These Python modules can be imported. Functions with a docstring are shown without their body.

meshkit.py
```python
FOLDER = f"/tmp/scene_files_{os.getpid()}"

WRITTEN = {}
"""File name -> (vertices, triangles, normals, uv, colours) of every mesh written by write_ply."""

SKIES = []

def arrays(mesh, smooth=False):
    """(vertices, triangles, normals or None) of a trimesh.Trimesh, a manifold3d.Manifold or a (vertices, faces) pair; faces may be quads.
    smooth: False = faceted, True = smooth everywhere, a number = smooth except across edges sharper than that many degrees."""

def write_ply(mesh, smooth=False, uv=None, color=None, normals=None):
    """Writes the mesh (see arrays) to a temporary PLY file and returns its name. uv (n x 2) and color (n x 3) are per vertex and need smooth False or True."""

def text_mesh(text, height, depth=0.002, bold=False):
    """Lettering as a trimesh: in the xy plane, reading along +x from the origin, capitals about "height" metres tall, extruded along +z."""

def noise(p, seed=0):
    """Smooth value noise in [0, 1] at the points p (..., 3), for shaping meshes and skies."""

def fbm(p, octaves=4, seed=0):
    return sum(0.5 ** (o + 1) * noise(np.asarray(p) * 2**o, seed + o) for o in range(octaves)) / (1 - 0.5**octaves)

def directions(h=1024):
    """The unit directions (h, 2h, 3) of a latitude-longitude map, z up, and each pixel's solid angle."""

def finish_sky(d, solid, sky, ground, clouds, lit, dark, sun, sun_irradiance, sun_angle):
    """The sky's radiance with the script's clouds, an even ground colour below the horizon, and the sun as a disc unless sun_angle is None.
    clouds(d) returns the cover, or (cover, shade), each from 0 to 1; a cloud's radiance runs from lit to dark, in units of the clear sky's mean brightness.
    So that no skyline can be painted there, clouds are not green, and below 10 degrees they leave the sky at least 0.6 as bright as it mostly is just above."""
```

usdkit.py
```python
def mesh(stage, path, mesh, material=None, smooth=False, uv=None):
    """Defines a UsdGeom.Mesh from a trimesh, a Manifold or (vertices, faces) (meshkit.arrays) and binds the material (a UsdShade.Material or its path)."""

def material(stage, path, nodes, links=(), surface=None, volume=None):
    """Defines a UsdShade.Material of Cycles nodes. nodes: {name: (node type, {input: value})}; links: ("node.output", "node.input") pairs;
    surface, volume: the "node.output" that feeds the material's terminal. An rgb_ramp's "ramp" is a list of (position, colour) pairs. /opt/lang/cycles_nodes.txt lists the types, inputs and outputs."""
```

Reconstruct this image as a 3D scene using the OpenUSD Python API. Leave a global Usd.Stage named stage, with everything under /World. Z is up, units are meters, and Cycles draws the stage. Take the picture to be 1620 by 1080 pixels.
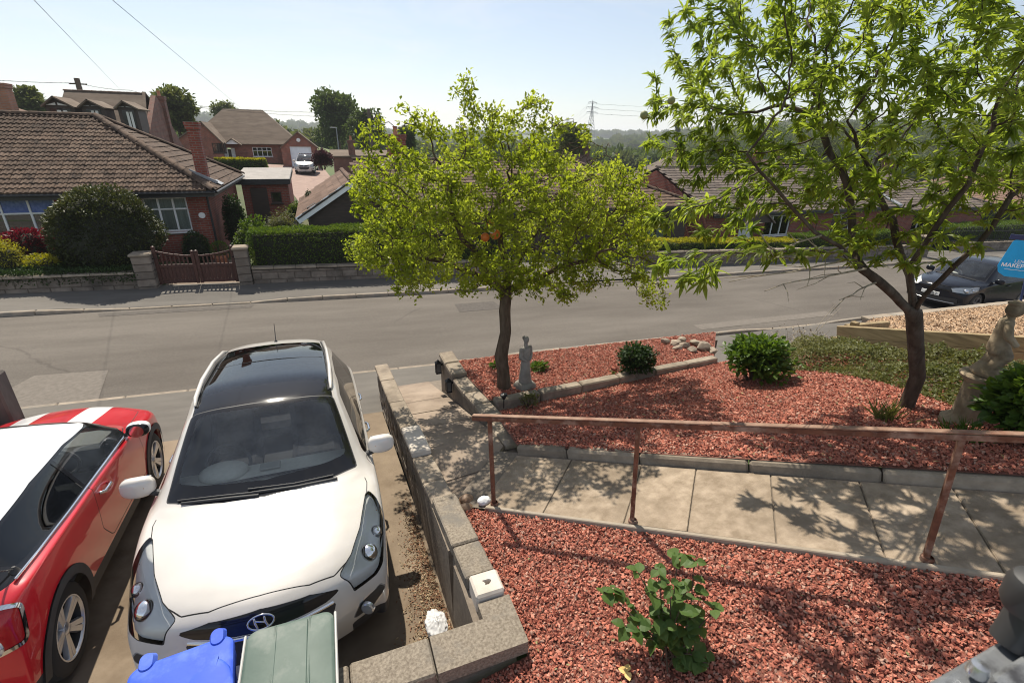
import math, random
import numpy as np
import trimesh, shapely
from shapely.geometry import Polygon, LineString, box as sbox
from scipy.spatial import cKDTree
import meshkit, usdkit
from pxr import Usd, UsdGeom, UsdShade, UsdLux, Sdf, Gf, Vt

stage = Usd.Stage.CreateInMemory()
UsdGeom.SetStageUpAxis(stage, UsdGeom.Tokens.z)
UsdGeom.SetStageMetersPerUnit(stage, 1.0)
UsdGeom.Xform.Define(stage, '/World')
UsdGeom.Scope.Define(stage, '/World/Looks')
T_ = Sdf.ValueTypeNames

# ------------------------------------------------------------------ camera, sky, sun, exposure
# world: x runs along the road to the right, y across the road away from the house, z up, metres
CAM = np.array([0.0, 0.0, 3.678])
HEAD, PITCH, ROLL, FPX = 0.372, 0.3945, 0.0183, 764.2      # FPX: focal length for a picture 1620 wide
def _axes():
    F = np.array([0, math.cos(PITCH), -math.sin(PITCH)]); R = np.array([1.0, 0, 0]); U = np.cross(R, F)
    R2 = math.cos(ROLL) * R + math.sin(ROLL) * U; U2 = -math.sin(ROLL) * R + math.cos(ROLL) * U
    e = np.array([math.cos(HEAD), math.sin(HEAD), 0]); n = np.array([-math.sin(HEAD), math.cos(HEAD), 0]); z = np.array([0, 0, 1.0])
    return [np.array([a @ e, a @ n, a @ z]) for a in (F, R2, U2)]
CF, CR, CU = _axes()
cam = UsdGeom.Camera.Define(stage, '/World/camera')
cam.CreateHorizontalApertureAttr(36.0); cam.CreateVerticalApertureAttr(36.0 * 682 / 1024)
cam.CreateFocalLengthAttr(36.0 * FPX / 1620)
cam.CreateClippingRangeAttr(Gf.Vec2f(0.05, 20000))
cam.CreateFStopAttr(4.5); cam.CreateFocusDistanceAttr(6.0)
cam.CreateExposureAttr(0.75)
m4 = Gf.Matrix4d(*CR, 0, *CU, 0, *(-CF), 0, *CAM, 1)
UsdGeom.Xformable(cam).AddTransformOp().Set(m4)

SUN = np.array([-0.05, 0.59, 0.805]); SUN /= np.linalg.norm(SUN)
sky_mat = usdkit.material(stage, '/World/Looks/sky', {
    "tc": ("texture_coordinate", {}),
    "map": ("mapping", {"scale": (1.0, 1.0, 4.5)}),
    "n": ("noise_texture", {"scale": 2.6, "detail": 6.0, "roughness": 0.62, "distortion": 0.6}),
    "r": ("rgb_ramp", {"ramp": [(0.0, (0.20, 0.20, 0.20)), (0.48, (0.22, 0.22, 0.22)), (0.72, (0.55, 0.55, 0.55)), (1.0, (0.75, 0.75, 0.75))]}),
    "s": ("sky_texture", {"sky_type": "single_scattering", "sun_disc": False, "sun_elevation": math.asin(SUN[2]),
                          "sun_rotation": math.atan2(SUN[0], SUN[1]), "air_density": 1.0, "aerosol_density": 0.8, "ozone_density": 1.0, "altitude": 100.0}),
    "m": ("mix_color", {"b": (7.6, 7.6, 7.5), "use_clamp": False}),
    "b": ("background_shader", {"strength": 0.075}),
}, [("tc.generated", "map.vector"), ("map.vector", "n.vector"), ("n.fac", "r.fac"), ("r.color", "m.fac"), ("s.color", "m.a"), ("m.result", "b.color")], surface="b.background")
dome = UsdLux.DomeLight.Define(stage, '/World/sky')
dome.GetPrim().SetCustomDataByKey('kind', 'structure')
UsdShade.MaterialBindingAPI.Apply(dome.GetPrim()).Bind(sky_mat)
sun = UsdLux.DistantLight.Define(stage, '/World/sun')
sun.CreateNormalizeAttr(True); sun.CreateIntensityAttr(1.1); sun.CreateAngleAttr(0.53); sun.CreateColorAttr(Gf.Vec3f(1.0, 0.925, 0.80))
_z = SUN; _x = np.cross([0, 1, 0], _z); _x /= np.linalg.norm(_x); _y = np.cross(_z, _x)
UsdGeom.Xformable(sun).AddTransformOp().Set(Gf.Matrix4d(*_x, 0, *_y, 0, *_z, 0, 0, 0, 50, 1))
# ------------------------------------------------------------------ helpers
def px_ray(u, v):
    return CF * FPX + CR * (u - 810) - CU * (v - 540)
def at_y(u, v, y):
    d = px_ray(u, v); return CAM + d * (y / d[1])
def at_x(u, v, x):
    d = px_ray(u, v); return CAM + d * (x / d[0])
def at_z(u, v, z):
    d = px_ray(u, v); return CAM + d * ((z - CAM[2]) / d[2])

_used = {}
def numbered(parent, name):
    k = _used.get((parent, name), 0); _used[(parent, name)] = k + 1
    return f"{parent}/{name}" if k == 0 else f"{parent}/{name}_{k:03d}"

def norm_of(v, f):
    n = np.zeros_like(v); c = np.cross(v[f[:, 1]] - v[f[:, 0]], v[f[:, 2]] - v[f[:, 0]])
    for k in range(3): np.add.at(n, f[:, k], c)
    return n / np.maximum(np.linalg.norm(n, axis=1, keepdims=True), 1e-12)

def put(path, mesh, mat, smooth=False, normals=None):
    if normals is not None:
        v, f = mesh
        m = UsdGeom.Mesh.Define(stage, path)
        m.CreatePointsAttr(Vt.Vec3fArray.FromNumpy(np.ascontiguousarray(v, np.float32)))
        m.CreateFaceVertexCountsAttr(Vt.IntArray.FromNumpy(np.full(len(f), 3, np.int32)))
        m.CreateFaceVertexIndicesAttr(Vt.IntArray.FromNumpy(np.ascontiguousarray(f, np.int32).ravel()))
        m.CreateSubdivisionSchemeAttr("none")
        m.CreateNormalsAttr(Vt.Vec3fArray.FromNumpy(np.ascontiguousarray(normals, np.float32))); m.SetNormalsInterpolation("vertex")
        UsdShade.MaterialBindingAPI.Apply(m.GetPrim()).Bind(mat)
        return m
    return usdkit.mesh(stage, path, mesh, mat, smooth)

class Thing:
    """A top-level thing: an Xform at its base whose children are its parts (given in world coordinates unless local=True)."""
    def __init__(s, name, label, cat, loc=(0, 0, 0), rz=0.0, group=None, kind=None):
        s.path = numbered('/World', name); s.loc = np.array(loc, float); s.rz = rz; s.kids = []
        x = UsdGeom.Xform.Define(stage, s.path); s.prim = x.GetPrim()
        x.AddTranslateOp().Set(Gf.Vec3d(*map(float, loc)))
        if rz: x.AddRotateZOp().Set(math.degrees(rz))
        for k, t in (('label', label), ('category', cat), ('group', group), ('kind', kind)):
            if t: s.prim.SetCustomDataByKey(k, t)
    def loc2(s, v, local):
        v = np.asarray(v, float)
        if local: return v
        v = v - s.loc
        if s.rz:
            c, q = math.cos(-s.rz), math.sin(-s.rz); v = np.stack([v[:, 0] * c - v[:, 1] * q, v[:, 0] * q + v[:, 1] * c, v[:, 2]], 1)
        return v
    def add(s, name, mesh, mat, smooth=False, under=None, label=None, kind=None, local=False, normals=None):
        v, f = VF(mesh)
        p = numbered(under if under else s.path, name)
        m = put(p, (s.loc2(v, local), f), mat, smooth, normals)
        if label: m.GetPrim().SetCustomDataByKey('label', label)
        if kind: m.GetPrim().SetCustomDataByKey('kind', kind)
        return p
    def pieces(s, name, meshes, mats, limit=300, under=None, smooth=False, seed=0, rest=None):
        """Each piece a part of its own; past the limit the ones nearest the camera, the rest joined as one stuff part."""
        rr = np.random.default_rng(seed)
        mats = mats if isinstance(mats, (list, tuple)) else [mats]
        cen = np.array([VF(m)[0].mean(0) for m in meshes]); far = np.argsort(np.linalg.norm(cen - CAM, axis=1))
        pick = rr.integers(0, len(mats), len(meshes))
        for i in far[:limit]: s.add(name, meshes[i], mats[pick[i]], smooth, under)
        if len(meshes) > limit:
            s.add(rest or ('further_' + name + 's'), J([meshes[i] for i in far[limit:]]), mats[0], smooth, under, kind='stuff')
def single(name, mesh, mat, label, cat, smooth=False, group=None, kind=None):
    p = numbered('/World', name); m = put(p, VF(mesh), mat, smooth)
    for k, t in (('label', label), ('category', cat), ('group', group), ('kind', kind)):
        if t: m.GetPrim().SetCustomDataByKey(k, t)
    return p
def struct(name, mesh, mat, smooth=False):
    p = numbered('/World', name); m = put(p, VF(mesh), mat, smooth); m.GetPrim().SetCustomDataByKey('kind', 'structure'); return p
def struct_group(name):
    t = Thing(name, None, None, kind='structure'); return t
def copy_of(src, name, loc, rz, label, group=None, scale=None):
    """A copy of a thing with its parts (an instance of the first one)."""
    path = numbered('/World', name); x = UsdGeom.Xform.Define(stage, path); p = x.GetPrim()
    p.GetReferences().AddInternalReference(src.path)
    x.ClearXformOpOrder(); x.AddTranslateOp().Set(Gf.Vec3d(*map(float, loc)))
    x.AddRotateZOp().Set(math.degrees(rz))
    if scale: x.AddScaleOp().Set(Gf.Vec3f(*scale))
    p.SetCustomDataByKey('label', label)
    if group: p.SetCustomDataByKey('group', group)
    p.SetInstanceable(True); return p

def VF(m):
    if isinstance(m, trimesh.Trimesh): return np.asarray(m.vertices), np.asarray(m.faces)
    if hasattr(m, 'to_mesh'):
        q = m.to_mesh(); return np.asarray(q.vert_properties[:, :3], float), np.asarray(q.tri_verts)
    v, f = np.asarray(m[0], float), np.asarray(m[1], int)
    if f.ndim == 2 and f.shape[1] == 4: f = np.vstack([f[:, [0, 1, 2]], f[:, [0, 2, 3]]])
    return v, f
def J(ms):
    vs, fs, o = [], [], 0
    for m in ms:
        v, f = VF(m); vs.append(v); fs.append(f + o); o += len(v)
    return np.vstack(vs), np.vstack(fs)
def tf(m, rot=None, loc=(0, 0, 0), scale=None):
    v, f = VF(m)
    if scale is not None: v = v * np.asarray(scale, float)
    if rot is not None: v = v @ np.asarray(rot).T
    return v + np.asarray(loc, float), f
def rx(a): c, s = math.cos(a), math.sin(a); return np.array([[1, 0, 0], [0, c, -s], [0, s, c]])
def ry(a): c, s = math.cos(a), math.sin(a); return np.array([[c, 0, s], [0, 1, 0], [-s, 0, c]])
def rz(a): c, s = math.cos(a), math.sin(a); return np.array([[c, -s, 0], [s, c, 0], [0, 0, 1]])

_S = np.array([(a, b, c) for a in (-1, 1) for b in (-1, 1) for c in (-1, 1)], float)
def _chamfer_faces():
    v = np.vstack([_S * np.where(np.arange(3) == k, 1.0, 0.8) for k in range(3)])
    h = trimesh.convex.convex_hull(v); _, idx = cKDTree(v).query(h.vertices)
    return idx[h.faces]
_CHF = _chamfer_faces()
_CUBE = (_S, trimesh.convex.convex_hull(_S).faces.copy())
_h = trimesh.convex.convex_hull(_S); _, _i = cKDTree(_S).query(_h.vertices); _CUBE = (_S, _i[_h.faces])
def box(c, s, ch=0.0, rot=None):
    """Box of full size s centred at c, its edges chamfered by ch."""
    s = np.asarray(s, float) / 2
    if ch <= 0: v, f = _CUBE[0] * s, _CUBE[1]
    else:
        ch = min(ch, s.min() * 0.9)
        v = np.vstack([_S * np.where(np.arange(3) == k, s, s - ch) for k in range(3)]); f = _CHF
    return tf((v, f), rot, c)
def box2(lo, hi, ch=0.0):
    lo, hi = np.asarray(lo, float), np.asarray(hi, float); return box((lo + hi) / 2, hi - lo, ch)
def frame_of(d, up=(0, 0, 1)):
    d = np.asarray(d, float); d = d / np.linalg.norm(d); up = np.asarray(up, float)
    if abs(d @ up) > 0.999: up = np.array([0, 1.0, 0])
    s = np.cross(up, d); s /= np.linalg.norm(s); return np.stack([d, s, np.cross(d, s)], 1)
def beam(p, q, w, h, ch=0.0, up=(0, 0, 1)):
    p, q = np.asarray(p, float), np.asarray(q, float); L = np.linalg.norm(q - p)
    return box((p + q) / 2, (L, w, h), ch, frame_of(q - p, up))
def tube(P, r, n=8, cap=True):
    P = np.asarray(P, float); m = len(P); r = np.broadcast_to(np.asarray(r, float), (m,))
    d = np.gradient(P, axis=0); d /= np.maximum(np.linalg.norm(d, axis=1, keepdims=True), 1e-9)
    s = np.cross(d[0], [0, 0, 1.0]) if abs(d[0][2]) < 0.9 else np.cross(d[0], [1.0, 0, 0]); V = []
    t = np.arange(n) / n * 2 * np.pi
    for i in range(m):
        s = s - d[i] * (s @ d[i]); s /= np.linalg.norm(s); b = np.cross(d[i], s)
        V.append(P[i] + r[i] * (np.cos(t)[:, None] * s + np.sin(t)[:, None] * b))
    V = np.vstack(V); i = np.arange(m - 1)[:, None] * n; j = np.arange(n)[None]; k = (j + 1) % n
    F = np.stack([i + j, i + k, i + n + k, i + n + j], -1).reshape(-1, 4); F = np.vstack([F[:, [0, 1, 2]], F[:, [0, 2, 3]]])
    if cap:
        V = np.vstack([V, P[0], P[-1]]); a, e = len(V) - 2, len(V) - 1; jj, kk = np.arange(n), (np.arange(n) + 1) % n
        F = np.vstack([F, np.stack([np.full(n, a), kk, jj], 1), np.stack([np.full(n, e), (m - 1) * n + jj, (m - 1) * n + kk], 1)])
    return V, F
def cyl(p, q, r0, r1=None, n=12): return tube([p, q], [r0, r0 if r1 is None else r1], n)
def lathe(prof, n=20, c=(0, 0, 0), ax=(0, 0, 1)):
    """Revolves (radius, height) pairs about the axis."""
    prof = np.asarray(prof, float); m = len(prof); t = np.arange(n) / n * 2 * np.pi
    V = np.stack([prof[:, 0, None] * np.cos(t), prof[:, 0, None] * np.sin(t), np.repeat(prof[:, 1, None], n, 1)], -1).reshape(-1, 3)
    i = np.arange(m - 1)[:, None] * n; j = np.arange(n)[None]; k = (j + 1) % n
    F = np.stack([i + j, i + k, i + n + k, i + n + j], -1).reshape(-1, 4); F = np.vstack([F[:, [0, 1, 2]], F[:, [0, 2, 3]]])
    if tuple(ax) != (0, 0, 1):
        fr = frame_of(ax); V = V @ np.stack([fr[:, 1], fr[:, 2], fr[:, 0]], 1).T
    return V + np.asarray(c, float), F
def ball(c, r, sub=2, noise=0.0, seed=0, ns=3.0):
    s = trimesh.creation.icosphere(subdivisions=sub); v = s.vertices.copy()
    if noise: v *= (1 + noise * (2 * meshkit.fbm(v * ns + seed * 7.3, 3, seed) - 1))[:, None]
    return v * np.asarray(r) + np.asarray(c), s.faces.copy()
def prism(poly, h, o=(0, 0, 0), ax=None):
    """Extrudes a 2-D polygon (shapely or points) by h; ax: 3x3 whose columns are the polygon's x, y and extrusion directions."""
    if not hasattr(poly, 'geom_type'): poly = Polygon(poly)
    gs = list(getattr(poly, 'geoms', [poly])); v, f = J([trimesh.creation.extrude_polygon(g, h, engine='earcut') for g in gs])
    if ax is not None:
        ax = np.asarray(ax, float); v = v @ ax.T
        if np.linalg.det(ax) < 0: f = f[:, ::-1]
    return v + np.asarray(o, float), f
XZ = np.array([[1, 0, 0], [0, 0, 1], [0, 1, 0]], float).T   # polygon x -> x, polygon y -> z, extrusion -> +y
YZ = np.array([[0, 1, 0], [0, 0, 1], [1, 0, 0]], float).T   # polygon x -> y, polygon y -> z, extrusion -> +x
def grid_mesh(xs, ys, zf):
    X, Y = np.meshgrid(xs, ys, indexing='ij'); Z = zf(X, Y); n, m = X.shape
    i = np.arange(n - 1)[:, None] * m; j = np.arange(m - 1)[None]
    F = np.stack([i + j, i + m + j, i + m + j + 1, i + j + 1], -1).reshape(-1, 4)
    return np.stack([X, Y, Z], -1).reshape(-1, 3), np.vstack([F[:, [0, 1, 2]], F[:, [0, 2, 3]]])
def sheet(poly, zf, step, zoff=0.0):
    """A triangulated sheet over a polygon of the ground plan, laid on zf(x, y)."""
    poly = poly if hasattr(poly, 'geom_type') else Polygon(poly)
    x0, y0, x1, y1 = poly.bounds; out = []
    for a in np.arange(x0, x1, step):
        for b in np.arange(y0, y1, step):
            g = poly.intersection(sbox(a, b, a + step, b + step))
            for q in getattr(g, 'geoms', [g]):
                if q.geom_type == 'Polygon' and q.area > 1e-6:
                    if abs(q.area - step * step) < 1e-9: out.append((np.array([(a, b), (a + step, b), (a + step, b + step), (a, b + step)]), np.array([[0, 1, 2], [0, 2, 3]])))
                    else: out.append(trimesh.creation.triangulate_polygon(q, engine='earcut'))
    vs, fs, o = [], [], 0
    for v, f in out: vs.append(v); fs.append(np.asarray(f) + o); o += len(v)
    v = np.vstack(vs); f = np.vstack(fs); v3 = np.column_stack([v, zf(v[:, 0], v[:, 1]) + zoff])
    c = np.cross(v3[f[:, 1]] - v3[f[:, 0]], v3[f[:, 2]] - v3[f[:, 0]])[:, 2]; f[c < 0] = f[c < 0][:, ::-1]
    return v3, f

# ------------------------------------------------------------------ materials
def mat(name, col, col2=None, scale=6.0, detail=4.0, rough=0.7, bump=0.0, bscale=None, bdist=0.01, spec=0.5, metal=0.0, coat=0.0, rnd=0.0, lo=0.35, hi=0.65, col3=None, stretch=None, trans=0.0, rscale=None, isl=False):
    """Procedural material: noise between two colours (and blotches of a third), bump, variation per object (or per loose piece)."""
    N = {"g": ("texture_coordinate", {}), "p": ("principled_bsdf", {"roughness": rough, "metallic": metal, "coat_weight": coat, "specular_ior_level": spec})}; L = []
    vec = "g.object"
    if stretch: N["map"] = ("mapping", {"scale": stretch}); L += [("g.object", "map.vector")]; vec = "map.vector"
    N["n"] = ("noise_texture", {"scale": scale, "detail": detail, "roughness": 0.6}); L += [(vec, "n.vector")]
    N["r"] = ("rgb_ramp", {"ramp": [(lo, col), (hi, col2 or col)]}); L += [("n.fac", "r.fac")]; out = "r.color"
    if col3:
        N["n3"] = ("noise_texture", {"scale": rscale or scale * 0.27, "detail": 5.0, "roughness": 0.65}); N["r3"] = ("rgb_ramp", {"ramp": [(0.5, (0, 0, 0)), (0.68, (1, 1, 1))]})
        N["m3"] = ("mix_color", {"b": col3}); L += [(vec, "n3.vector"), ("n3.fac", "r3.fac"), ("r3.color", "m3.fac"), (out, "m3.a")]; out = "m3.result"
    if rnd:
        N["oi"] = ("geometry", {}) if isl else ("object_info", {})
        N["mr"] = ("map_range", {"from_min": 0.0, "from_max": 1.0, "to_min": 1 - rnd, "to_max": 1 + rnd})
        N["hs"] = ("hsv", {"saturation": 1.0, "fac": 1.0, "hue": 0.5})
        L += [("oi.random_per_island" if isl else "oi.random", "mr.value"), ("mr.result", "hs.value"), (out, "hs.color")]; out = "hs.color"
    L += [(out, "p.base_color")]
    if bump:
        N["bn"] = ("noise_texture", {"scale": bscale or scale * 4, "detail": 6.0, "roughness": 0.65}); N["b"] = ("bump", {"strength": bump, "distance": bdist})
        L += [(vec, "bn.vector"), ("bn.fac", "b.height"), ("b.normal", "p.normal")]
    surf = "p.BSDF"
    if trans:
        N["t"] = ("translucent_bsdf", {}); N["mc"] = ("mix_closure", {"fac": trans}); L += [("p.BSDF", "mc.closure1"), ("t.BSDF", "mc.closure2")]
        N["tc"] = ("hsv", {"saturation": 1.1, "value": 1.9, "hue": 0.485, "fac": 1.0}); L += [(out, "tc.color"), ("tc.color", "t.color")]; surf = "mc.closure"
    return usdkit.material(stage, '/World/Looks/' + name, N, L, surface=surf)
def leafmat(name, col, col2, trans=0.35, rough=0.42, spec=0.45, rnd=0.35):
    rough, spec = rough + 0.12, spec * 0.6
    return mat(name, col, col2, scale=0.9, detail=2.0, rough=rough, spec=spec, rnd=rnd, isl=True, trans=trans)
def brickmat(name, c1, c2, mortar, width=0.225, height=0.075, joint=0.011, bump=0.5):
    N = {"g": ("geometry", {}), "s": ("separate_xyz", {}), "a": ("math", {"math_type": "add"}), "c": ("combine_xyz", {}),
         "b": ("brick_texture", {"scale": 1.0, "brick_width": width, "row_height": height, "mortar_size": joint, "mortar_smooth": 0.15, "color1": c1, "color2": c2, "mortar": mortar, "bias": 0.0}),
         "n": ("noise_texture", {"scale": 2.2, "detail": 5.0}), "nr": ("rgb_ramp", {"ramp": [(0.3, (0.72, 0.72, 0.72)), (0.7, (1.15, 1.12, 1.1))]}),
         "m": ("mix_color", {"blend_type": "multiply", "fac": 1.0, "use_clamp": False}), "p": ("principled_bsdf", {"roughness": 0.85, "specular_ior_level": 0.25}),
         "iv": ("invert", {}), "bp": ("bump", {"strength": bump, "distance": 0.012})}
    L = [("g.position", "s.vector"), ("s.x", "a.value1"), ("s.y", "a.value2"), ("a.value", "c.x"), ("s.z", "c.y"), ("c.vector", "b.vector"), ("g.position", "n.vector"), ("n.fac", "nr.fac"),
         ("b.color", "m.a"), ("nr.color", "m.b"), ("m.result", "p.base_color"), ("b.fac", "iv.color"), ("iv.color", "bp.height"), ("bp.normal", "p.normal")]
    return usdkit.material(stage, '/World/Looks/' + name, N, L, surface="p.BSDF")
def glassmat(name, tint=(0.85, 0.9, 0.9), ior=1.5, rough=0.0, extra=0.0):
    N = {"t": ("transparent_bsdf", {"color": tint}), "g": ("glossy_bsdf", {"color": (1, 1, 1), "roughness": rough}), "f": ("fresnel", {"IOR": ior}), "m": ("mix_closure", {})}
    L = [("t.BSDF", "m.closure1"), ("g.BSDF", "m.closure2")]
    if extra:
        N["a"] = ("math", {"math_type": "add", "value2": extra, "use_clamp": True}); L += [("f.fac", "a.value1"), ("a.value", "m.fac")]
    else: L += [("f.fac", "m.fac")]
    return usdkit.material(stage, '/World/Looks/' + name, N, L, surface="m.closure")
def plain(name, col, rough=0.5, metal=0.0, coat=0.0, spec=0.5):
    return usdkit.material(stage, '/World/Looks/' + name, {"n": ("noise_texture", {"scale": 3.0, "detail": 3.0}), "r": ("rgb_ramp", {"ramp": [(0.3, tuple(c * 0.92 for c in col)), (0.7, tuple(min(1, c * 1.04) for c in col))]}),
        "p": ("principled_bsdf", {"roughness": rough, "metallic": metal, "coat_weight": coat, "specular_ior_level": spec})}, [("n.fac", "r.fac"), ("r.color", "p.base_color")], surface="p.BSDF")
# ------------------------------------------------------------------ materials of the setting
M = {}
M['asphalt'] = usdkit.material(stage, '/World/Looks/asphalt', {
    "g": ("geometry", {}), "st": ("mapping", {"scale": (0.30, 1.5, 1.0)}), "big": ("noise_texture", {"scale": 0.7, "detail": 8.0, "roughness": 0.6}), "r1": ("rgb_ramp", {"ramp": [(0.30, (0.086, 0.074, 0.062)), (0.52, (0.112, 0.098, 0.083)), (0.72, (0.140, 0.123, 0.105))]}),
    "fine": ("noise_texture", {"scale": 38.0, "detail": 4.0, "roughness": 0.75}), "r2": ("rgb_ramp", {"ramp": [(0.3, (0.70, 0.70, 0.70)), (0.5, (1.0, 1.0, 1.0)), (0.72, (1.35, 1.33, 1.3))]}), "m2": ("mix_color", {"blend_type": "multiply", "fac": 0.8, "use_clamp": False}),
    "wn": ("noise_texture", {"scale": 1.3, "detail": 5.0, "roughness": 0.6}), "wm": ("mix_color", {"fac": 0.30}), "vo": ("voronoi_texture", {"feature": "distance_to_edge", "scale": 0.33}), "vr": ("rgb_ramp", {"ramp": [(0.0, (0.72, 0.72, 0.72)), (0.004, (0.82, 0.82, 0.82)), (0.009, (1, 1, 1))]}),
    "mk": ("noise_texture", {"scale": 0.22, "detail": 2.0}), "mr": ("rgb_ramp", {"ramp": [(0.56, (0, 0, 0)), (0.64, (1, 1, 1))]}), "m3": ("mix_color", {"blend_type": "multiply", "use_clamp": False}),
    "ag": ("noise_texture", {"scale": 90.0, "detail": 3.0, "roughness": 0.7}), "bp": ("bump", {"strength": 0.4, "distance": 0.006}), "p": ("principled_bsdf", {"roughness": 0.86, "specular_ior_level": 0.22})},
    [("g.position", "st.vector"), ("st.vector", "big.vector"), ("big.fac", "r1.fac"), ("g.position", "fine.vector"), ("fine.fac", "r2.fac"), ("r1.color", "m2.a"), ("r2.color", "m2.b"), ("g.position", "wn.vector"), ("g.position", "wm.a"), ("wn.color", "wm.b"), ("wm.result", "vo.vector"), ("vo.distance", "vr.fac"),
     ("g.position", "mk.vector"), ("mk.fac", "mr.fac"), ("mr.color", "m3.fac"), ("m2.result", "m3.a"), ("vr.color", "m3.b"), ("m3.result", "p.base_color"), ("g.position", "ag.vector"), ("ag.fac", "bp.height"), ("bp.normal", "p.normal")], surface="p.BSDF")
M['footway'] = mat('footway_tarmac', (0.110, 0.100, 0.088), (0.150, 0.137, 0.120), scale=1.2, detail=9, rough=0.9, bump=0.35, bscale=60, bdist=0.006, spec=0.2, col3=(0.092, 0.084, 0.075), stretch=(0.5, 1.5, 1))
M['kerb'] = mat('kerb_concrete', (0.21, 0.175, 0.135), (0.30, 0.25, 0.195), scale=5, rough=0.9, bump=0.3, bscale=50, spec=0.2, rnd=0.12, col3=(0.2, 0.185, 0.16))
M['drive'] = mat('drive_concrete', (0.145, 0.110, 0.077), (0.225, 0.176, 0.125), scale=1.6, detail=8, rough=0.92, bump=0.45, bscale=45, bdist=0.008, spec=0.2, col3=(0.115, 0.083, 0.055), rscale=0.9)
M['slab'] = mat('paving_slab', (0.25, 0.205, 0.155), (0.34, 0.285, 0.22), scale=2.2, detail=9, rough=0.9, bump=0.35, bscale=60, bdist=0.005, spec=0.2, rnd=0.10, col3=(0.25, 0.222, 0.185), rscale=1.3)
M['slab_agg'] = mat('paving_slab_aggregate', (0.205, 0.158, 0.112), (0.335, 0.268, 0.20), scale=9, detail=9, rough=0.9, bump=0.55, bscale=85, bdist=0.006, spec=0.2, rnd=0.09, col3=(0.18, 0.14, 0.10), rscale=1.1)
M['slab_pink'] = mat('paving_slab_pink', (0.215, 0.168, 0.128), (0.295, 0.235, 0.182), scale=2.2, detail=9, rough=0.9, bump=0.35, bscale=60, bdist=0.005, spec=0.2, rnd=0.08, col3=(0.17, 0.13, 0.10), rscale=1.3)
M['soil'] = mat('soil', (0.075, 0.05, 0.035), (0.13, 0.09, 0.06), scale=5, detail=8, rough=0.95, bump=0.6, bscale=30, bdist=0.02)
M['gravel_base'] = mat('gravel_bed_base', (0.15, 0.055, 0.038), (0.24, 0.095, 0.065), scale=45, detail=4, rough=0.95, bump=0.9, bscale=60, bdist=0.02)
M['stone_cop'] = mat('coping_stone', (0.21, 0.172, 0.13), (0.31, 0.258, 0.20), scale=7, detail=9, rough=0.92, bump=0.5, bscale=70, bdist=0.006, spec=0.2, rnd=0.14, col3=(0.165, 0.135, 0.105), rscale=2.5)
M['stone_grey'] = mat('coping_aggregate', (0.145, 0.12, 0.092), (0.275, 0.235, 0.185), scale=60, detail=7, rough=0.92, bump=0.6, bscale=120, bdist=0.005, spec=0.2, rnd=0.1, col3=(0.155, 0.14, 0.12), rscale=3)
M['stone_white'] = mat('coping_white', (0.47, 0.42, 0.36), (0.58, 0.525, 0.46), scale=6, rough=0.85, bump=0.10, bscale=40, bdist=0.004, spec=0.25, col3=(0.43, 0.38, 0.32))
M['wallstone'] = mat('wall_stone', (0.13, 0.11, 0.09), (0.24, 0.20, 0.16), scale=6, detail=9, rough=0.92, bump=0.7, bscale=25, bdist=0.012, spec=0.2, rnd=0.25, col3=(0.09, 0.078, 0.066), rscale=3)
M['mortar'] = mat('mortar', (0.13, 0.105, 0.08), (0.19, 0.155, 0.12), scale=12, rough=0.95, bump=0.4)
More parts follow.
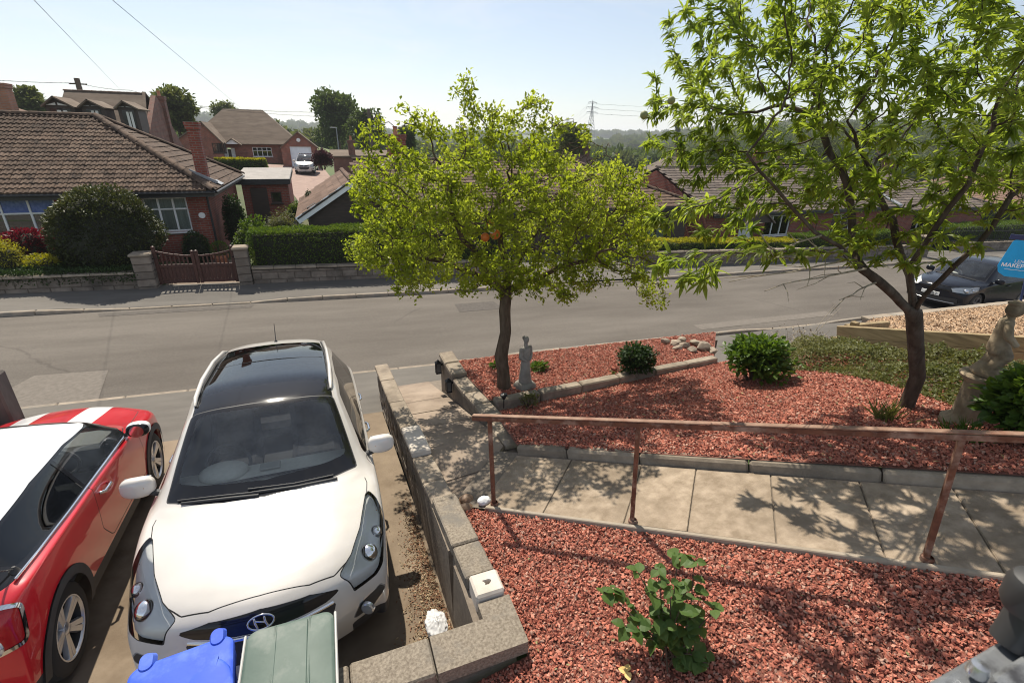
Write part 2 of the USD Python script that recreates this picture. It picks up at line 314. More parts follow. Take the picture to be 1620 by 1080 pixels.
M['lawn'] = mat('lawn_ground', (0.04, 0.06, 0.016), (0.075, 0.09, 0.026), scale=0.6, detail=9, rough=0.95, bump=0.6, bscale=20, bdist=0.03, col3=(0.09, 0.075, 0.04), rscale=0.15)
M['field'] = mat('hill_fields', (0.05, 0.085, 0.025), (0.13, 0.16, 0.045), scale=0.009, detail=5, rough=0.95, col3=(0.035, 0.06, 0.02), rscale=0.02, lo=0.42, hi=0.58)

def zr(x):
    x = np.asarray(x, float); return -0.62 - 0.038 * np.clip(x, -30, 70)
def zd(x, y):
    return -0.035 * (np.asarray(x) + 0.7) - 0.105 * (np.asarray(y) - 2.54)
def z_foot(x, y):      # near footway: from the drive's end up to the kerb
    y = np.asarray(y, float); t = np.clip((y - 7.3) / 1.75, 0, 1); k = zr(x) + 0.035
    lo = np.where(np.asarray(x) < 2, zd(np.minimum(x, 2), 7.3), k + 0.05); return lo * (1 - t) + k * t
far_y = lambda x: 14.2 + 0.028 * np.clip(np.asarray(x, float) - 3, 0, 60)
PN = np.array([-0.1572, 0.1568, 1.0]); PC = 0.996         # the sloping slab path
def zp2(x, y): return PC - PN[0] * np.asarray(x) - PN[1] * np.asarray(y)
def zp1(x, y): return np.where(np.asarray(y) > 4.6, 0.44 - 0.262 * (np.asarray(y) - 4.6), 0.44 + 0.0 * np.asarray(y))
DD = np.array([0.711, -0.703, 0.222]); PP = np.array([0.703, 0.711, 0.0])
def zb0(x, y):         # red bed by the house: falls a little away from the path towards the wall
    q = (np.asarray(x) - 1.127) * PP[0] + (np.asarray(y) - 3.251) * PP[1]
    t = (np.asarray(x) - 1.127) * DD[0] + (np.asarray(y) - 3.251) * DD[1]; return 0.655 + 0.222 * np.clip(t, -2.5, 9) + 0.085 * np.minimum(q, 0)
def zb1(x, y): return 0.40 - 0.07 * (np.asarray(y) - 6.0) - 0.03 * (np.asarray(x) - 1.8)
def zb2(x, y): return 1.928 + 0.015 * np.asarray(x) - 0.309 * np.asarray(y)
def zchip(x, y): return 0.68 - 0.33 * (np.asarray(y) - 5.1) - 0.038 * (np.asarray(x) - 8)
def sstep(a, b, t): t = np.clip((np.asarray(t, float) - a) / (b - a), 0, 1); return t * t * (3 - 2 * t)
def zfar(x, y):        # the land beyond the road: rises to the back left
    x = np.asarray(x, float); y = np.asarray(y, float)
    b = zr(x) + 0.12 * sstep(15.7, 17.5, y)
    return b + (0.042 * (1 - sstep(-4, 16, x)) - 0.006 * sstep(4, 30, x)) * np.clip(y - 19, 0, 75)

def hillz(x, y):       # the far hills: relief that grows with distance
    r = np.hypot(x, y); az = np.degrees(np.arctan2(x, y)); s = np.stack([az * 0.09, r * 0.0016, 0 * r], -1)
    n = meshkit.fbm(s, 4, 5); e = 20 + 34 * sstep(10, -22, az) + 9 * sstep(16, 45, az) + 16 * sstep(30, 50, az) * sstep(1100, 500, r)
    return -9 + sstep(110, 1500, r) * (e + 20 * (n - 0.5)) + 12 * sstep(180, 330, r) * sstep(34, 50, az)
def zland(x, y):
    x = np.asarray(x, float); y = np.asarray(y, float); r = np.hypot(x, y)
    near = np.where(y > 15, zfar(x, np.minimum(y, 120)), zr(x)) - 0.30 * (1 - sstep(15.6, 16.6, y)) + 0.0
    near = np.where((y < 7.2) & (x > -60), np.minimum(near, zr(x) - 0.3), near)
    return near * (1 - sstep(90, 190, r)) + hillz(x, y) * sstep(90, 190, r)
# one sheet of land out to the horizon (finer near the house)
_r = np.concatenate([np.linspace(0.5, 60, 90), np.geomspace(61, 9000, 110)]); _a = np.radians(np.linspace(0, 360, 361))
_R, _A = np.meshgrid(_r, _a, indexing='ij'); _X, _Y = _R * np.sin(_A), _R * np.cos(_A)
_n, _m = _X.shape; _i = np.arange(_n - 1)[:, None] * _m; _j = np.arange(_m - 1)[None]
_F = np.stack([_i + _j, _i + _j + 1, _i + _m + _j + 1, _i + _m + _j], -1).reshape(-1, 4)
land = (np.stack([_X, _Y, zland(_X, _Y)], -1).reshape(-1, 3), np.vstack([_F[:, [0, 1, 2]], _F[:, [0, 2, 3]]]))
_cz = np.cross(land[0][land[1][:, 1]] - land[0][land[1][:, 0]], land[0][land[1][:, 2]] - land[0][land[1][:, 0]])[:, 2]
land[1][_cz < 0] = land[1][_cz < 0][:, ::-1]
struct('ground', land, M['field'], True)
# gardens beyond the far footway
struct('front_garden_ground', sheet(sbox(-30, 15.95, 62, 48), zfar, 2.0, 0.02), M['lawn'], True)

# ------------------------------------------------------------------ road, footways, kerbs
rx0, rx1 = -34, 80
def strip(n, k, yf, zf):
    """A ribbon along the road: yf, zf take x and the share t of the width."""
    v, f = grid_mesh(np.linspace(rx0, rx1, n), np.linspace(0, 1, k), lambda X, Y: X * 0); x, t = v[:, 0], v[:, 1]
    return np.column_stack([x, yf(x, t), zf(x, t)]), f
struct('road', strip(115, 9, lambda x, t: 9.12 + t * (far_y(x) - 9.12), lambda x, t: zr(x) + 0.045 * (1 - (2 * t - 1) ** 2)), M['asphalt'], True)
struct('footway', strip(229, 4, lambda x, t: far_y(x) + 0.11 + t * 1.75, lambda x, t: zr(x) + 0.095 + 0.03 * t - 0.065 * (1 - t) * sstep(-6.3, -5.2, x) * (1 - sstep(-1.9, -0.9, x))), M['footway'], True)
struct('footway', sheet(sbox(rx0, 7.28, rx1, 9.01), z_foot, 0.6), M['footway'], True)
kerb = struct_group('kerb')
def kerb_run(xs, yfun, ztop, w=0.12, dep=0.25, smooth=True):
    out = []
    for a, b in zip(xs[:-1], xs[1:]):
        a2, b2 = a + 0.004, b - 0.004; p = np.array([a2, yfun(a2), ztop(a2)]); q = np.array([b2, yfun(b2), ztop(b2)])
        out.append(beam(p - [0, 0, dep / 2], q - [0, 0, dep / 2], w, dep, 0.018))
    return out
drop_far = lambda x: 0.10 - 0.07 * float(sstep(-6.3, -5.2, x) * (1 - sstep(-1.9, -0.9, x))) - 0.06 * float(sstep(6, 7, x) * (1 - sstep(10.6, 11.6, x)))
kerb.pieces('kerb_stone', kerb_run(np.arange(-14, 46.1, 0.915), lambda x: float(far_y(x)) + 0.055, lambda x: float(zr(x)) + drop_far(x)), M['kerb'], 80)
near_up = lambda x: 0.03 + 0.07 * float(sstep(2.5, 3.5, x) * (1 - sstep(10.4, 11.4, x))) + 0.07 * float(sstep(13.2, 14.2, x))
kerb.pieces('kerb_stone', kerb_run(np.arange(-9, 36.1, 0.915), lambda x: 9.06, lambda x: float(zr(x)) + near_up(x)), M['kerb'], 60)

# ------------------------------------------------------------------ drive, paths
drive_poly = Polygon([(-6.5, -2.5), (0.66, -2.5), (0.63, 2.7), (0.54, 7.29), (-6.5, 7.29)])
struct('driveway', sheet(drive_poly, zd, 0.5, 0.0), M['drive'], True)
def slab(poly, zf, th=0.05, gap=0.005, lift=0.0, ch=0.004):
    p = Polygon(poly).buffer(-gap, join_style=2); c = np.array(p.exterior.coords)[:-1]
    if shapely.is_ccw(p.exterior) is False: c = c[::-1]
    i = Polygon(c).buffer(-ch, join_style=2); d = np.array(i.exterior.coords)[:-1]
    if not shapely.is_ccw(i.exterior): d = d[::-1]
    k = np.argmin(np.linalg.norm(d - c[0], axis=1)); d = np.roll(d, -k, axis=0); n = len(c)
    if len(d) != n: d = c.copy()
    zc = zf(c[:, 0], c[:, 1]) + lift; zi = zf(d[:, 0], d[:, 1]) + lift
    V = np.vstack([np.column_stack([c, zc - th]), np.column_stack([c, zc - ch]), np.column_stack([d, zi])]); F = []
    for a in range(n):
        b = (a + 1) % n; F += [[a, b, n + b], [a, n + b, n + a], [n + a, n + b, 2 * n + b], [n + a, 2 * n + b, 2 * n + a]]
    F += [[2 * n, 2 * n + a, 2 * n + a + 1] for a in range(1, n - 1)]
    return V, np.array(F)
rng = np.random.default_rng(11)
garden_path = struct_group('garden_path')
struct('path_bed', sheet(Polygon([(0.70, 3.3), (1.0, 3.2), (1.75, 3.9), (1.72, 4.7), (1.72, 7.9), (0.62, 7.9), (0.68, 4.0)]), lambda x, y: np.where(y > 4.6, zp1(x, y), np.minimum(0.44, zp2(x, y))) - 0.014, 0.4), M['mortar'])
ys = [7.9, 7.28, 6.66, 6.02, 5.38, 4.98, 4.60]
for a, b in zip(ys[:-1], ys[1:]):
    xl = lambda y: 0.735 + (7.6 - y) * 0.0178; xr = lambda y: 1.50 + (7.1 - y) * 0.05
    garden_path.add('paving_slab', slab([(xl(a), a), (xl(b), b), (xr(b), b), (xr(a), a)], zp1, lift=rng.uniform(-0.004, 0.004)), M['slab_pink'])
lz = lambda x, y: np.where(np.asarray(y) > 4.3, 0.455 + 0 * np.asarray(x), np.maximum(0.445, zp2(x, y) - 0.02))
for q in ([(0.79, 4.60), (0.80, 3.95), (1.28, 3.95), (1.60, 4.28), (1.60, 4.60)], [(0.80, 3.95), (0.82, 3.45), (0.98, 3.28), (1.53, 3.95), (1.28, 3.95)]):
    garden_path.add('paving_slab', slab(q, lambda x, y: 0.455 + 0.14 * np.clip((np.asarray(x) - 0.8) * 0.711 - (np.asarray(y) - 3.95) * 0.703 + 0.0, -0.05, 0.6), gap=0.006), M['slab_pink'])
tt = [-0.13, 0.472, 1.141, 1.603, 2.171, 2.764, 3.313, 3.93, 4.55]
P0 = np.array([1.127, 3.251])
for a, b in zip(tt[:-1], tt[1:]):
    pt = lambda t, w: tuple(P0 + DD[:2] * t + PP[:2] * w)
    garden_path.add('paving_slab', slab([pt(a, -0.035), pt(b, -0.035), pt(b, 0.80), pt(a, 0.80)], zp2, lift=rng.uniform(-0.003, 0.003)), M['slab_agg'])
struct('path_bed', sheet(Polygon([tuple(P0 + DD[:2] * a + PP[:2] * w) for a, w in ((-0.4, -0.06), (4.6, -0.06), (4.6, 0.86), (-0.4, 0.86))]), zp2, 0.4, -0.013), M['mortar'])
_e0, _e1 = P0 - DD[:2] * 0.05 - PP[:2] * 0.058, P0 + DD[:2] * 4.5 - PP[:2] * 0.058
edging = Thing('path_edging_strip', 'thin concrete edging strip along the near side of the slab path', 'edging', (*_e0, 0.6))
edging.add('strip', beam([*_e0, float(zp2(*_e0)) - 0.03], [*_e1, float(zp2(*_e1)) - 0.03], 0.035, 0.09, 0.006), M['slab'])

# ------------------------------------------------------------------ red gravel beds and what bounds them
bed0 = Polygon([(0.85, 3.42), (1.02, 3.24), (3.2, 1.09), (4.6, -0.30), (4.3, -2.2), (-1.2, -2.2), (-1.2, 1.84), (0.86, 1.84)])
bed1 = Polygon([(1.73, 7.02), (1.83, 5.45), (5.95, 5.78), (6.5, 6.35), (7.15, 7.02)])
bed2 = Polygon([(1.64, 3.96), (1.86, 5.30), (5.95, 5.66), (7.9, 5.55), (7.95, 3.0), (8.2, 0.6), (5.4, 0.25), (4.5, 1.15)])
struct('gravel_bed_ground', sheet(bed0, zb0, 0.4, -0.012), M['gravel_base'], True)
struct('gravel_bed_ground', sheet(bed1.buffer(0.02), zb1, 0.4, -0.012), M['gravel_base'], True)
struct('gravel_bed_ground', sheet(bed2.buffer(0.02), zb2, 0.4, -0.012), M['gravel_base'], True)
struct('bank_ground', sheet(Polygon([(6.0, 5.7), (7.9, 5.5), (12.2, 5.2), (12.2, 7.0), (10.5, 7.25), (7.15, 7.25), (6.5, 6.35)]), lambda x, y: np.maximum(zb2(x, 5.3) - 0.72 * (y - 5.3) + 0.0, zr(x) + 0.06), 0.4), M['soil'], True)
wood_chip_ground = struct('wood_chip_ground', sheet(Polygon([(8.02, 5.2), (8.02, 1.5), (26, -1.0), (30, 7.05), (11.9, 7.05), (10.4, 6.3)]), zchip, 0.8, -0.01), M['soil'], True)

# repairs in the tarmac
M['patch'] = mat('tarmac_repair', (0.075, 0.066, 0.058), (0.105, 0.093, 0.082), scale=14, detail=8, rough=0.9, bump=0.4, bscale=80, bdist=0.006, spec=0.2)
M['patch_pale'] = mat('tarmac_repair_pale', (0.135, 0.118, 0.10), (0.17, 0.15, 0.128), scale=14, detail=8, rough=0.9, bump=0.4, bscale=80, bdist=0.006, spec=0.2)
road_z = lambda x, y: zr(x) + 0.045 * (1 - (2 * (np.asarray(y) - 9.12) / (far_y(x) - 9.12) - 1) ** 2)
for pts, m_ in (([(-5.6, 9.14), (-3.9, 9.14), (-4.1, 10.3), (-5.2, 10.35)], 'patch_pale'), ([(-5.4, 14.0), (-2.0, 14.05), (-2.05, 13.78), (-5.3, 13.74)], 'patch'), ([(3.2, 12.2), (4.5, 12.25), (4.45, 13.0), (3.25, 12.95)], 'patch'), ([(9.2, 9.5), (14.5, 9.6), (14.5, 9.95), (9.2, 9.85)], 'patch_pale')):
    struct('road_patch', sheet(Polygon(pts).buffer(0.05).buffer(-0.05), road_z, 0.3, 0.005), M[m_])
# ------------------------------------------------------------------ gravel, wood chips
def project(P):
    d = np.asarray(P, float) - CAM; z = d @ CF; z = np.where(z < 0.05, 0.05, z)
    return np.stack([810 + FPX * (d @ CR) / z, 540 - FPX * (d @ CU) / z], -1), z
def instancer(name, label, cat, protos, pos, quat, scale, idx):
    path = numbered('/World', name); pi = UsdGeom.PointInstancer.Define(stage, path); p = pi.GetPrim()
    for i, (m, mt) in enumerate(protos): put(f"{path}/{name}_piece_{i:03d}", VF(m), mt)
    pi.CreatePrototypesRel().SetTargets([Sdf.Path(f"{path}/{name}_piece_{i:03d}") for i in range(len(protos))])
    pi.CreateProtoIndicesAttr(Vt.IntArray.FromNumpy(np.asarray(idx, np.int32)))
    pi.CreatePositionsAttr(Vt.Vec3fArray.FromNumpy(np.asarray(pos, np.float32)))
    q = np.asarray(quat, float); q = q / np.linalg.norm(q, axis=1, keepdims=True)
    pi.CreateOrientationsAttr(Vt.QuathArray([Gf.Quath(float(a), float(b), float(c), float(d)) for a, b, c, d in q]))
    pi.CreateScalesAttr(Vt.Vec3fArray.FromNumpy(np.asarray(scale, np.float32)))
    p.SetCustomDataByKey('label', label); p.SetCustomDataByKey('category', cat); p.SetCustomDataByKey('kind', 'stuff')
def scatter(poly, n, rr):
    x0, y0, x1, y1 = poly.bounds; q = rr.uniform((x0, y0), (x1, y1), (int(n), 2)); return q[shapely.contains_xy(poly, q[:, 0], q[:, 1])]
def chip(seed, fl=0.6):
    r = np.random.default_rng(seed); p = r.normal(size=(9, 3)); p /= np.linalg.norm(p, axis=1, keepdims=True); p *= [1.15, 0.85, fl]
    h = trimesh.convex.convex_hull(p); return np.asarray(h.vertices), np.asarray(h.faces)
gcols = [((0.32, 0.098, 0.063), (0.42, 0.15, 0.099)), ((0.26, 0.077, 0.050), (0.35, 0.118, 0.078)), ((0.40, 0.168, 0.115), (0.49, 0.23, 0.165)), ((0.165, 0.053, 0.038), (0.24, 0.082, 0.057)), ((0.355, 0.122, 0.083), (0.41, 0.155, 0.108)), ((0.33, 0.19, 0.14), (0.42, 0.26, 0.20))]
gm = [mat('red_stone_%s' % 'abcdef'[i], a, b, scale=30, rough=0.9, spec=0.25, rnd=0.22) for i, (a, b) in enumerate(gcols)]
gprot = [(chip(50 + i, 0.46 + 0.05 * (i % 3)), gm[(i % 5) if i < 11 else 5]) for i in range(12)]
def gravel(name, label, poly, zf, per_m2, smin, smax, seed, cull=True):
    rr = np.random.default_rng(seed); q = scatter(poly, per_m2 * (poly.bounds[2] - poly.bounds[0]) * (poly.bounds[3] - poly.bounds[1]), rr)
    P = np.column_stack([q, zf(q[:, 0], q[:, 1])]); uv, z = project(P)
    k = (uv[:, 0] > -260) & (uv[:, 0] < 1880) & (uv[:, 1] < 1330) & (((P - CAM) @ CF) > 0.2); P = P[k]; P = P[meshkit.fbm(np.column_stack([P[:, :2] * 1.3, 0 * P[:, 0]]), 4, seed + 40) + rr.uniform(-.10, .35, len(P)) > .36]; n = len(P)
    s = rr.uniform(smin, smax, n) * rr.choice([1, 1, 1, 0.6, 0.75, 1.25, 1.5], n)
    P[:, 2] += s * rr.uniform(-0.25, 0.38, n) + 0.006 * (meshkit.fbm(np.column_stack([P[:, :2] * 2.5, 0 * s]), 3, seed) - 0.5) * 4
    instancer(name, label, 'gravel', gprot, P, rr.normal(size=(n, 4)) * [1, 0.45, 0.45, 1], np.repeat(s[:, None], 3, 1), rr.integers(0, len(gprot), n))
gravel('red_gravel', 'brick red stone chippings filling the near bed below the handrail', bed0.difference(Polygon([(-1.2, 1.82), (0.87, 1.82), (0.87, 3.5), (-1.2, 3.5)])), zb0, 8200, 0.0078, 0.0130, 1)
gravel('red_gravel', 'dark red chippings around the small statue, between the road and the stone edging', bed1, zb1, 4200, 0.009, 0.016, 2)
gravel('red_gravel', 'dark red chippings of the sloping bed between the slab path and the sleepers', bed2, zb2, 4200, 0.009, 0.016, 3)
# windblown debris on the drive in the corner by the wall
_rr = np.random.default_rng(15); _n = 5200; _t = _rr.beta(1.3, 2.6, _n) * 2.6; _x = 0.60 + (2.7 - 2.25 - _t) * 0.0178 - np.abs(_rr.normal(size=_n)) * 0.15 * (1.15 - _t / 3) - .01; _y = 2.25 + _t
_k = _x > 0.02; _x, _y = _x[_k], _y[_k]; _n = len(_x); _P = np.column_stack([_x, _y, zd(_x, _y) + _rr.uniform(0, .012, _n)])
dbm = [mat('debris_%s' % 'abc'[i], a, b, scale=20, rough=0.95, rnd=.25, spec=.15) for i, (a, b) in enumerate([((.10, .055, .03), (.17, .10, .06)), ((.20, .10, .06), (.28, .15, .09)), ((.26, .20, .12), (.36, .28, .18))])]
instancer('drive_debris', 'brown leaf and grit debris swept against the drive wall', 'debris', [(tf(chip(90 + i), scale=(1.5, .9, .35)), dbm[i % 3]) for i in range(6)], _P, _rr.normal(size=(_n, 4)) * [1, .3, .3, 1], np.repeat(_rr.uniform(.004, .011, _n)[:, None], 3, 1), _rr.integers(0, 6, _n))
# wood chips of the neighbour's bed
cm = [mat('wood_chip_%s' % 'abc'[i], a, b, scale=20, rough=0.9, rnd=0.2, spec=0.2) for i, (a, b) in enumerate([((0.40, 0.255, 0.15), (0.50, 0.345, 0.215)), ((0.29, 0.18, 0.10), (0.38, 0.25, 0.15)), ((0.46, 0.33, 0.215), (0.55, 0.41, 0.285))])]
_rr = np.random.default_rng(5); _q = scatter(Polygon([(8.05, 5.15), (8.05, 2.2), (17, 1.2), (24, 2), (26, 7.0), (11.95, 7.0), (10.4, 6.25)]), 52000, _rr)
_P = np.column_stack([_q, zchip(_q[:, 0], _q[:, 1]) + _rr.uniform(-0.005, 0.02, len(_q))]); _n = len(_P)
instancer('wood_chips', 'tan wood chippings covering the neighbour bed behind the sleepers', 'wood chips', [(tf(chip(80 + i), scale=(1.7, 0.7, 0.4)), cm[i % 3]) for i in range(6)], _P, _rr.normal(size=(_n, 4)) * [1, 0.3, 0.3, 1],
          np.repeat(_rr.uniform(0.018, 0.034, _n)[:, None], 3, 1), _rr.integers(0, 6, _n))

# ------------------------------------------------------------------ garden walls
def coping(p, q, w, th, ch=0.012, seed=0, up=(0, 0, 1)):
    """One weathered coping stone, subdivided and a little worn."""
    p, q = np.asarray(p, float), np.asarray(q, float); L = np.linalg.norm(q - p)
    v, f = box((0, 0, 0), (L, w, th), ch); t = trimesh.Trimesh(v, f, process=False); t = t.subdivide_to_size(max(L / 5, 0.05))
    v = np.asarray(t.vertices); n = meshkit.fbm(v * 11 + seed * 3.1, 3, seed)[:, None] - 0.5
    v = v + np.sign(v) * n * np.array([0.0, 0.011, 0.008]); fr = frame_of(q - p, up)
    return v @ fr.T + (p + q) / 2 - np.array([0, 0, th / 2]), np.asarray(t.faces)
wx = lambda y: 0.534 + (7.589 - y) * 0.0178
dw = Thing('drive_wall', 'low stone retaining wall with mixed coping stones between white car and garden path', 'wall', (0.6, 4.9, -0.3))
segs = [(7.80, 7.02, .085, .165, 'stone_cop'), (7.00, 6.12, .168, .255, 'stone_cop'), (6.10, 5.10, .265, .43, 'stone_cop'), (5.08, 4.42, .475, .555, 'stone_white'), (4.40, 3.86, .50, .585, 'stone_cop'),
        (3.84, 3.46, .59, .655, 'stone_cop'), (3.44, 2.76, .73, .82, 'stone_grey'), (2.745, 2.40, .82, .865, 'stone_grey')]
for i, (a, b, z0, z1, m) in enumerate(segs):
    dw.add('coping_stone', coping((wx(a) + 0.105, a, z0), (wx(b) + 0.105, b, z1), 0.215, 0.075 if i < 6 else 0.11, seed=i), M[m], 25, label='pale newer coping stone, whiter than its neighbours' if m == 'stone_white' else None)
# the broken pale block near the corner, with a hole through its top
bl = trimesh.Trimesh(*box((wx(2.3) + 0.115, 2.30, 0.80), (0.20, 0.19, 0.19), 0.015), process=True)
hole = Polygon([(0.015 * math.cos(t) * (1 + 0.5 * math.sin(3 * t + 1)) * 1.6, 0.03 * math.sin(t) * (1 + 0.35 * math.cos(2 * t))) for t in np.linspace(0, 2 * np.pi, 18)[:-1]])
import manifold3d as m3
_mk = lambda v, f: m3.Manifold(m3.Mesh(np.asarray(v, np.float32), np.asarray(f, np.uint32)))
hb = trimesh.creation.extrude_polygon(hole, 0.3, engine='earcut'); hb.apply_translation((wx(2.3) + 0.115, 2.30, 0.70))
blk = _mk(bl.vertices, bl.faces) - _mk(hb.vertices, hb.faces)
dw.add('broken_block', blk, M['stone_white'], label='pale broken block with a dark hole in its top')
def ztop(y):
    for a, b, z0, z1, m in segs:
        if b <= y <= a: return z0 + (a - y) / (a - b) * (z1 - z0) - (0.075 if m != 'stone_grey' else 0.11)
    return 0.75 if y < 2.4 else 0.06
ysw = np.linspace(7.79, 1.90, 70); core_v, core_f = [], []
pol = Polygon([(y, float(zd(0.6, min(y, 7.3))) - 0.3) for y in (7.79, 1.9)][::1] + [(y, ztop(y) - 0.002) for y in ysw[::-1]])
dw.add('wall_core', prism(pol, 0.165, (0.602, 0, 0), YZ), M['mortar'])
rr = np.random.default_rng(21); stones = []
z = -0.62
row = 0
while z < 0.78:
    hgt = rr.uniform(0.085, 0.14); y = 7.78 - rr.uniform(0, 0.15)
    while y > 1.98:
        L = rr.uniform(0.16, 0.42); yb = max(y - L, 1.97); ym = (y + yb) / 2; lo = float(zd(0.6, min(ym, 7.3))) - 0.03; top = min(ztop(y - 0.01), ztop(yb + 0.01)) - 0.004
        z0, z1 = max(z, lo), min(z + hgt, top)
        if z1 - z0 > 0.03 and y - yb > 0.06:
            v, f = box((0, 0, 0), (0.075 + rr.uniform(0, 0.02), y - yb - 0.006, z1 - z0 - 0.006), 0.008); t = trimesh.Trimesh(v, f, process=False).subdivide(); v = np.asarray(t.vertices)
            v = v + v / np.maximum(np.linalg.norm(v, axis=1, keepdims=True), 1e-6) * ((meshkit.fbm(v * 14 + row * 5.7 + y, 3, row) - 0.5) * 0.035)[:, None]
            stones.append((v + [wx(ym) + 0.058 + rr.uniform(-0.008, 0.008), ym, (z0 + z1) / 2], np.asarray(t.faces)))
        y = yb
    z += hgt; row += 1
dw.pieces('wall_stone', stones, [M['wallstone']], 300, smooth=35)
cw = Thing('corner_wall', 'low wall with grey aggregate coping slabs behind the two wheelie bins', 'wall', (0.1, 1.95, 0.4))
zc_ = 0.855
cop_corner = prism(Polygon([(0.30, 2.075), (0.645, 2.075), (0.645, 2.19), (0.865, 2.19), (0.862, 1.835), (0.30, 1.835)]).buffer(-0.006).buffer(0.006), 0.10, (0, 0, zc_ - 0.10))
cw.add('coping_stone', cop_corner, M['stone_grey'])
for i, (a, b) in enumerate([(0.292, -0.17), (-0.178, -0.80), (-0.808, -1.4)]): cw.add('coping_stone', coping((a, 1.957, zc_ - 0.004 * i), (b, 1.957, zc_ - 0.006 * i), 0.24, 0.10, seed=30 + i), M['stone_grey'], 25)
cw.add('wall_core', box2((-1.4, 1.87, -0.2), (0.80, 2.05, 0.752)), M['wallstone'])

rw = Thing('path_wall', 'low rendered stone wall with two black lanterns beside the garden path', 'wall', (1.6, 5.7, 0))
wl = lambda y: 1.50 + (7.1 - y) * 0.043
for i, (a, b, z0, z1) in enumerate([(7.12, 6.74, .478, .45), (6.73, 6.36, .45, .425), (6.34, 5.80, .365, .40), (5.78, 5.37, .41, .45), (5.36, 4.96, .45, .49), (4.92, 4.30, .425, .50)]):
    rw.add('coping_stone', coping((wl(a) + 0.115, a, z0), (wl(b) + 0.115, b, z1), 0.235, 0.085, 0.02, seed=50 + i), M['stone_cop'], 25)
pol = Polygon([(7.10, -0.75), (7.10, .39), (6.36, .34), (6.36, .285), (5.8, .315), (4.96, .405), (4.92, .34), (4.31, .41), (4.31, 0.2)])
rw.add('wall_core', prism(pol, 0.19, (0, 0, 0), YZ @ np.eye(3)) if False else (lambda g: (np.column_stack([wl(g[0][:, 1]) + 0.02 + g[0][:, 0], g[0][:, 1], g[0][:, 2]]), g[1]))(prism(pol, 0.19, (0, 0, 0), YZ)), M['wallstone'])
fw = Thing('front_wall', 'long low stone wall topped with pale copings along the footway', 'wall', (4.4, 7.1, -0.2))
fx = np.arange(1.74, 7.3, 0.62)
for i, (a, b) in enumerate(zip(fx[:-1], fx[1:])):
    zt = lambda x: 0.262 - 0.042 * (x - 1.7)
    fw.add('coping_stone', coping((a + 0.004, 7.12, zt(a)), (b - 0.004, 7.12, zt(b)), 0.17, 0.07, 0.014, seed=70 + i), M['stone_cop'], 25)
fw.add('wall_core', prism(Polygon([(1.74, -1.0), (7.3, -1.2), (7.3, -0.05), (1.74, 0.187)]), 0.13, (0, 7.055, 0), XZ), M['wallstone'])
ed = Thing('bed_edging', 'row of weathered stone edging between the two red gravel beds', 'edging', (3.9, 5.5, 0.3))
e0, e1 = np.array([1.85, 5.36]), np.array([5.95, 5.73]); ts = np.linspace(0, 1, 7)
for i, (a, b) in enumerate(zip(ts[:-1], ts[1:])):
    p, q = e0 + (e1 - e0) * (a + 0.002), e0 + (e1 - e0) * (b - 0.002); h_ = lambda t: 0.475 - 0.125 * t
    ed.add('edging_stone', coping((*p, h_(a)), (*q, h_(b)), 0.15, 0.17, 0.018, seed=90 + i), M['stone_cop'], 25)
pk = Thing('path_kerb', 'raised concrete kerb on the far side of the slab path', 'kerb', (3.0, 2.6, 1.0))
for i, (a, b) in enumerate(zip([-0.12, 0.42, 1.12, 2.02, 2.92, 3.82], [0.41, 1.11, 2.01, 2.91, 3.81, 4.7])):
    w_ = 0.865; p, q = P0 + DD[:2] * a + PP[:2] * w_, P0 + DD[:2] * b + PP[:2] * w_
    pk.add('kerb_stone', coping((*p, float(zp2(*p)) + 0.088), (*q, float(zp2(*q)) + 0.088), 0.11, 0.2, 0.02, seed=110 + i), M['stone_cop'], 25)

# ------------------------------------------------------------------ rusty handrail
M['rust'] = mat('rusty_steel', (0.085, 0.032, 0.018), (0.165, 0.066, 0.036), scale=14, detail=9, rough=0.78, bump=0.35, bscale=90, bdist=0.003, spec=0.35, col3=(0.30, 0.20, 0.15), rscale=5)
M['rust_bare'] = mat('weathered_rail', (0.165, 0.088, 0.055), (0.28, 0.175, 0.12), scale=10, detail=9, rough=0.62, bump=0.25, bscale=90, bdist=0.002, spec=0.4, col3=(0.17, 0.07, 0.04), rscale=4)
posts = [(P0 + DD[:2] * t) for t in (0.0, 1.203, 2.969)]
hr = Thing('handrail', 'long rusty steel handrail on three posts beside the slab path', 'handrail', (*posts[0], float(zp2(*posts[0]))))
tops = []
for i, c in enumerate(posts):
    zb = float(zp2(*c)); lean = (-0.048, -0.058, -0.088)[i]; top = np.array([c[0] + DD[0] * lean, c[1] + DD[1] * lean, zb + 0.895]); tops.append(top)
    hr.add('post', beam((*c, zb - 0.1), top, 0.031, 0.031, 0.003), M['rust'])
    hr.add('base_collar', lathe([(0.036, -0.02), (0.036, 0.022), (0.028, 0.03)], 10, (*c, zb)), M['rust'])
dr = (tops[2] - tops[0]) / np.linalg.norm(tops[2] - tops[0])
rail_p, rail_q = tops[0] - dr * 0.16 + [0, 0, 0.012], tops[2] + dr * 1.6 + [0, 0, 0.012]
hr.add('rail', beam(rail_p, rail_q, 0.042, 0.010, 0.003), M['rust_bare'])
hr.add('rail_flange', beam(rail_p + [0.0, 0, -0.026] - np.array([PP[0], PP[1], 0]) * 0.019, rail_q + [0, 0, -0.026] - np.array([PP[0], PP[1], 0]) * 0.019, 0.008, 0.036, 0.002), M['rust'])

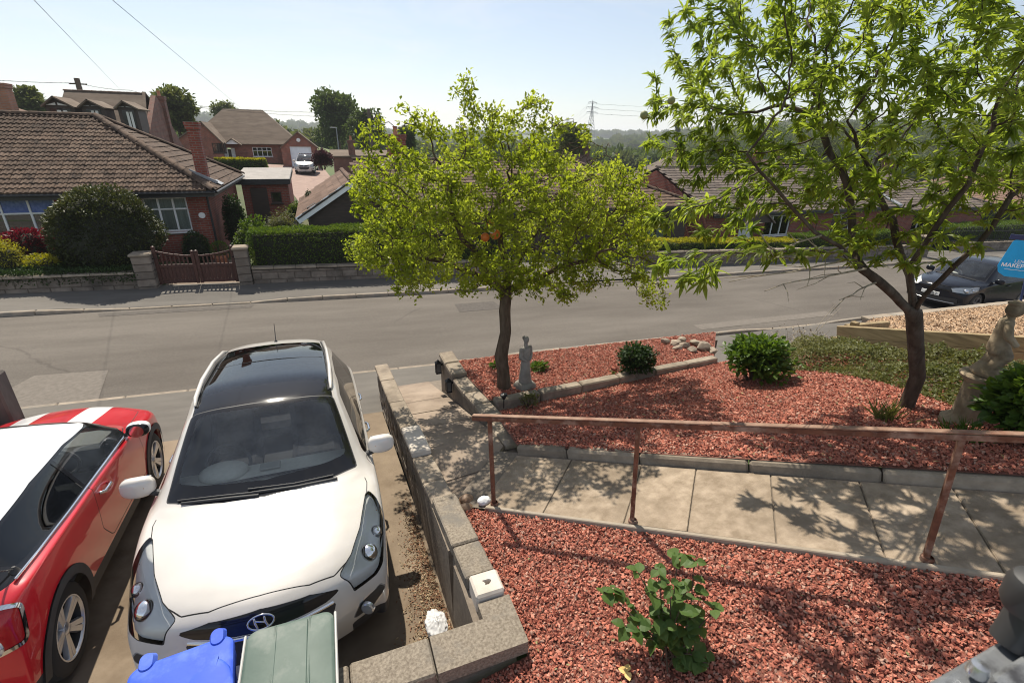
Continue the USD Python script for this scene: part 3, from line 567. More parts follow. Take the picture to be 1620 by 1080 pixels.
# ------------------------------------------------------------------ wheelie bins
M['blue_plastic'] = mat('blue_bin_plastic', (0.022, 0.07, 0.48), (0.035, 0.095, 0.56), scale=3, detail=6, rough=0.58, bump=0.08, bscale=30, spec=0.25, col3=(0.075, 0.145, 0.55), rscale=5)
M['green_plastic'] = mat('green_bin_plastic', (0.058, 0.092, 0.075), (0.088, 0.125, 0.105), scale=3, detail=6, rough=0.55, bump=0.08, bscale=30, spec=0.3, col3=(0.14, 0.165, 0.145), rscale=4)
M['grey_plastic'] = plain('grey_bin_plastic', (0.42, 0.42, 0.40), 0.5)
M['rubber'] = plain('black_rubber', (0.018, 0.018, 0.018), 0.75)
def rr_poly(w, d, r, n=5):
    return sbox(-w / 2 + r, -d / 2 + r, w / 2 - r, d / 2 - r).buffer(r, quad_segs=n)
def loft_rings(rings, cap=True):
    n = len(rings[0]); V = np.vstack(rings); F = []
    for k in range(len(rings) - 1):
        for a in range(n):
            b = (a + 1) % n; F += [[k * n + a, k * n + b, (k + 1) * n + b], [k * n + a, (k + 1) * n + b, (k + 1) * n + a]]
    if cap:
        c0, c1 = len(V), len(V) + 1; V = np.vstack([V, rings[0].mean(0), rings[-1].mean(0)])
        for a in range(n):
            b = (a + 1) % n; F += [[c0, b, a], [c1, (len(rings) - 1) * n + a, (len(rings) - 1) * n + b]]
    return V, np.array(F)
def ring(w, d, r, z, n=5, c=(0, 0)):
    p = np.array(rr_poly(w, d, r, n).exterior.coords)[:-1]
    if not shapely.is_ccw(rr_poly(w, d, r, n).exterior): p = p[::-1]
    k = np.argmin(np.arctan2(p[:, 1], p[:, 0])); p = np.roll(p, -k, axis=0); return np.column_stack([p + c, np.full(len(p), z)])
def wheelie_bin(name, label, loc, rz_, mt, style):
    t = Thing(name, label, 'wheelie bin', loc, rz_); k = dict(local=True); add0 = t.add
    t.add = lambda n_, m_, *a, **q: add0(n_, tf(m_, None, (0, 0, 0), (1, 1, .925)), *a, **q)
    W, D = (0.47, 0.56) if style == 'blue' else (0.455, 0.54)
    t.add('body', loft_rings([ring(W * 0.74, D * 0.70, 0.05, 0.03, c=(0, -0.02)), ring(W * 0.78, D * 0.74, 0.05, 0.10, c=(0, -0.02)), ring(W * 0.95, D * 0.94, 0.05, 0.95), ring(W * 0.96, D * 0.95, 0.05, 0.98), ring(W * 1.02, D * 1.01, 0.055, 0.985), ring(W * 1.02, D * 1.01, 0.055, 1.02), ring(W * 0.97, D * 0.96, 0.05, 1.024)]), mt, 30, **k)
    # lid: hinge on the +y side, falling a little to the front
    lid = loft_rings([ring(W * 1.04, D * 1.05, 0.06, 1.024, 6), ring(W * 1.045, D * 1.055, 0.06, 1.045, 6), ring(W * 1.03, D * 1.03, 0.06, 1.066, 6), ring(W * 0.95, D * 0.94, 0.05, 1.078, 6), ring(W * 0.4, D * 0.4, 0.04, 1.088, 6)])
    lid[0][:, 2] += 0.05 * (lid[0][:, 1] + D / 2)
    lp = t.add('lid', lid, mt, 30, **k); zl = lambda y: 1.086 + 0.05 * (y + D / 2)
    if style == 'blue':
        t.add('label_panel', (lambda g: (g[0], g[1]))(tf(prism(Polygon([(-0.15, 0), (-0.17, 0.11), (0.13, 0.14), (0.165, 0.12), (0.15, 0.03), (0.1, 0.0)]).buffer(0.012), 0.012), rx(0.05), (0, D / 2 - 0.24, zl(D / 2 - 0.24) - 0.003))), mt, 25, under=lp, **k)
        for s in (-1, 1):
            h = loft_rings([ring(0.075, 0.11, 0.03, 0, 5), ring(0.085, 0.12, 0.03, 0.02, 5), ring(0.06, 0.09, 0.028, 0.055, 5)]); t.add('hinge_lug', tf(h, rx(0.12), (s * (W / 2 - 0.07), D / 2 + 0.015, 1.065)), mt, 35, under=lp, **k)
        for x in (-0.02,): t.add('lid_seam', tf(beam((x, -D * 0.42, 0), (x + 0.03, D * 0.02, 0.0), 0.006, 0.006), None, (0, 0, zl(-0.1) - 0.008)), mt, under=lp, **k)
        t.add('lid_rib', tf(ball((0, 0, 0), (0.13, 0.19, 0.018), 2), rx(0.05), (0.12, -0.02, zl(0) - 0.004)), mt, True, under=lp, **k)
    else:
        for x in (-0.085, 0.105): t.add('lid_groove', beam((x, -D / 2 + 0.04, zl(-D / 2 + 0.04) + 0.001), (x, D / 2 + 0.0, zl(D / 2) - 0.012), 0.012, 0.014, 0.004), mt, under=lp, **k)
        t.add('raised_panel', tf(box((0, 0, 0), (0.17, D * 0.92, 0.012), 0.005), rx(0.05), (0.01, 0, zl(0))), mt, under=lp, **k)
        for s in (-1, 1): t.add('lid_edge', tf(box((0, 0, 0), (0.014, D * 1.0, 0.035), 0.005), rx(0.05), (s * W * 0.535, 0, 1.062)), M['grey_plastic'], under=lp, **k)
    t.add('handle', J([cyl((-W / 2 + 0.05, D / 2 + 0.06, 0.99), (W / 2 - 0.05, D / 2 + 0.06, 0.99), 0.016, n=10), beam((-W / 2 + 0.06, D / 2 - 0.02, 0.97), (-W / 2 + 0.06, D / 2 + 0.06, 0.99), 0.03, 0.03), beam((W / 2 - 0.06, D / 2 - 0.02, 0.97), (W / 2 - 0.06, D / 2 + 0.06, 0.99), 0.03, 0.03)]), mt, 30, **k)
    for s in (-1, 1): t.add('wheel', lathe([(0.03, -0.025), (0.085, -0.025), (0.1, -0.015), (0.1, 0.015), (0.085, 0.025), (0.03, 0.025)], 16, (s * W * 0.44, D * 0.36, 0.1), (1, 0, 0)), M['rubber'], 30, **k)
    return t
wheelie_bin('wheelie_bin', 'blue plastic wheelie bin with scuffed lid in front of the white car', (-0.975, 2.02, float(zd(-0.97, 2.0)) - 0.02), 0.10, M['blue_plastic'], 'blue')
wheelie_bin('wheelie_bin', 'dark green wheelie bin with sun-bleached lid beside the blue one', (-0.468, 2.325 - 0.28, float(zd(-0.47, 2.0)) - 0.03), -0.02, M['green_plastic'], 'green')

# ------------------------------------------------------------------ small things in the garden
M['black_metal'] = plain('black_metal', (0.015, 0.015, 0.016), 0.35, 0.6)
M['frosted'] = plain('lantern_glass', (0.10, 0.10, 0.10), 0.2)
def lantern(y, label):
    c = np.array([wl(y) - 0.052, y, 0.27 if y > 6.6 else 0.22]); t = Thing('wall_lantern', label, 'lantern', c)
    t.add('roof', loft_rings([ring(0.10, 0.10, 0.01, 0.085), ring(0.03, 0.03, 0.01, 0.125), ring(0.02, 0.02, 0.008, 0.14)]), M['black_metal'], local=True)
    for sx in (-1, 1):
        for sy in (-1, 1): t.add('corner_bar', box((sx * 0.037, sy * 0.037, 0.0), (0.012, 0.012, 0.17), 0), M['black_metal'], local=True)
    t.add('glass', box((0, 0, 0), (0.066, 0.066, 0.16)), M['frosted'], local=True); t.add('base', box((0, 0, -0.09), (0.09, 0.09, 0.018), 0.004), M['black_metal'], local=True)
    t.add('bracket', box((0.045, 0, 0.05), (0.05, 0.03, 0.03), 0.004), M['black_metal'], local=True)
lantern(6.98, 'small black lantern on the path wall, at its end by the road')
lantern(6.40, 'small black lantern on the path wall, nearer of the two to the handrail')
c = at_z(797, 640, 0.46); sl = Thing('spike_light', 'small black spike light at the corner of the stone edging', 'garden light', c)
sl.add('spike', cyl((0, 0, -0.05), (0, 0, 0.10), 0.007), M['black_metal'], local=True); sl.add('lamp_head', lathe([(0.0, 0.17), (0.045, 0.155), (0.05, 0.14), (0.03, 0.12), (0.02, 0.09), (0, 0.085)], 12), M['black_metal'], 30, local=True)
M['statue'] = mat('statue_stone', (0.19, 0.175, 0.15), (0.30, 0.28, 0.245), scale=6, detail=8, rough=0.92, bump=0.4, bscale=40, spec=0.2, col3=(0.13, 0.125, 0.10))
M['statue_brown'] = mat('statue_weathered', (0.19, 0.145, 0.095), (0.32, 0.255, 0.175), scale=7, detail=8, rough=0.92, bump=0.5, bscale=35, spec=0.2, col3=(0.085, 0.07, 0.05), rscale=3.2)
def hullsurf(bones, refine=0.02, it=8, lump=0.0, seed=0):
    """One continuous figure from bones (p, rp, q, rq): hulls of spheres joined, refined and smoothed."""
    acc = None
    for p, rp, q, rq in bones:
        a = m3.Manifold.sphere(1, 16).scale(tuple(np.broadcast_to(rp, 3).astype(float))).translate(tuple(map(float, p))); b = m3.Manifold.sphere(1, 16).scale(tuple(np.broadcast_to(rq, 3).astype(float))).translate(tuple(map(float, q)))
        h = m3.Manifold.batch_hull([a, b]); acc = h if acc is None else acc + h
    acc = acc.refine_to_length(refine); q = acc.to_mesh(); t = trimesh.Trimesh(q.vert_properties[:, :3], q.tri_verts, process=True)
    trimesh.smoothing.filter_taubin(t, iterations=it)
    v = np.asarray(t.vertices)
    if lump: v = v + np.asarray(t.vertex_normals) * ((meshkit.fbm(v * 9 + seed, 4, seed) - 0.5) * lump)[:, None]
    return v, np.asarray(t.faces)
c = at_z(830, 611, 0.41); st = Thing('lady_statue', 'grey stone statue of a robed lady standing by the gnarled tree trunk', 'statue', c, 0.3)
lady = [((0, 0, 0.08), (0.10, 0.085, 0.03), (0, 0, 0.30), (0.075, 0.07, 0.05)), ((0, 0, 0.30), (0.075, 0.068, 0.05), (0.0, 0, 0.44), (0.062, 0.055, 0.05)), ((0, 0, 0.44), (0.062, 0.055, 0.04), (0, 0, 0.585), (0.078, 0.052, 0.045)),
        ((0.075, 0, 0.60), 0.032, (0.092, -0.01, 0.48), 0.027), ((0.092, -0.01, 0.48), 0.027, (0.03, -0.06, 0.44), 0.022), ((-0.075, 0, 0.60), 0.032, (-0.095, -0.01, 0.48), 0.027), ((-0.095, -0.01, 0.48), 0.027, (-0.03, -0.06, 0.43), 0.022),
        ((0, 0, 0.62), 0.03, (0, 0, 0.68), 0.026), ((0, -0.004, 0.715), (0.036, 0.042, 0.045), (0, -0.006, 0.735), (0.037, 0.043, 0.045)), ((0, 0.03, 0.74), 0.032, (0, 0.045, 0.745), 0.026)]
st.add('figure', hullsurf(lady, 0.016, 5, 0.010, 3), M['statue'], True, local=True)
st.add('plinth', loft_rings([ring(0.27, 0.25, 0.05, -0.05), ring(0.27, 0.25, 0.05, 0.03), ring(0.235, 0.215, 0.05, 0.065), ring(0.2, 0.18, 0.05, 0.085)]), M['statue'], 30, local=True)
c = np.array([5.31, 2.07, float(zb2(5.31, 2.07)) - 0.03]); ch = Thing('cherub_statue', 'weathered brown stone cherub on a fluted column beside the large bush', 'statue', c, 0.5)
pr_ = [(0.0, -0.05), (0.19, -0.05), (0.19, 0.03), (0.15, 0.06), (0.12, 0.09), (0.115, 0.40), (0.135, 0.43), (0.17, 0.46), (0.18, 0.485), (0.17, 0.50), (0.0, 0.50)]
pv, pf = lathe(pr_, 36); rad = np.hypot(pv[:, 0], pv[:, 1]); an = np.arctan2(pv[:, 1], pv[:, 0]); mask = (pv[:, 2] > 0.07) & (pv[:, 2] < 0.42)
pv[mask, :2] *= (1 + 0.05 * np.cos(12 * an[mask]))[:, None]
ch.add('column', (pv, pf), M['statue_brown'], 40, local=True)
cher = [((0, 0, 0.53), (0.13, 0.12, 0.05), (0.0, 0.0, 0.58), (0.10, 0.09, 0.05)), ((0.03, 0.02, 0.58), 0.06, (0.02, -0.02, 0.72), 0.065), ((-0.045, 0.0, 0.57), 0.05, (-0.05, -0.06, 0.70), 0.05), ((-0.05, -0.06, 0.70), 0.055, (0.0, -0.01, 0.78), 0.062),
        ((0.0, 0.0, 0.74), (0.085, 0.07, 0.05), (0.015, 0.01, 0.90), (0.075, 0.06, 0.05)), ((0.015, 0.01, 0.9), (0.075, 0.058, 0.05), (0.03, 0.01, 0.99), (0.08, 0.055, 0.035)),
        ((-0.05, 0, 0.985), 0.035, (-0.11, -0.02, 0.90), 0.03), ((-0.11, -0.02, 0.9), 0.03, (-0.075, -0.085, 0.83), 0.026), ((0.105, 0.01, 0.985), 0.035, (0.125, -0.03, 1.06), 0.028), ((0.125, -0.03, 1.06), 0.028, (0.06, -0.04, 1.13), 0.024),
        ((0.03, 0.0, 1.0), 0.035, (0.03, -0.005, 1.05), 0.03), ((0.03, -0.01, 1.09), (0.058, 0.062, 0.062), (0.03, -0.012, 1.115), (0.056, 0.06, 0.055)), ((0.03, 0.0, 1.15), (0.06, 0.055, 0.02), (0.02, -0.01, 1.165), (0.045, 0.04, 0.015))]
ch.add('figure', hullsurf(cher, 0.016, 4, 0.022, 8), M['statue_brown'], True, local=True)
M['bag'] = mat('white_bag_plastic', (0.58, 0.58, 0.58), (0.66, 0.66, 0.66), scale=6, rough=0.4, bump=0.25, bscale=9, bdist=0.01, trans=0.15)
def bag(c, s, seed):
    v, f = ball((0, 0, 0), 1.0, 4); n = meshkit.fbm(v * 2.3 + seed, 4, seed); rid = np.abs(meshkit.noise(v * 4 + seed, seed + 9) - 0.5)
    v = v * (0.78 + 0.5 * n - 0.35 * rid)[:, None]; k = v[:, 2] > 0.3; v[k, :2] *= (1 - 0.55 * np.clip((v[k, 2] - 0.3) / 0.6, 0, 1))[:, None]
    return v * np.array(s) + np.array(c), f
c = at_z(694, 994, float(zd(0.4, 2.6)) + 0.04); c[0] = min(c[0], 0.46)
single('plastic_bag', bag(c + [0, 0, 0.06], (0.085, 0.135, 0.07), 4), M['bag'], 'crumpled white plastic bag lying on the drive in the wall corner', 'bag', 40)
c = at_z(766, 796, 0.62); single('white_stone', ball(c + [0, 0, 0.03], (0.062, 0.052, 0.042), 3, 0.14, 3), plain('white_stone', (0.66, 0.66, 0.66), 0.7), 'rounded white stone at the foot of the first handrail post', 'stone', True)
M['pebble'] = mat('brown_pebble', (0.13, 0.075, 0.042), (0.24, 0.15, 0.09), scale=9, rough=0.6, bump=0.15, rnd=0.2)
for (u, v, r, k, lab) in ((737, 808, 0.062, 1, 'smooth dark brown stone in front of the other cobbles by the wall'), (738, 793, 0.06, 2, 'smooth olive brown cobble just behind the dark one by the wall'), (722, 800, 0.042, 3, 'small pinkish cobble tight against the drive wall')):
    c = at_z(u, v, 0.56); single('cobble', ball(c + [0, 0, r * 0.4], (r * 1.15, r * 0.95, r * 0.8), 3, 0.08, k), M['pebble'], lab, 'stone', True)
M['rock'] = mat('pale_rock', (0.20, 0.155, 0.115), (0.32, 0.26, 0.20), scale=6, detail=8, rough=0.9, bump=0.5, rnd=0.2, col3=(0.22, 0.18, 0.13))
rock_pos = [(1052, 541, .07, 'small tan rock at the left end of the rock pile'), (1068, 545, .10, 'long flat buff rock next to the left end of the pile'), (1083, 549, .09, 'sandy brown rock in the middle of the pile'), (1078, 541, .085, 'tan rock at the back of the pile against the front wall'),
            (1101, 545, .09, 'pale buff rock behind the big grey one'), (1112, 553, .135, 'largest grey rock of the pile, against the bushy shrub'), (1094, 556, .08, 'reddish buff rock at the front of the pile'), (1072, 553, .07, 'small pinkish rock at the front left of the pile'), (1128, 557, .09, 'grey rock at the right end of the pile')]
for i, (u, v, r, lab) in enumerate(rock_pos):
    c = at_z(u, v, 0.25); v_, f_ = ball((0, 0, 0), 1.0, 3, 0.5, 20 + i, 1.3); pl = np.random.default_rng(i).normal(size=(7, 3))
    for n_ in pl / np.linalg.norm(pl, axis=1, keepdims=True):
        d_ = v_ @ n_; v_ = v_ - np.outer(np.maximum(d_ - 0.66, 0) * 0.9, n_)
    single('rock', tf((v_, f_), rz(i * 1.3), c + [0, 0, r * 0.35], (r * 1.3, r * 0.95, r * 0.75)), M['rock'], lab, 'rock', 25)
# sleepers holding the neighbour's bed, low wall along the footway
M['sleeper'] = mat('sleeper_wood', (0.20, 0.142, 0.068), (0.30, 0.222, 0.115), scale=3, detail=9, rough=0.8, bump=0.35, bscale=30, bdist=0.004, stretch=(6, 0.6, 6), col3=(0.145, 0.10, 0.05), rscale=2, rnd=0.1)
sw = Thing('sleeper_wall', 'retaining wall of two long new timber sleepers around the wood chip bed', 'retaining wall', (8.0, 4, 0.8))
for i, (dz, y0) in enumerate(((0.0, 5.17), (-0.205, 5.22))):
    zt = lambda y: 0.862 + (5.16 - y) * 0.297
    sw.add('sleeper', beam((8.0, y0, zt(y0) - 0.1 + dz), (8.0, 2.55, zt(2.55) - 0.1 + dz), 0.10, 0.198, 0.008), M['sleeper'])
    sw.add('sleeper', beam((8.0, 2.54, zt(2.54) - 0.1 + dz), (8.0, 0.9, zt(0.9) - 0.1 + dz), 0.10, 0.198, 0.008), M['sleeper'])
sw.add('sleeper', beam((8.06, 5.10, 0.80), (9.5, 5.32, 0.62), 0.10, 0.19, 0.008), M['sleeper'], label='shorter sleeper that turns the corner')
sw.add('post', box((8.12, 5.02, 0.72), (0.1, 0.1, 0.5), 0.006), M['sleeper'])
nw = Thing('neighbour_wall', 'low pinkish concrete wall along the footway in front of the black car', 'wall', (15, 7.1, -0.5))
M['nwall'] = mat('neighbour_wall_render', (0.30, 0.235, 0.185), (0.40, 0.325, 0.26), scale=3, detail=8, rough=0.9, bump=0.3, bscale=40)
for i, a in enumerate(np.arange(11.85, 22, 1.0)): nw.add('coping_stone', coping((a, 7.13, -0.09 - 0.037 * (a - 11.85)), (a + 0.99, 7.13, -0.09 - 0.037 * (a - 10.86)), 0.22, 0.07, 0.012, seed=140 + i), M['slab'], 25)
nw.add('wall_core', prism(Polygon([(11.87, -1.25), (22.8, -1.6), (22.8, -0.56), (11.87, -0.165)]), 0.15, (0, 7.055, 0), XZ), M['nwall'])
# grey metal bracket with a dark knob, close to the lens at the lower right
br = Thing('metal_bracket', 'blurred grey metal bracket with a dark rounded knob in the bottom right corner', 'bracket', (0.85, 0.2, 2.9))
M['grey_metal'] = mat('grey_metal', (0.13, 0.137, 0.145), (0.24, 0.25, 0.26), scale=9, col3=(0.06, 0.06, 0.065), rscale=14, rough=0.45, metal=0.4, bump=0.1)
M['knob'] = plain('dark_knob', (0.030, 0.029, 0.029), 0.55)
a, b = at_z(1438, 1100, 2.86), at_z(1700, 948, 2.86); d_ = (b - a) / np.linalg.norm(b - a); s_ = np.array([d_[1], -d_[0], 0])
br.add('plate', beam(a + s_ * 0.11, b + s_ * 0.11, 0.22, 0.022, 0.006), M['grey_metal']); br.add('ridge', beam(a + d_ * 0.13 + s_ * 0.06 + [0, 0, 0.02], b + s_ * 0.06 + [0, 0, 0.02], 0.05, 0.03, 0.008), M['grey_metal'])
k0 = at_z(1618, 985, 2.93); k1 = at_z(1622, 950, 2.99)
br.add('stem', cyl(k0 - [0, 0, 0.05], k0 + [0.02, 0, 0.03], 0.030, 0.032, 20), M['knob'], 40)
br.add('knob', lathe([(0.0, -0.030), (0.030, -0.028), (0.037, -0.012), (0.038, 0.022), (0.033, 0.036), (0.02, 0.043), (0.0, 0.046)], 24, k1 + [0.018, 0, 0]), M['knob'], 40)
br.add('bolt', lathe([(0, 0.012), (0.012, 0.010), (0.015, 0), (0.015, -0.01)], 12, at_z(1548, 1058, 2.895)), plain('bolt_steel', (0.6, 0.6, 0.6), 0.25, 0.9), 30)
# ------------------------------------------------------------------ cars
from scipy.interpolate import PchipInterpolator, Akima1DInterpolator
def shell(stations, na=9, nk=7):
    """A smooth closed body skin from stations (s, bow, nine (y, z) from the sill to the centre line); s runs from the front back."""
    S, Y, Z = [], [], []
    for s, bow, pts in stations:
        y = np.array([p[0] for p in pts]); z = np.array([p[1] for p in pts]); q = s + bow * (y / 0.9) ** 2
        S.append(np.concatenate([q, q[-2::-1]])); Y.append(np.concatenate([y, -y[-2::-1]])); Z.append(np.concatenate([z, z[-2::-1]]))
    A = np.arange(len(stations)); a = np.linspace(0, len(stations) - 1, (len(stations) - 1) * na + 1); k = np.linspace(0, 16, 16 * nk + 1)
    out = []
    for G in (S, Y, Z):
        G = PchipInterpolator(A, np.array(G), axis=0)(a); out.append(PchipInterpolator(np.arange(17), G, axis=1)(k))
    n, m = out[0].shape; V = np.stack(out, -1).reshape(-1, 3); i = np.arange(n - 1)[:, None] * m; j = np.arange(m - 1)[None]
    F = np.stack([i + j, i + j + 1, i + m + j + 1, i + m + j], -1).reshape(-1, 4); F = np.vstack([F[:, [0, 1, 2]], F[:, [0, 2, 3]]])
    ar = np.linalg.norm(np.cross(V[F[:, 1]] - V[F[:, 0]], V[F[:, 2]] - V[F[:, 0]]), axis=1); F = F[ar > 1e-9]
    N = norm_of(V, F)
    if (N[:, 2] * (V[:, 2] > np.percentile(V[:, 2], 90))).sum() < 0: F = F[:, ::-1]; N = -N
    # weld-like smoothing of normals where vertices coincide
    key = np.round(V, 4); _, inv = np.unique(key, axis=0, return_inverse=True); inv = inv.ravel(); acc = np.zeros((inv.max() + 1, 3)); np.add.at(acc, inv, N); N = acc[inv]; N /= np.maximum(np.linalg.norm(N, axis=1, keepdims=True), 1e-9)
    return np.hstack([V, N]), F
def split(VN, F, fld):
    """Cuts a mesh along the zero of a field given at its vertices: (inside, outside)."""
    s = fld < 0; c = s[F].sum(1); ins, outs = [F[c == 3]], [F[c == 0]]; V = [VN]; n = len(VN)
    for cnt in (1, 2):
        T = F[c == cnt]
        if not len(T): continue
        odd = s[T] if cnt == 1 else ~s[T]; k = odd.argmax(1); r = np.arange(len(T)); p, q, w = T[r, k], T[r, (k + 1) % 3], T[r, (k + 2) % 3]
        def mid(u, v):
            t = fld[u] / (fld[u] - fld[v]); return VN[u] * (1 - t)[:, None] + VN[v] * t[:, None]
        V += [mid(p, q), mid(p, w)]; e = n + np.arange(len(T)); g = e + len(T); n += 2 * len(T)
        one, two = np.stack([p, e, g], 1), np.vstack([np.stack([e, q, w], 1), np.stack([e, w, g], 1)])
        (ins if cnt == 1 else outs).append(one); (outs if cnt == 1 else ins).append(two)
    V = np.vstack(V); return (V, np.vstack(ins)), (V, np.vstack(outs))
def compact(V, F):
    u, inv = np.unique(F, return_inverse=True); return V[u], inv.reshape(-1, 3)
def sd(P, poly):
    poly = poly if hasattr(poly, 'geom_type') else Polygon(poly); pts = shapely.points(P); shapely.prepare(poly)
    d = shapely.distance(pts, poly.boundary); return np.where(shapely.contains(poly, pts), -d, d)
def smoothpoly(pts, r=0.03, sym=False):
    if sym: pts = list(pts) + [(a, -b) for a, b in pts[::-1]]
    p = Polygon(pts); p = p if p.is_valid else p.buffer(0); return p.buffer(-r).buffer(2 * r).buffer(-r)
class Car:
    def __init__(s, name, label, origin, d, st, scale=(1, 1, 1), na=9, nk=7, up=None, group=None):
        d = np.asarray(d, float); d /= np.linalg.norm(d); u = np.array([0, 0, 1.0]) if up is None else np.asarray(up, float); r = np.cross(u, d); r /= np.linalg.norm(r); u = np.cross(d, r)
        s.M = np.stack([d, r, u], 1); s.o = np.asarray(origin, float); s.t = Thing(name, label, 'car', s.o + d * 2.0 * scale[0], group=group)
        s.V, s.F = shell(st, na, nk); s.V[:, :3] *= scale; s.V[:, 3:] /= np.asarray(scale); s.V[:, 3:] /= np.linalg.norm(s.V[:, 3:], axis=1, keepdims=True); s.sc = scale
    def P(s, kind, V=None):
        V = s.V if V is None else V
        return {'top': V[:, [0, 1]], 'side': V[:, [0, 2]], 'front': V[:, [1, 2]]}[kind] / np.array({'top': s.sc[:2], 'side': (s.sc[0], s.sc[2]), 'front': s.sc[1:]}[kind])
    def emit(s, name, VF_, mt, under=None, label=None, off=0.0):
        V, F = compact(*VF_)
        if not len(F): return None
        _, w = np.unique(np.round(V[:, :3], 4), axis=0, return_inverse=True); w = w.ravel(); from scipy.sparse import coo_matrix; from scipy.sparse.csgraph import connected_components
        E = w[F]; g = coo_matrix((np.ones(len(E) * 2), (np.r_[E[:, 0], E[:, 1]], np.r_[E[:, 1], E[:, 2]])), shape=(w.max() + 1,) * 2); nc, lab = connected_components(g, directed=False)
        if nc > 1:                          # each loose piece is a part of its own; crumbs are dropped
            fl = lab[E[:, 0]]; cnt = np.bincount(fl, minlength=nc); first = None
            for k in np.argsort(-cnt):
                if cnt[k] >= 10 or k == cnt.argmax():
                    p = s.emit1(name, compact(V, F[fl == k]), mt, under, label, off); first = first or p
            return first
        return s.emit1(name, (V, F), mt, under, label, off)
    def emit1(s, name, VF_, mt, under=None, label=None, off=0.0):
        V, F = VF_
        v = V[:, :3] + V[:, 3:] * off; N = V[:, 3:] @ s.M.T
        return s.t.add(name, (v @ s.M.T + s.o, F if np.linalg.det(s.M) > 0 else F[:, ::-1]), mt, under=under, label=label, normals=N / np.maximum(np.linalg.norm(N, axis=1, keepdims=True), 1e-9))
    def cut(s, fld, ring=0.0):
        """Takes the inside of the field off the body; returns (inside, ring round it)."""
        V0, F0 = s.V, s.F; n0 = len(V0)
        (V1, Fi), (_, Fo) = split(s.V, s.F, fld)
        if ring <= 0: s.V, s.F = V1, Fo; return (V1, Fi), None
        # the field at the new vertices is 0
        f1 = np.concatenate([fld, np.zeros(len(V1) - n0)]) - ring
        f1[n0:] = -ring
        (V2, Fr), (_, Fo2) = split(V1, Fo, f1); s.V, s.F = V2, Fo2; return (V1, Fi), (V2, Fr)
    def gap(s, name, fld, mask, w=0.004):
        """A thin dark shut line along the zero of fld(V) where mask(V) < 0."""
        (V1, Fi), (_, Fo) = split(s.V, s.F, mask(s.V)); parts = [(V1, Fo)]
        (V2, Fa), (_, Fb) = split(V1, Fi, fld(V1) - w); parts.append((V2, Fb)); (V3, Fc), (_, Fd) = split(V2, Fa, fld(V2) + w); parts.append((V3, Fc)); ring_ = (V3, Fd)
        cs = [compact(*p) for p in parts if len(p[1])]; o = np.cumsum([0] + [len(c_[0]) for c_ in cs[:-1]]); s.V = np.vstack([c_[0] for c_ in cs]); s.F = np.vstack([c_[1] + k for c_, k in zip(cs, o)])
        if len(ring_[1]): s.emit(name, ring_, M['gap'])
    def add(s, name, mesh, mt, smooth=False, under=None, label=None):
        v, f = VF(mesh); v = v * np.asarray(s.sc); return s.t.add(name, (v @ s.M.T + s.o, f if np.linalg.det(s.M) > 0 else f[:, ::-1]), mt, smooth, under, label)
def wheel(car, s_, side, z, R, W, y, spokes, rimmat, twin=True, name='wheel'):
    """Tyre, rim and spokes; y: outer face."""
    o = lambda m: (lambda v, f: (np.stack([v[:, 0] + s_, side * (y - v[:, 2]), v[:, 1] + z], 1), f if side < 0 else f[:, ::-1]))(*VF(m))
    ty = car.add('tyre', o(lathe([(R * 0.66, 0.012), (R * 0.72, 0.0), (R * 0.90, 0.004), (R * 0.97, 0.02), (R, 0.05), (R, W - 0.04), (R * 0.95, W), (R * 0.6, W)], 40)), M['rubber'], 35)
    rm = car.add('rim', o(lathe([(R * 0.685, 0.008), (R * 0.66, 0.006), (R * 0.635, 0.02), (R * 0.60, 0.10), (R * 0.1, 0.125), (0.0, 0.125)], 40)), M['rim_dark'], 35)
    car.add('rim_lip', o(lathe([(R * 0.69, 0.012), (R * 0.685, 0.004), (R * 0.655, 0.004), (R * 0.63, 0.02)], 40)), rimmat, 35, under=rm)
    for k in range(spokes):
        a = k / spokes * 2 * math.pi
        for da in ((-0.13, 0.13) if twin else (0,)):
            p0 = np.array([math.cos(a + da * 2.2) * R * 0.12, math.sin(a + da * 2.2) * R * 0.12, 0.045]); p1 = np.array([math.cos(a + da) * R * 0.65, math.sin(a + da) * R * 0.65, 0.018])
            q = loft_rings([np.array([p0 + [-math.sin(a) * w, math.cos(a) * w, t] for w, t in ((-.018, .02), (.018, .02), (.014, -.012), (-.014, -.012))]), np.array([p1 + [-math.sin(a) * w, math.cos(a) * w, t] for w, t in ((-.030, .025), (.030, .025), (.022, -.008), (-.022, -.008))])])
            car.add('spoke', o(q), rimmat, 25, under=rm)
    car.add('hub_cap', o(lathe([(0, 0.018), (R * 0.09, 0.02), (R * 0.14, 0.03), (R * 0.17, 0.06)], 20)), rimmat, 35, under=rm)
M['paint_white'] = plain('white_car_paint', (0.56, 0.53, 0.49), 0.35, coat=1.0)
M['paint_red'] = plain('red_car_paint', (0.50, 0.006, 0.014), 0.35, coat=1.0)
M['paint_roof'] = plain('white_roof_paint', (0.80, 0.80, 0.80), 0.35, coat=1.0)
M['paint_black'] = plain('black_car_paint', (0.004, 0.005, 0.009), 0.22, coat=0.15, spec=0.3)
M['gloss_black'] = plain('gloss_black_trim', (0.008, 0.008, 0.009), 0.08)
M['pano'] = glassmat('panoramic_glass', (0.20, 0.205, 0.215), 1.55, 0.02)
M['trim_black'] = mat('matt_black_trim', (0.022, 0.022, 0.023), (0.032, 0.032, 0.034), scale=20, rough=0.6, bump=0.05)
M['gap'] = plain('panel_gap', (0.012, 0.012, 0.012), 0.8)
M['rim_dark'] = plain('rim_shadow', (0.03, 0.03, 0.03), 0.6)
M['alloy'] = plain('alloy_silver', (0.62, 0.62, 0.62), 0.28, 0.75)
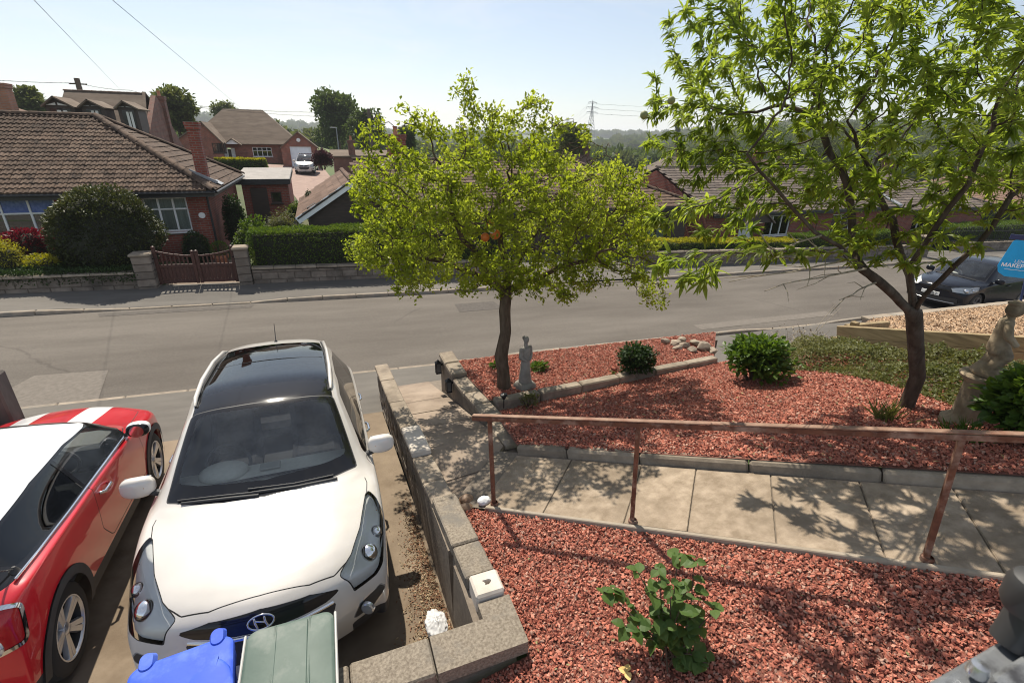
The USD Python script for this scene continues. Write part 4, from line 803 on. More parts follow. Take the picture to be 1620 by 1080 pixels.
M['alloy_grey'] = plain('alloy_grey', (0.22, 0.22, 0.23), 0.3, 0.7)
M['chrome'] = plain('chrome', (0.80, 0.80, 0.80), 0.08, 1.0)
M['carglass'] = glassmat('car_glass', (0.90, 0.935, 0.92), 1.52, 0.0)
M['carglass'] = usdkit.material(stage, '/World/Looks/dusty_screen_glass', {"t": ("transparent_bsdf", {"color": (0.90, 0.935, 0.92)}), "g": ("glossy_bsdf", {"roughness": 0.0, "color": (1, 1, 1)}), "f": ("fresnel", {"IOR": 1.52}), "m": ("mix_closure", {}), "d": ("diffuse_bsdf", {"color": (0.50, 0.56, 0.62)}), "c": ("texture_coordinate", {}), "n": ("noise_texture", {"scale": 5.0, "detail": 5.0}), "r": ("map_range", {"from_min": 0.3, "from_max": 0.7, "to_min": 0.008, "to_max": 0.035}), "m2": ("mix_closure", {})},
    [("t.BSDF", "m.closure1"), ("g.BSDF", "m.closure2"), ("f.fac", "m.fac"), ("c.object", "n.vector"), ("n.fac", "r.value"), ("r.result", "m2.fac"), ("m.closure", "m2.closure1"), ("d.BSDF", "m2.closure2")], surface="m2.closure")
M['tintglass'] = glassmat('tinted_glass', (0.09, 0.10, 0.10), 1.52, 0.0)
M['lens'] = glassmat('headlight_lens', (0.95, 0.96, 0.96), 1.4, 0.02)
M['reflector'] = plain('lamp_reflector', (0.62, 0.64, 0.66), 0.22, 0.8)
M['lamp_bowl'] = plain('lamp_bowl', (0.72, 0.72, 0.70), 0.35, 0.25)
M['red_lens'] = plain('red_lamp_lens', (0.32, 0.012, 0.014), 0.12)
M['dash'] = mat('dash_grey', (0.50, 0.50, 0.45), (0.57, 0.57, 0.51), scale=30, rough=0.7, bump=0.1)
M['seat'] = mat('seat_cloth', (0.05, 0.05, 0.055), (0.085, 0.085, 0.09), scale=20, rough=0.9)
M['lining'] = plain('cabin_lining', (0.10, 0.102, 0.105), 0.9)

SUVST = [
 (.10, .34, [(.74, .25), (.73, .25), (.70, .25), (.66, .25), (.60, .25), (.5, .25), (.4, .25), (.2, .25), (0, .25)]),
 (.02, .34, [(.80, .27), (.80, .36), (.79, .44), (.77, .49), (.71, .51), (.58, .52), (.42, .52), (.2, .52), (0, .52)]),
 (.015, .40, [(.84, .27), (.845, .42), (.845, .56), (.82, .66), (.75, .70), (.61, .72), (.42, .735), (.22, .745), (0, .75)]),
 (.075, .44, [(.855, .27), (.865, .43), (.868, .60), (.845, .715), (.78, .765), (.63, .80), (.44, .83), (.22, .845), (0, .85)]),
 (.20, .42, [(.86, .27), (.875, .43), (.882, .62), (.865, .76), (.80, .82), (.64, .865), (.45, .895), (.22, .905), (0, .91)]),
 (.55, .27, [(.865, .27), (.895, .43), (.905, .66), (.895, .835), (.835, .905), (.67, .945), (.46, .975), (.23, .99), (0, .995)]),
 (.90, .20, [(.87, .27), (.90, .43), (.91, .68), (.905, .90), (.85, .97), (.69, 1.0), (.47, 1.03), (.24, 1.045), (0, 1.05)]),
 (1.02, .26, [(.87, .27), (.90, .43), (.91, .69), (.905, .925), (.855, .99), (.745, 1.035), (.5, 1.055), (.25, 1.07), (0, 1.075)]),
 (1.45, .16, [(.87, .27), (.90, .43), (.91, .71), (.905, .955), (.87, 1.01), (.715, 1.25), (.61, 1.305), (.3, 1.335), (0, 1.34)]),
 (1.92, .10, [(.87, .27), (.90, .43), (.91, .71), (.905, .98), (.875, 1.035), (.65, 1.49), (.585, 1.535), (.3, 1.58), (0, 1.59)]),
 (2.40, .03, [(.87, .27), (.90, .43), (.91, .72), (.908, 1.00), (.88, 1.055), (.655, 1.55), (.585, 1.605), (.3, 1.645), (0, 1.655)]),
 (3.10, 0, [(.87, .27), (.90, .43), (.91, .74), (.91, 1.04), (.88, 1.095), (.645, 1.55), (.575, 1.605), (.3, 1.645), (0, 1.655)]),
 (3.75, -.03, [(.87, .27), (.90, .43), (.91, .78), (.905, 1.08), (.87, 1.135), (.615, 1.51), (.55, 1.57), (.3, 1.61), (0, 1.62)]),
 (4.05, -.08, [(.86, .28), (.895, .45), (.905, .78), (.895, 1.07), (.855, 1.125), (.585, 1.44), (.53, 1.51), (.3, 1.56), (0, 1.57)]),
 (4.26, -.15, [(.85, .30), (.88, .46), (.885, .76), (.87, .99), (.82, 1.05), (.64, 1.10), (.5, 1.12), (.25, 1.14), (0, 1.14)]),
 (4.42, -.26, [(.84, .32), (.86, .46), (.865, .68), (.84, .82), (.78, .86), (.62, .88), (.45, .89), (.22, .90), (0, .90)]),
 (4.44, -.3, [(.82, .32), (.84, .42), (.84, .5), (.80, .54), (.72, .56), (.6, .57), (.42, .57), (.2, .57), (0, .57)]),
 (4.36, -.3, [(.74, .30), (.73, .30), (.70, .30), (.66, .30), (.60, .30), (.5, .30), (.4, .30), (.2, .30), (0, .30)])]
def suv(name, label, origin, d, up, scale, paint, detail=True, group=None, black=False):
    c = Car(name, label, origin, d, SUVST, scale, 10 if detail else 6, 8 if detail else 4, up, group)
    pano = M['pano']; V = lambda: c.V; side = lambda pl, r=0.02: np.maximum(sd(c.P('side'), smoothpoly(pl, r)), 0.45 - np.abs(c.V[:, 1]))
    # wheel arches
    for s_ in (0.90, 3.54):
        P = c.P('side'); f = np.maximum(np.hypot(P[:, 0] - s_, P[:, 1] - 0.345) - 0.395, 0.5 - np.abs(c.V[:, 1])); (i, r) = c.cut(f, 0.022); c.emit('wheel_arch', r, M['trim_black'] if black else paint)
    # windscreen with its black border
    ws = smoothpoly([(1.02, 0), (1.06, .30), (1.13, .52), (1.245, .735), (1.90, .60), (1.862, .3), (1.85, 0)], .03, True)
    P = c.P('top'); f = np.maximum(sd(P, ws), 0.985 * c.sc[2] - c.V[:, 2]); i, r = c.cut(f, 0.010); c.emit('windscreen_seal', r, M['trim_black'])
    # split the screen into border and clear pane
    vi, fi = compact(*i); fld = sd(vi[:, :2] / np.array(c.sc[:2]), smoothpoly([(1.15, 0), (1.19, .30), (1.25, .50), (1.335, .66), (1.86, .55), (1.815, .3), (1.80, 0)], .03, True)); a, b = split(vi, fi, fld)
    wp = c.emit('windscreen', a, M['carglass']); c.emit('screen_border', b, M['gloss_black'], under=wp)
    # panoramic roof
    f = np.maximum(sd(c.P('top'), smoothpoly([(1.80, 0), (1.82, .3), (1.87, .596), (2.35, .578), (3.1, .565), (3.66, .52), (3.68, 0)], .02, True)), 1.40 * c.sc[2] - c.V[:, 2])
    if not black:
        i, r = c.cut(f, 0.008); vi, fi = compact(*i); a, b = split(vi, fi, np.minimum(vi[:, 0] / c.sc[0] - 2.17, 9)); pr2 = c.emit('panoramic_roof', b, pano); c.emit('roof_front_panel', a, M['gloss_black'], under=pr2); c.emit('roof_seal', r, M['gap'])
        c.add('roof_seam', tube([(2.92, y, 1.655 - 0.14 * y * y) for y in np.linspace(-.54, .54, 9)], 0.006, 6), M['gap'], under=pr2)
    # side glass
    f = side([(1.40, 1.035), (1.62, 1.16), (2.05, 1.455), (2.5, 1.535), (3.1, 1.53), (3.72, 1.44), (3.98, 1.24), (3.9, 1.185), (3.2, 1.125), (2.3, 1.075)], 0.03); i, r = c.cut(f, 0.014); c.emit('window_surround', r, M['gloss_black'])
    vi, fi = compact(*i); s0 = vi[:, 0] / c.sc[0]
    for sgn in (1, -1):
        for (lo, hi, gm_) in ((0, 2.50, 'tintglass'), (2.58, 3.36, 'tintglass'), (3.42, 9, 'tintglass')):
            a, b = split(vi, fi, np.maximum(np.maximum(lo - s0, s0 - hi), -sgn * vi[:, 1])); c.emit('side_window', a, M[gm_])
        for lo, hi in ((2.50, 2.58), (3.36, 3.42)):
            a, b = split(vi, fi, np.maximum(np.maximum(lo - s0, s0 - hi), -sgn * vi[:, 1])); c.emit('pillar', a, M['gloss_black'])
    # rear screen, tail lamps
    f = np.maximum(sd(c.P('front'), smoothpoly([(.60, 1.16), (.52, 1.45), (0, 1.50), (-.52, 1.45), (-.60, 1.16), (0, 1.18)], .02)), 3.9 * c.sc[0] - c.V[:, 0]); i, r = c.cut(f, 0.012); c.emit('rear_screen', i, M['tintglass']); c.emit('screen_seal', r, M['gap'])
    f = np.maximum(np.maximum(sd(c.P('side'), smoothpoly([(3.98, .98), (4.25, 1.09), (4.6, 1.05), (4.6, .80), (4.3, .86)], .02)), 0.5 - np.abs(c.V[:, 1])), 3.9 - c.V[:, 0] / c.sc[0]); i, r = c.cut(f, 0.006); c.emit('tail_lamp', i, M['red_lens']); c.emit('panel_gap', r, M['gap'])
    # headlights: swept back along the wing
    hl = [(.185, .50), (.33, .60), (.56, .69), (.92, .775), (.95, .80), (.88, .85), (.62, .93), (.36, .95), (.25, .80), (.175, .60)] if not black else [(.15, .42), (.33, .55), (.62, .72), (.86, .80), (.86, .86), (.70, .92), (.40, .95), (.20, .80), (.13, .55)]
    zlo = 0.655 if not black else .70
    for sgn in (1, -1):
        P = c.P('top') * [1, sgn]; ztop = 0.99; f = np.maximum(np.maximum(sd(P, smoothpoly(hl, .012)), zlo + 0.40 * (np.maximum(P[:, 0] - .28, 0)) * (0.95 if not black else .3) - c.V[:, 2] / c.sc[2]), -sgn * c.V[:, 1])
        i, r = c.cut(f, 0.006); h = c.emit('headlight', i, M['lens'], off=0.002); c.emit('lamp_bowl', i, M['lamp_bowl'], under=h, off=-0.03); c.emit('panel_gap', r, M['gap'], under=h)
        if detail:
            for (s_, y_, z_, rr_, m_) in ((.40, .72, .765, .075, 'chrome'), (.585, .80, .80, .055, 'chrome'), (.29, .61, .725, .045, 'chrome'), (.78, .825, .86, .022, 'amber')):
                c.add('reflector_bowl', (lambda v, f: (v * [1, sgn, 1], f if sgn > 0 else f[:, ::-1]))(*ball((s_ + 0.015, y_, z_ - 0.012), rr_, 2)), M[m_], True, under=h)
            c.add('light_strip', (lambda v, f: (v * [1, sgn, 1], f if sgn > 0 else f[:, ::-1]))(*tube([(.21, .555, .672), (.30, .70, .672), (.42, .80, .69), (.60, .86, .74)], 0.011, 6)), M['reflector'], True, under=h)
    # grille, emblem, lower mouth, fog lamps
    fr_ = lambda pl: np.maximum(sd(c.P('front'), pl), c.V[:, 0] / c.sc[0] - 0.55)
    if not black:
        g = smoothpoly([(.50, .735), (.30, .80), (0, .825), (-.30, .80), (-.50, .735), (-.40, .70), (-.2, .69), (0, .685), (.2, .69), (.40, .70)], .008)
        f = fr_(g); i, r = c.cut(f, 0.004); gp = c.emit('grille', i, M['gloss_black']); c.emit('panel_gap', r, M['gap'], under=gp)
        m_ = smoothpoly([(.46, .66), (0, .65), (-.46, .66), (-.40, .50), (-.30, .44), (.30, .44), (.40, .50)], .02)
        f = fr_(m_); i, r = c.cut(f, 0.006); lg = c.emit('lower_grille', i, M['trim_black']); c.emit('panel_gap', r, M['gap'], under=lg)
        c.add('grille_bar', tube([(.015 + .42 * (y / .9) ** 2 - 0.004, y, .665) for y in np.linspace(-.44, .44, 11)], 0.016, 8), M['chrome'], True, under=lg)
        for sgn in (1, -1):
            P = c.P('front') * [sgn, 1]; f = np.maximum(np.maximum(sd(P, smoothpoly([(.56, .40), (.62, .52), (.78, .56), (.82, .50), (.72, .40)], .02)), c.V[:, 0] / c.sc[0] - 0.7), -sgn * c.V[:, 1]); i, r = c.cut(f, 0.008); fp = c.emit('fog_lamp', i, M['trim_black']); c.emit('fog_surround', r, M['reflector'], under=fp)
            c.add('fog_lens', lathe([(0, -.012), (.04, -.008), (.05, 0), (.052, .02)], 16, (.155, sgn * .665, .475), (1, sgn * 0.55, 0)), M['reflector'], 30, under=fp)
        # oval emblem with a slanted letter-like mark
        t = np.linspace(0, 2 * np.pi, 33)[:-1]; o = np.array([0.026, 0, 0.757]); fr = lambda y, z: o + np.array([0.40 * (z) + 0.42 * (y / .9) ** 2 - 0.012, y, z * 0.95])
        eo = [fr(.078 * math.cos(a), .044 * math.sin(a)) for a in t]; em = c.add('emblem', tube(eo + eo[:1], 0.007, 6, False), M['chrome'], True)
        for y0, y1 in ((-.040, -.020), (.020, .040)): c.add('emblem_stroke', tube([fr(y0, -.032), fr((y0 + y1) / 2 + .004, 0), fr(y1, .032)], [0.008, 0.009, 0.008], 6), M['chrome'], True, under=em)
        c.add('emblem_stroke', tube([fr(-.03, -.008), fr(0, .001), fr(.03, .010)], 0.006, 6), M['chrome'], True, under=em)
    else:
        g = smoothpoly([(.46, .70), (.50, .82), (0, .85), (-.50, .82), (-.46, .70)], .015); f = fr_(g); i, r = c.cut(f, 0.01); gp = c.emit('grille', i, M['gloss_black'])
        for zz in (.725, .765, .805): c.add('grille_bar', tube([(.028 + .42 * (y / .9) ** 2 + (.06 if zz > .79 else 0.02 if zz > .75 else 0), y, zz) for y in np.linspace(-.43, .43, 11)], 0.011, 6), M['chrome'], True, under=gp)
        f = fr_(smoothpoly([(.66, .50), (.70, .35), (-.70, .35), (-.66, .50), (0, .46)], .02)); i, r = c.cut(f, 0.01); c.emit('lower_grille', i, M['trim_black'])
        pl = c.add('number_plate', box((.0, 0, .56), (.02, .52, .112), .004), plain('plate_white', (0.75, 0.75, 0.72), 0.4))
        tx = meshkit.text_mesh('OLT', 0.075, 0.004, True); v, f = VF(tx); v = np.stack([-0.012 - v[:, 2], 0.0 - v[:, 0] + 0.0, v[:, 1] + .522], 1); c.add('plate_letters', (v, f), M['gap'], under=pl)
        for sgn in (1, -1): c.add('running_light', tube([(.30, sgn * .60, .45), (.36, sgn * .74, .455)], 0.018, 6), M['reflector'], True)
        c.add('skid_strip', tube([(.06 + .36 * (y / .9) ** 2, y, .33) for y in np.linspace(-.62, .62, 9)], 0.016, 6), M['alloy'], True)
    # bonnet shut line, door lines
    hood = smoothpoly([(.118, 0), (.128, .30), (.185, .47), (.36, .645), (.64, .745), (1.06, .80), (1.25, .765), (1.14, .55), (1.03, 0)], .01, True)
    c.gap('bonnet_gap', lambda V: sd(c.P('top', V), hood), lambda V: np.maximum(0.70 - V[:, 2], np.maximum(np.abs(V[:, 1]) - .86, V[:, 0] - 1.12)), .0035)
    for pl in ([(1.36, .36), (1.30, .70), (1.40, 1.03), (2.54, 1.05), (2.54, .36)], [(2.54, .36), (2.54, 1.05), (3.45, 1.1), (3.40, .80), (3.12, .36)]):
        c.gap('door_gap', lambda V: sd(c.P('side', V), smoothpoly(pl, .02)), lambda V: np.maximum(0.6 - np.abs(V[:, 1]), V[:, 2] / c.sc[2] - 1.06))
    f = np.maximum(c.V[:, 2] / c.sc[2] - 0.36, 0.55 - np.abs(c.V[:, 1])); i, _ = c.cut(f); c.emit('sill_trim', i, M['trim_black'])
    c.emit('body', (c.V, c.F), paint)
    c.add('underbody', box2((.35, -.70, .26), (4.15, .70, .50)), M['gap'])
    for s_ in (.90, 3.54):
        for sgn in (1, -1):
            c.add('arch_liner', cyl((s_, sgn * .52, .36), (s_, sgn * .80, .36), .40, n=20), M['gap']) if False else c.add('arch_liner', box((s_, sgn * .55, .52), (.8, .04, .5)), M['gap'])
            wheel(c, s_, sgn, .345, .345, .22, .885, 5, M['alloy'] if not black else M['alloy_grey'], True)
    # mirrors
    for sgn in (1, -1):
        mv, mf = ball((0, 0, 0), 1, 3); mv = np.sign(mv) * np.abs(mv) ** 0.72; q = mv * np.array([.062, .125, .088]); q[:, 0] += 0.16 * (q[:, 1] * sgn < 0) * 0 + 0.12 * np.abs(q[:, 1])
        q = q + np.array([1.50, sgn * .99, 1.105]); mp = c.add('door_mirror', (q, mf), paint, True)
        c.add('mirror_glass', box((1.562, sgn * .99, 1.105), (.006, .19, .13), .002), M['chrome'], under=mp); c.add('mirror_foot', beam((1.50, sgn * .84, 1.02), (1.50, sgn * .92, 1.05), .06, .04, .01), M['trim_black'], under=mp)
        if not black: c.add('indicator', tube([(1.452, sgn * .93, 1.115), (1.455, sgn * 1.0, 1.115), (1.475, sgn * 1.06, 1.11)], .006, 6), M['amber'], True, under=mp)
        for s_ in (2.30, 3.22): c.add('door_handle', tube([(s_ - .1, sgn * .918, .925), (s_ - .06, sgn * .945, .93), (s_ + .06, sgn * .945, .935), (s_ + .1, sgn * .918, .94)], .014, 8), M['chrome'] if not black else paint, True)
        if not black:
            c.add('roof_rail', tube([(2.02, sgn * .595, 1.555), (2.12, sgn * .60, 1.60), (2.5, sgn * .607, 1.642), (3.1, sgn * .60, 1.645), (3.6, sgn * .575, 1.61), (3.78, sgn * .555, 1.565)], [.012, .021, .021, .021, .021, .012], 8), paint, True)
            c.add('rail_groove', tube([(2.0, sgn * .572, 1.548), (2.4, sgn * .582, 1.612), (3.1, sgn * .575, 1.614), (3.72, sgn * .54, 1.578)], .010, 6), M['gap'], True)
    # cabin
    ds = loft_rings([np.array([(1.20, y, .99 + .01 * math.cos(y * 3)) for y in np.linspace(-.74, .74, 9)] + [(1.30, y, .80) for y in np.linspace(.74, -.74, 9)]), np.array([(1.55, y, 1.035) for y in np.linspace(-.76, .76, 9)] + [(1.60, y, .80) for y in np.linspace(.76, -.76, 9)]), np.array([(1.74, y, 1.00) for y in np.linspace(-.76, .76, 9)] + [(1.78, y, .78) for y in np.linspace(.76, -.76, 9)])])
    c.add('dashboard', ds, M['dash'], 40)
    if detail:
        bn = ball((1.60, .38, 1.05), (.16, .20, .075), 3); c.add('instrument_hood', bn, M['dash'], True)
        c.add('screen_vent', box((1.40, 0, 1.045), (.025, .9, .01)), M['gap']); c.add('centre_speaker', box((1.56, 0, 1.055), (.11, .17, .02), .006), plain('speaker_pale', (.34, .34, .31), .7))
        st_ = [(1.84 + .05 * math.sin(a), .38 + .185 * math.cos(a), 1.0 + .175 * math.sin(a)) for a in np.linspace(0, 2 * np.pi, 29)]; sp = c.add('steering_wheel', tube(st_, .016, 8, False), M['seat'], True); c.add('wheel_boss', ball((1.83, .38, .99), (.05, .08, .07), 2), M['seat'], True, under=sp)
        for sgn in (1, -1):
            c.add('front_seat', J([box((2.25, sgn * .38, .78), (.5, .48, .16), .06), box((2.52, sgn * .38, 1.06), (.16, .46, .60), .06, ry(.22)), box((2.60, sgn * .38, 1.42), (.10, .25, .17), .04)]), M['seat'])
        c.add('rear_seat', J([box((3.1, 0, .80), (.5, 1.2, .2), .06), box((3.38, 0, 1.10), (.16, 1.2, .6), .05, ry(.2))]), M['seat'])
        c.add('rear_view_mirror', box((1.93, 0, 1.44), (.03, .22, .07), .012), M['gap'])
        # wipers lie at the foot of the screen
        zc = lambda s_, y: float(Z_at(c, s_, y)) + .012
        for pts in ([(1.03, .05), (1.075, .30), (1.17, .62)], [(1.10, -.56), (1.05, -.25), (1.06, .10)]):
            c.add('wiper', J([tube([(a, b, zc(a, b)) for a, b in pts], .012, 6), tube([(a + .035, b + .03, zc(a + .035, b + .03)) for a, b in pts], .008, 6)]), M['trim_black'], True)
        c.add('aerial', J([lathe([(.028, 0), (.02, .02), (.008, .035), (0, .036)], 12, (3.86, 0, 1.596)), cyl((3.86, 0, 1.62), (3.95, 0, 1.83), .0055, .0035, 6)]), M['trim_black'], 35)
    c.add('cabin_floor', box2((1.3, -.72, .50), (3.9, .72, .60)), M['lining']); c.add('door_cards', J([box2((1.5, s * .80 - .02, .55), (3.8, s * .80 + .02, 1.0)) for s in (1, -1)]), M['lining'])
    return c
def Z_at(c, s_, y):
    V = c.zV if hasattr(c, 'zV') else None
    if V is None:
        v, f = shell(SUVST, 6, 5); k = v[:, 5] > 0.15; c.zV = v[k][:, :3]; c.zT = cKDTree(c.zV[:, :2]); V = c.zV
    d, i = c.zT.query([s_, y], 4); w = 1 / (d + 1e-4); return (V[i, 2] * w).sum() / w.sum()
M['amber'] = plain('amber_lens', (0.45, 0.16, 0.02), 0.2)
suv('white_suv', 'white family car with dark glass roof on the drive, bonnet towards the house', (-0.713, 2.542, -0.008), (-0.022, 1.0, -0.105), (0.02, 0.105, 1), (1, 1, 1), M['paint_white'])
suv('black_suv', 'black off-road car parked by the kerb, behind the branches at the right', (18.75, 9.55, float(zr(18.8)) + 0.0), (1, 0.0, -0.038), (0.038, 0, 1), (0.985, 1.035, 0.985), M['paint_black'], True, black=True)
suv('white_car', 'white car parked far off in front of the white garage door', (-0.92, 46.5, float(zfar(-1, 47)) + 0.06), (0.10, 1.0, 0.042), (0, -0.042, 1), (.92, .92, 0.90), M['paint_white'], False)

MINIST = [
 (.10, .30, [(.72, .23), (.71, .23), (.69, .23), (.65, .23), (.59, .23), (.5, .23), (.4, .23), (.2, .23), (0, .23)]),
 (.02, .30, [(.79, .25), (.79, .33), (.78, .41), (.75, .46), (.69, .48), (.58, .49), (.42, .49), (.2, .49), (0, .49)]),
 (.015, .33, [(.83, .25), (.835, .40), (.835, .54), (.80, .64), (.73, .68), (.60, .70), (.42, .71), (.22, .72), (0, .72)]),
 (.07, .34, [(.85, .25), (.86, .42), (.86, .60), (.83, .73), (.76, .785), (.62, .81), (.44, .825), (.22, .835), (0, .84)]),
 (.22, .28, [(.86, .25), (.875, .42), (.875, .63), (.86, .79), (.79, .85), (.63, .865), (.45, .885), (.22, .905), (0, .91)]),
 (.60, .18, [(.865, .25), (.885, .42), (.89, .66), (.88, .845), (.81, .90), (.65, .905), (.46, .93), (.23, .965), (0, .975)]),
 (1.00, .14, [(.86, .25), (.88, .42), (.885, .68), (.875, .90), (.815, .955), (.69, .965), (.47, .985), (.24, 1.015), (0, 1.025)]),
 (1.10, .22, [(.86, .25), (.88, .42), (.885, .69), (.875, .92), (.825, .97), (.735, 1.005), (.5, 1.02), (.25, 1.045), (0, 1.055)]),
 (1.42, .16, [(.86, .25), (.88, .42), (.885, .70), (.875, .935), (.835, .985), (.715, 1.20), (.62, 1.255), (.3, 1.285), (0, 1.295)]),
 (1.76, .10, [(.86, .25), (.88, .42), (.885, .70), (.875, .95), (.835, 1.0), (.665, 1.40), (.60, 1.445), (.3, 1.475), (0, 1.485)]),
 (2.20, .03, [(.86, .25), (.88, .42), (.885, .71), (.875, .965), (.835, 1.015), (.66, 1.43), (.595, 1.485), (.3, 1.52), (0, 1.525)]),
 (2.85, 0, [(.86, .25), (.88, .42), (.89, .73), (.885, .985), (.84, 1.035), (.65, 1.405), (.585, 1.465), (.3, 1.50), (0, 1.51)]),
 (3.45, -.04, [(.86, .25), (.885, .42), (.90, .74), (.895, 1.005), (.835, 1.055), (.62, 1.34), (.56, 1.405), (.3, 1.445), (0, 1.455)]),
 (3.74, -.10, [(.86, .26), (.885, .42), (.90, .74), (.89, 1.0), (.82, 1.05), (.61, 1.23), (.53, 1.31), (.3, 1.375), (0, 1.385)]),
 (3.93, -.16, [(.85, .28), (.875, .42), (.885, .72), (.87, .94), (.80, 1.0), (.66, 1.03), (.5, 1.05), (.25, 1.06), (0, 1.06)]),
 (4.07, -.22, [(.84, .30), (.86, .42), (.865, .66), (.845, .80), (.78, .85), (.62, .87), (.45, .88), (.22, .88), (0, .88)]),
 (4.11, -.26, [(.82, .30), (.84, .40), (.84, .48), (.80, .52), (.72, .54), (.6, .55), (.42, .55), (.2, .55), (0, .55)]),
 (4.02, -.26, [(.74, .28), (.73, .28), (.70, .28), (.66, .28), (.60, .28), (.5, .28), (.4, .28), (.2, .28), (0, .28)])]
MINIST = [(a, b, [(y, z if z < 1.0 else 1.0 + (z - 1.0) * .72) for y, z in q]) for a, b, q in MINIST]
def red_car():
    rear = np.array([-2.97, 3.36]); fd = np.array([-0.05, 1.0]); fd /= np.linalg.norm(fd); o2 = rear + fd * 3.345
    o = np.array([*o2, float(zd(o2[0], o2[1])) + 0.035]); d = np.array([-fd[0], -fd[1], 0.105 + 0.035 * fd[0]])
    c = Car('red_car', 'red hatchback with white roof and bonnet stripes parked beside the white car', o, d, MINIST, (1, 1, 1), 10, 8, (0.035, 0.105, 1.0))
    red = M['paint_red']; WB = ((.755), (3.35))
    for s_ in WB:
        P = c.P('side'); f = np.maximum(np.hypot(P[:, 0] - s_, P[:, 1] - 0.33) - 0.365, 0.5 - np.abs(c.V[:, 1])); i, r = c.cut(f, 0.075); c.emit('wheel_arch', r, M['trim_black'], off=0.012)
    f = np.maximum(c.V[:, 2] - 0.385, 0.55 - np.abs(c.V[:, 1])); i, _ = c.cut(f); c.emit('sill_trim', i, M['trim_black'])
    # glasshouse: windscreen, side and rear glass; black pillars; white roof
    f = np.maximum(sd(c.P('top'), smoothpoly([(1.11, 0), (1.14, .3), (1.20, .52), (1.30, .70), (1.78, .585), (1.76, .3), (1.75, 0)], .03, True)), 0.985 - c.V[:, 2]); i, r = c.cut(f, 0.014); c.emit('windscreen', i, M['carglass']); c.emit('windscreen_seal', r, M['trim_black'])
    f = np.maximum(sd(c.P('side'), smoothpoly([(1.30, .995), (1.52, 1.115), (1.83, 1.275), (2.25, 1.30), (2.85, 1.28), (3.40, 1.225), (3.62, 1.14), (3.56, 1.065), (2.9, 1.04), (2.1, 1.02)], .03)), 0.5 - np.abs(c.V[:, 1])); i, r = c.cut(f, 0.016)
    vi, fi = compact(*i); s0 = vi[:, 0]; c.emit('window_surround', r, M['gloss_black'])
    for sgn in (1, -1):
        for lo, hi, g_ in ((0, 2.50, 'carglass'), (2.56, 9, 'tintglass')): a, b = split(vi, fi, np.maximum(np.maximum(lo - s0, s0 - hi), -sgn * vi[:, 1])); c.emit('side_window', a, M[g_])
        a, b = split(vi, fi, np.maximum(np.maximum(2.50 - s0, s0 - 2.56), -sgn * vi[:, 1])); c.emit('pillar', a, M['gloss_black'])
        c.add('chrome_strip', tube([(s_, sgn * y_, z_) for s_, y_, z_ in ((1.22, .842, .98), (1.7, .845, .997), (2.3, .845, 1.012), (2.9, .85, 1.03), (3.4, .846, 1.046), (3.68, .832, 1.05))], .011, 8), M['chrome'], True)
    f = np.maximum(sd(c.P('front'), smoothpoly([(.60, 1.06), (.50, 1.21), (0, 1.255), (-.50, 1.21), (-.60, 1.06), (0, 1.065)], .02)), 3.6 - c.V[:, 0]); i, r = c.cut(f, 0.014); c.emit('rear_screen', i, M['tintglass']); c.emit('screen_seal', r, M['gloss_black'])
    f = np.maximum(1.287 - c.V[:, 2] - 0.075 * np.clip((c.V[:, 0] - 2.6), 0, 2) + 0.015 * np.clip(2.2 - c.V[:, 0], 0, 1), np.maximum(1.75 - c.V[:, 0], c.V[:, 0] - 3.86)); i, r = c.cut(f, 0.006); rp = c.emit('roof', i, M['paint_roof']); c.emit('roof_gap', r, M['gap'], under=rp)
    f = np.maximum(1.035 - c.V[:, 2], np.maximum(1.2 - c.V[:, 0], c.V[:, 0] - 3.85)); i, _ = c.cut(f); c.emit('pillar', i, M['gloss_black'])
    c.add('roof_seam', tube([(3.42, y, 1.335 - .08 * y * y) for y in np.linspace(-.52, .52, 9)], .004, 6), M['gap'], under=rp)
    # stripes on the bonnet, tail lamps, door and flap lines
    for sgn in (1, -1):
        f = np.maximum(np.maximum(np.abs(sgn * c.V[:, 1] - .30) - .115, np.maximum(.10 - c.V[:, 0], c.V[:, 0] - 1.06 - .05)), .72 - c.V[:, 2]); i, _ = c.cut(f); c.emit('bonnet_stripe', i, M['paint_roof'])
        P = c.P('front') * [sgn, 1]; f = np.maximum(np.maximum(sd(c.P('side'), smoothpoly([(3.84, .73), (3.80, .93), (3.84, .965), (4.3, .98), (4.3, .70)], .02)), .585 - sgn * c.V[:, 1]), 3.6 - c.V[:, 0]); i, r = c.cut(f, .026)
        tl = c.emit('tail_lamp', i, M['red_lens']); c.emit('lamp_surround', r, M['chrome'], under=tl, off=.006)
        c.add('lamp_ring', tube([(3.985 + .02 * math.cos(a) - 0.03 * 0, sgn * (.79 + .055 * math.cos(a)), .825 + .06 * math.sin(a)) for a in np.linspace(0, 2 * np.pi, 17)], .012, 6, False), M['reflector'], True, under=tl)
        c.gap('door_gap', lambda V: sd(c.P('side', V), smoothpoly([(1.20, .42), (1.17, .70), (1.26, 1.0), (2.53, 1.03), (2.53, .60), (2.36, .42)], .05)), lambda V: np.maximum(.6 - sgn * V[:, 1], V[:, 2] - 1.02))
        c.add('door_handle', tube([(2.24, sgn * .885, .885), (2.27, sgn * .918, .89), (2.41, sgn * .918, .893), (2.44, sgn * .885, .895)], .014, 8), M['chrome'], True)
        mv, mf = ball((0, 0, 0), 1, 3); mv = np.sign(mv) * np.abs(mv) ** .8; mp = c.add('door_mirror', (mv * [.075, .105, .075] + [1.47, sgn * .97, 1.05], mf), M['paint_roof'], True)
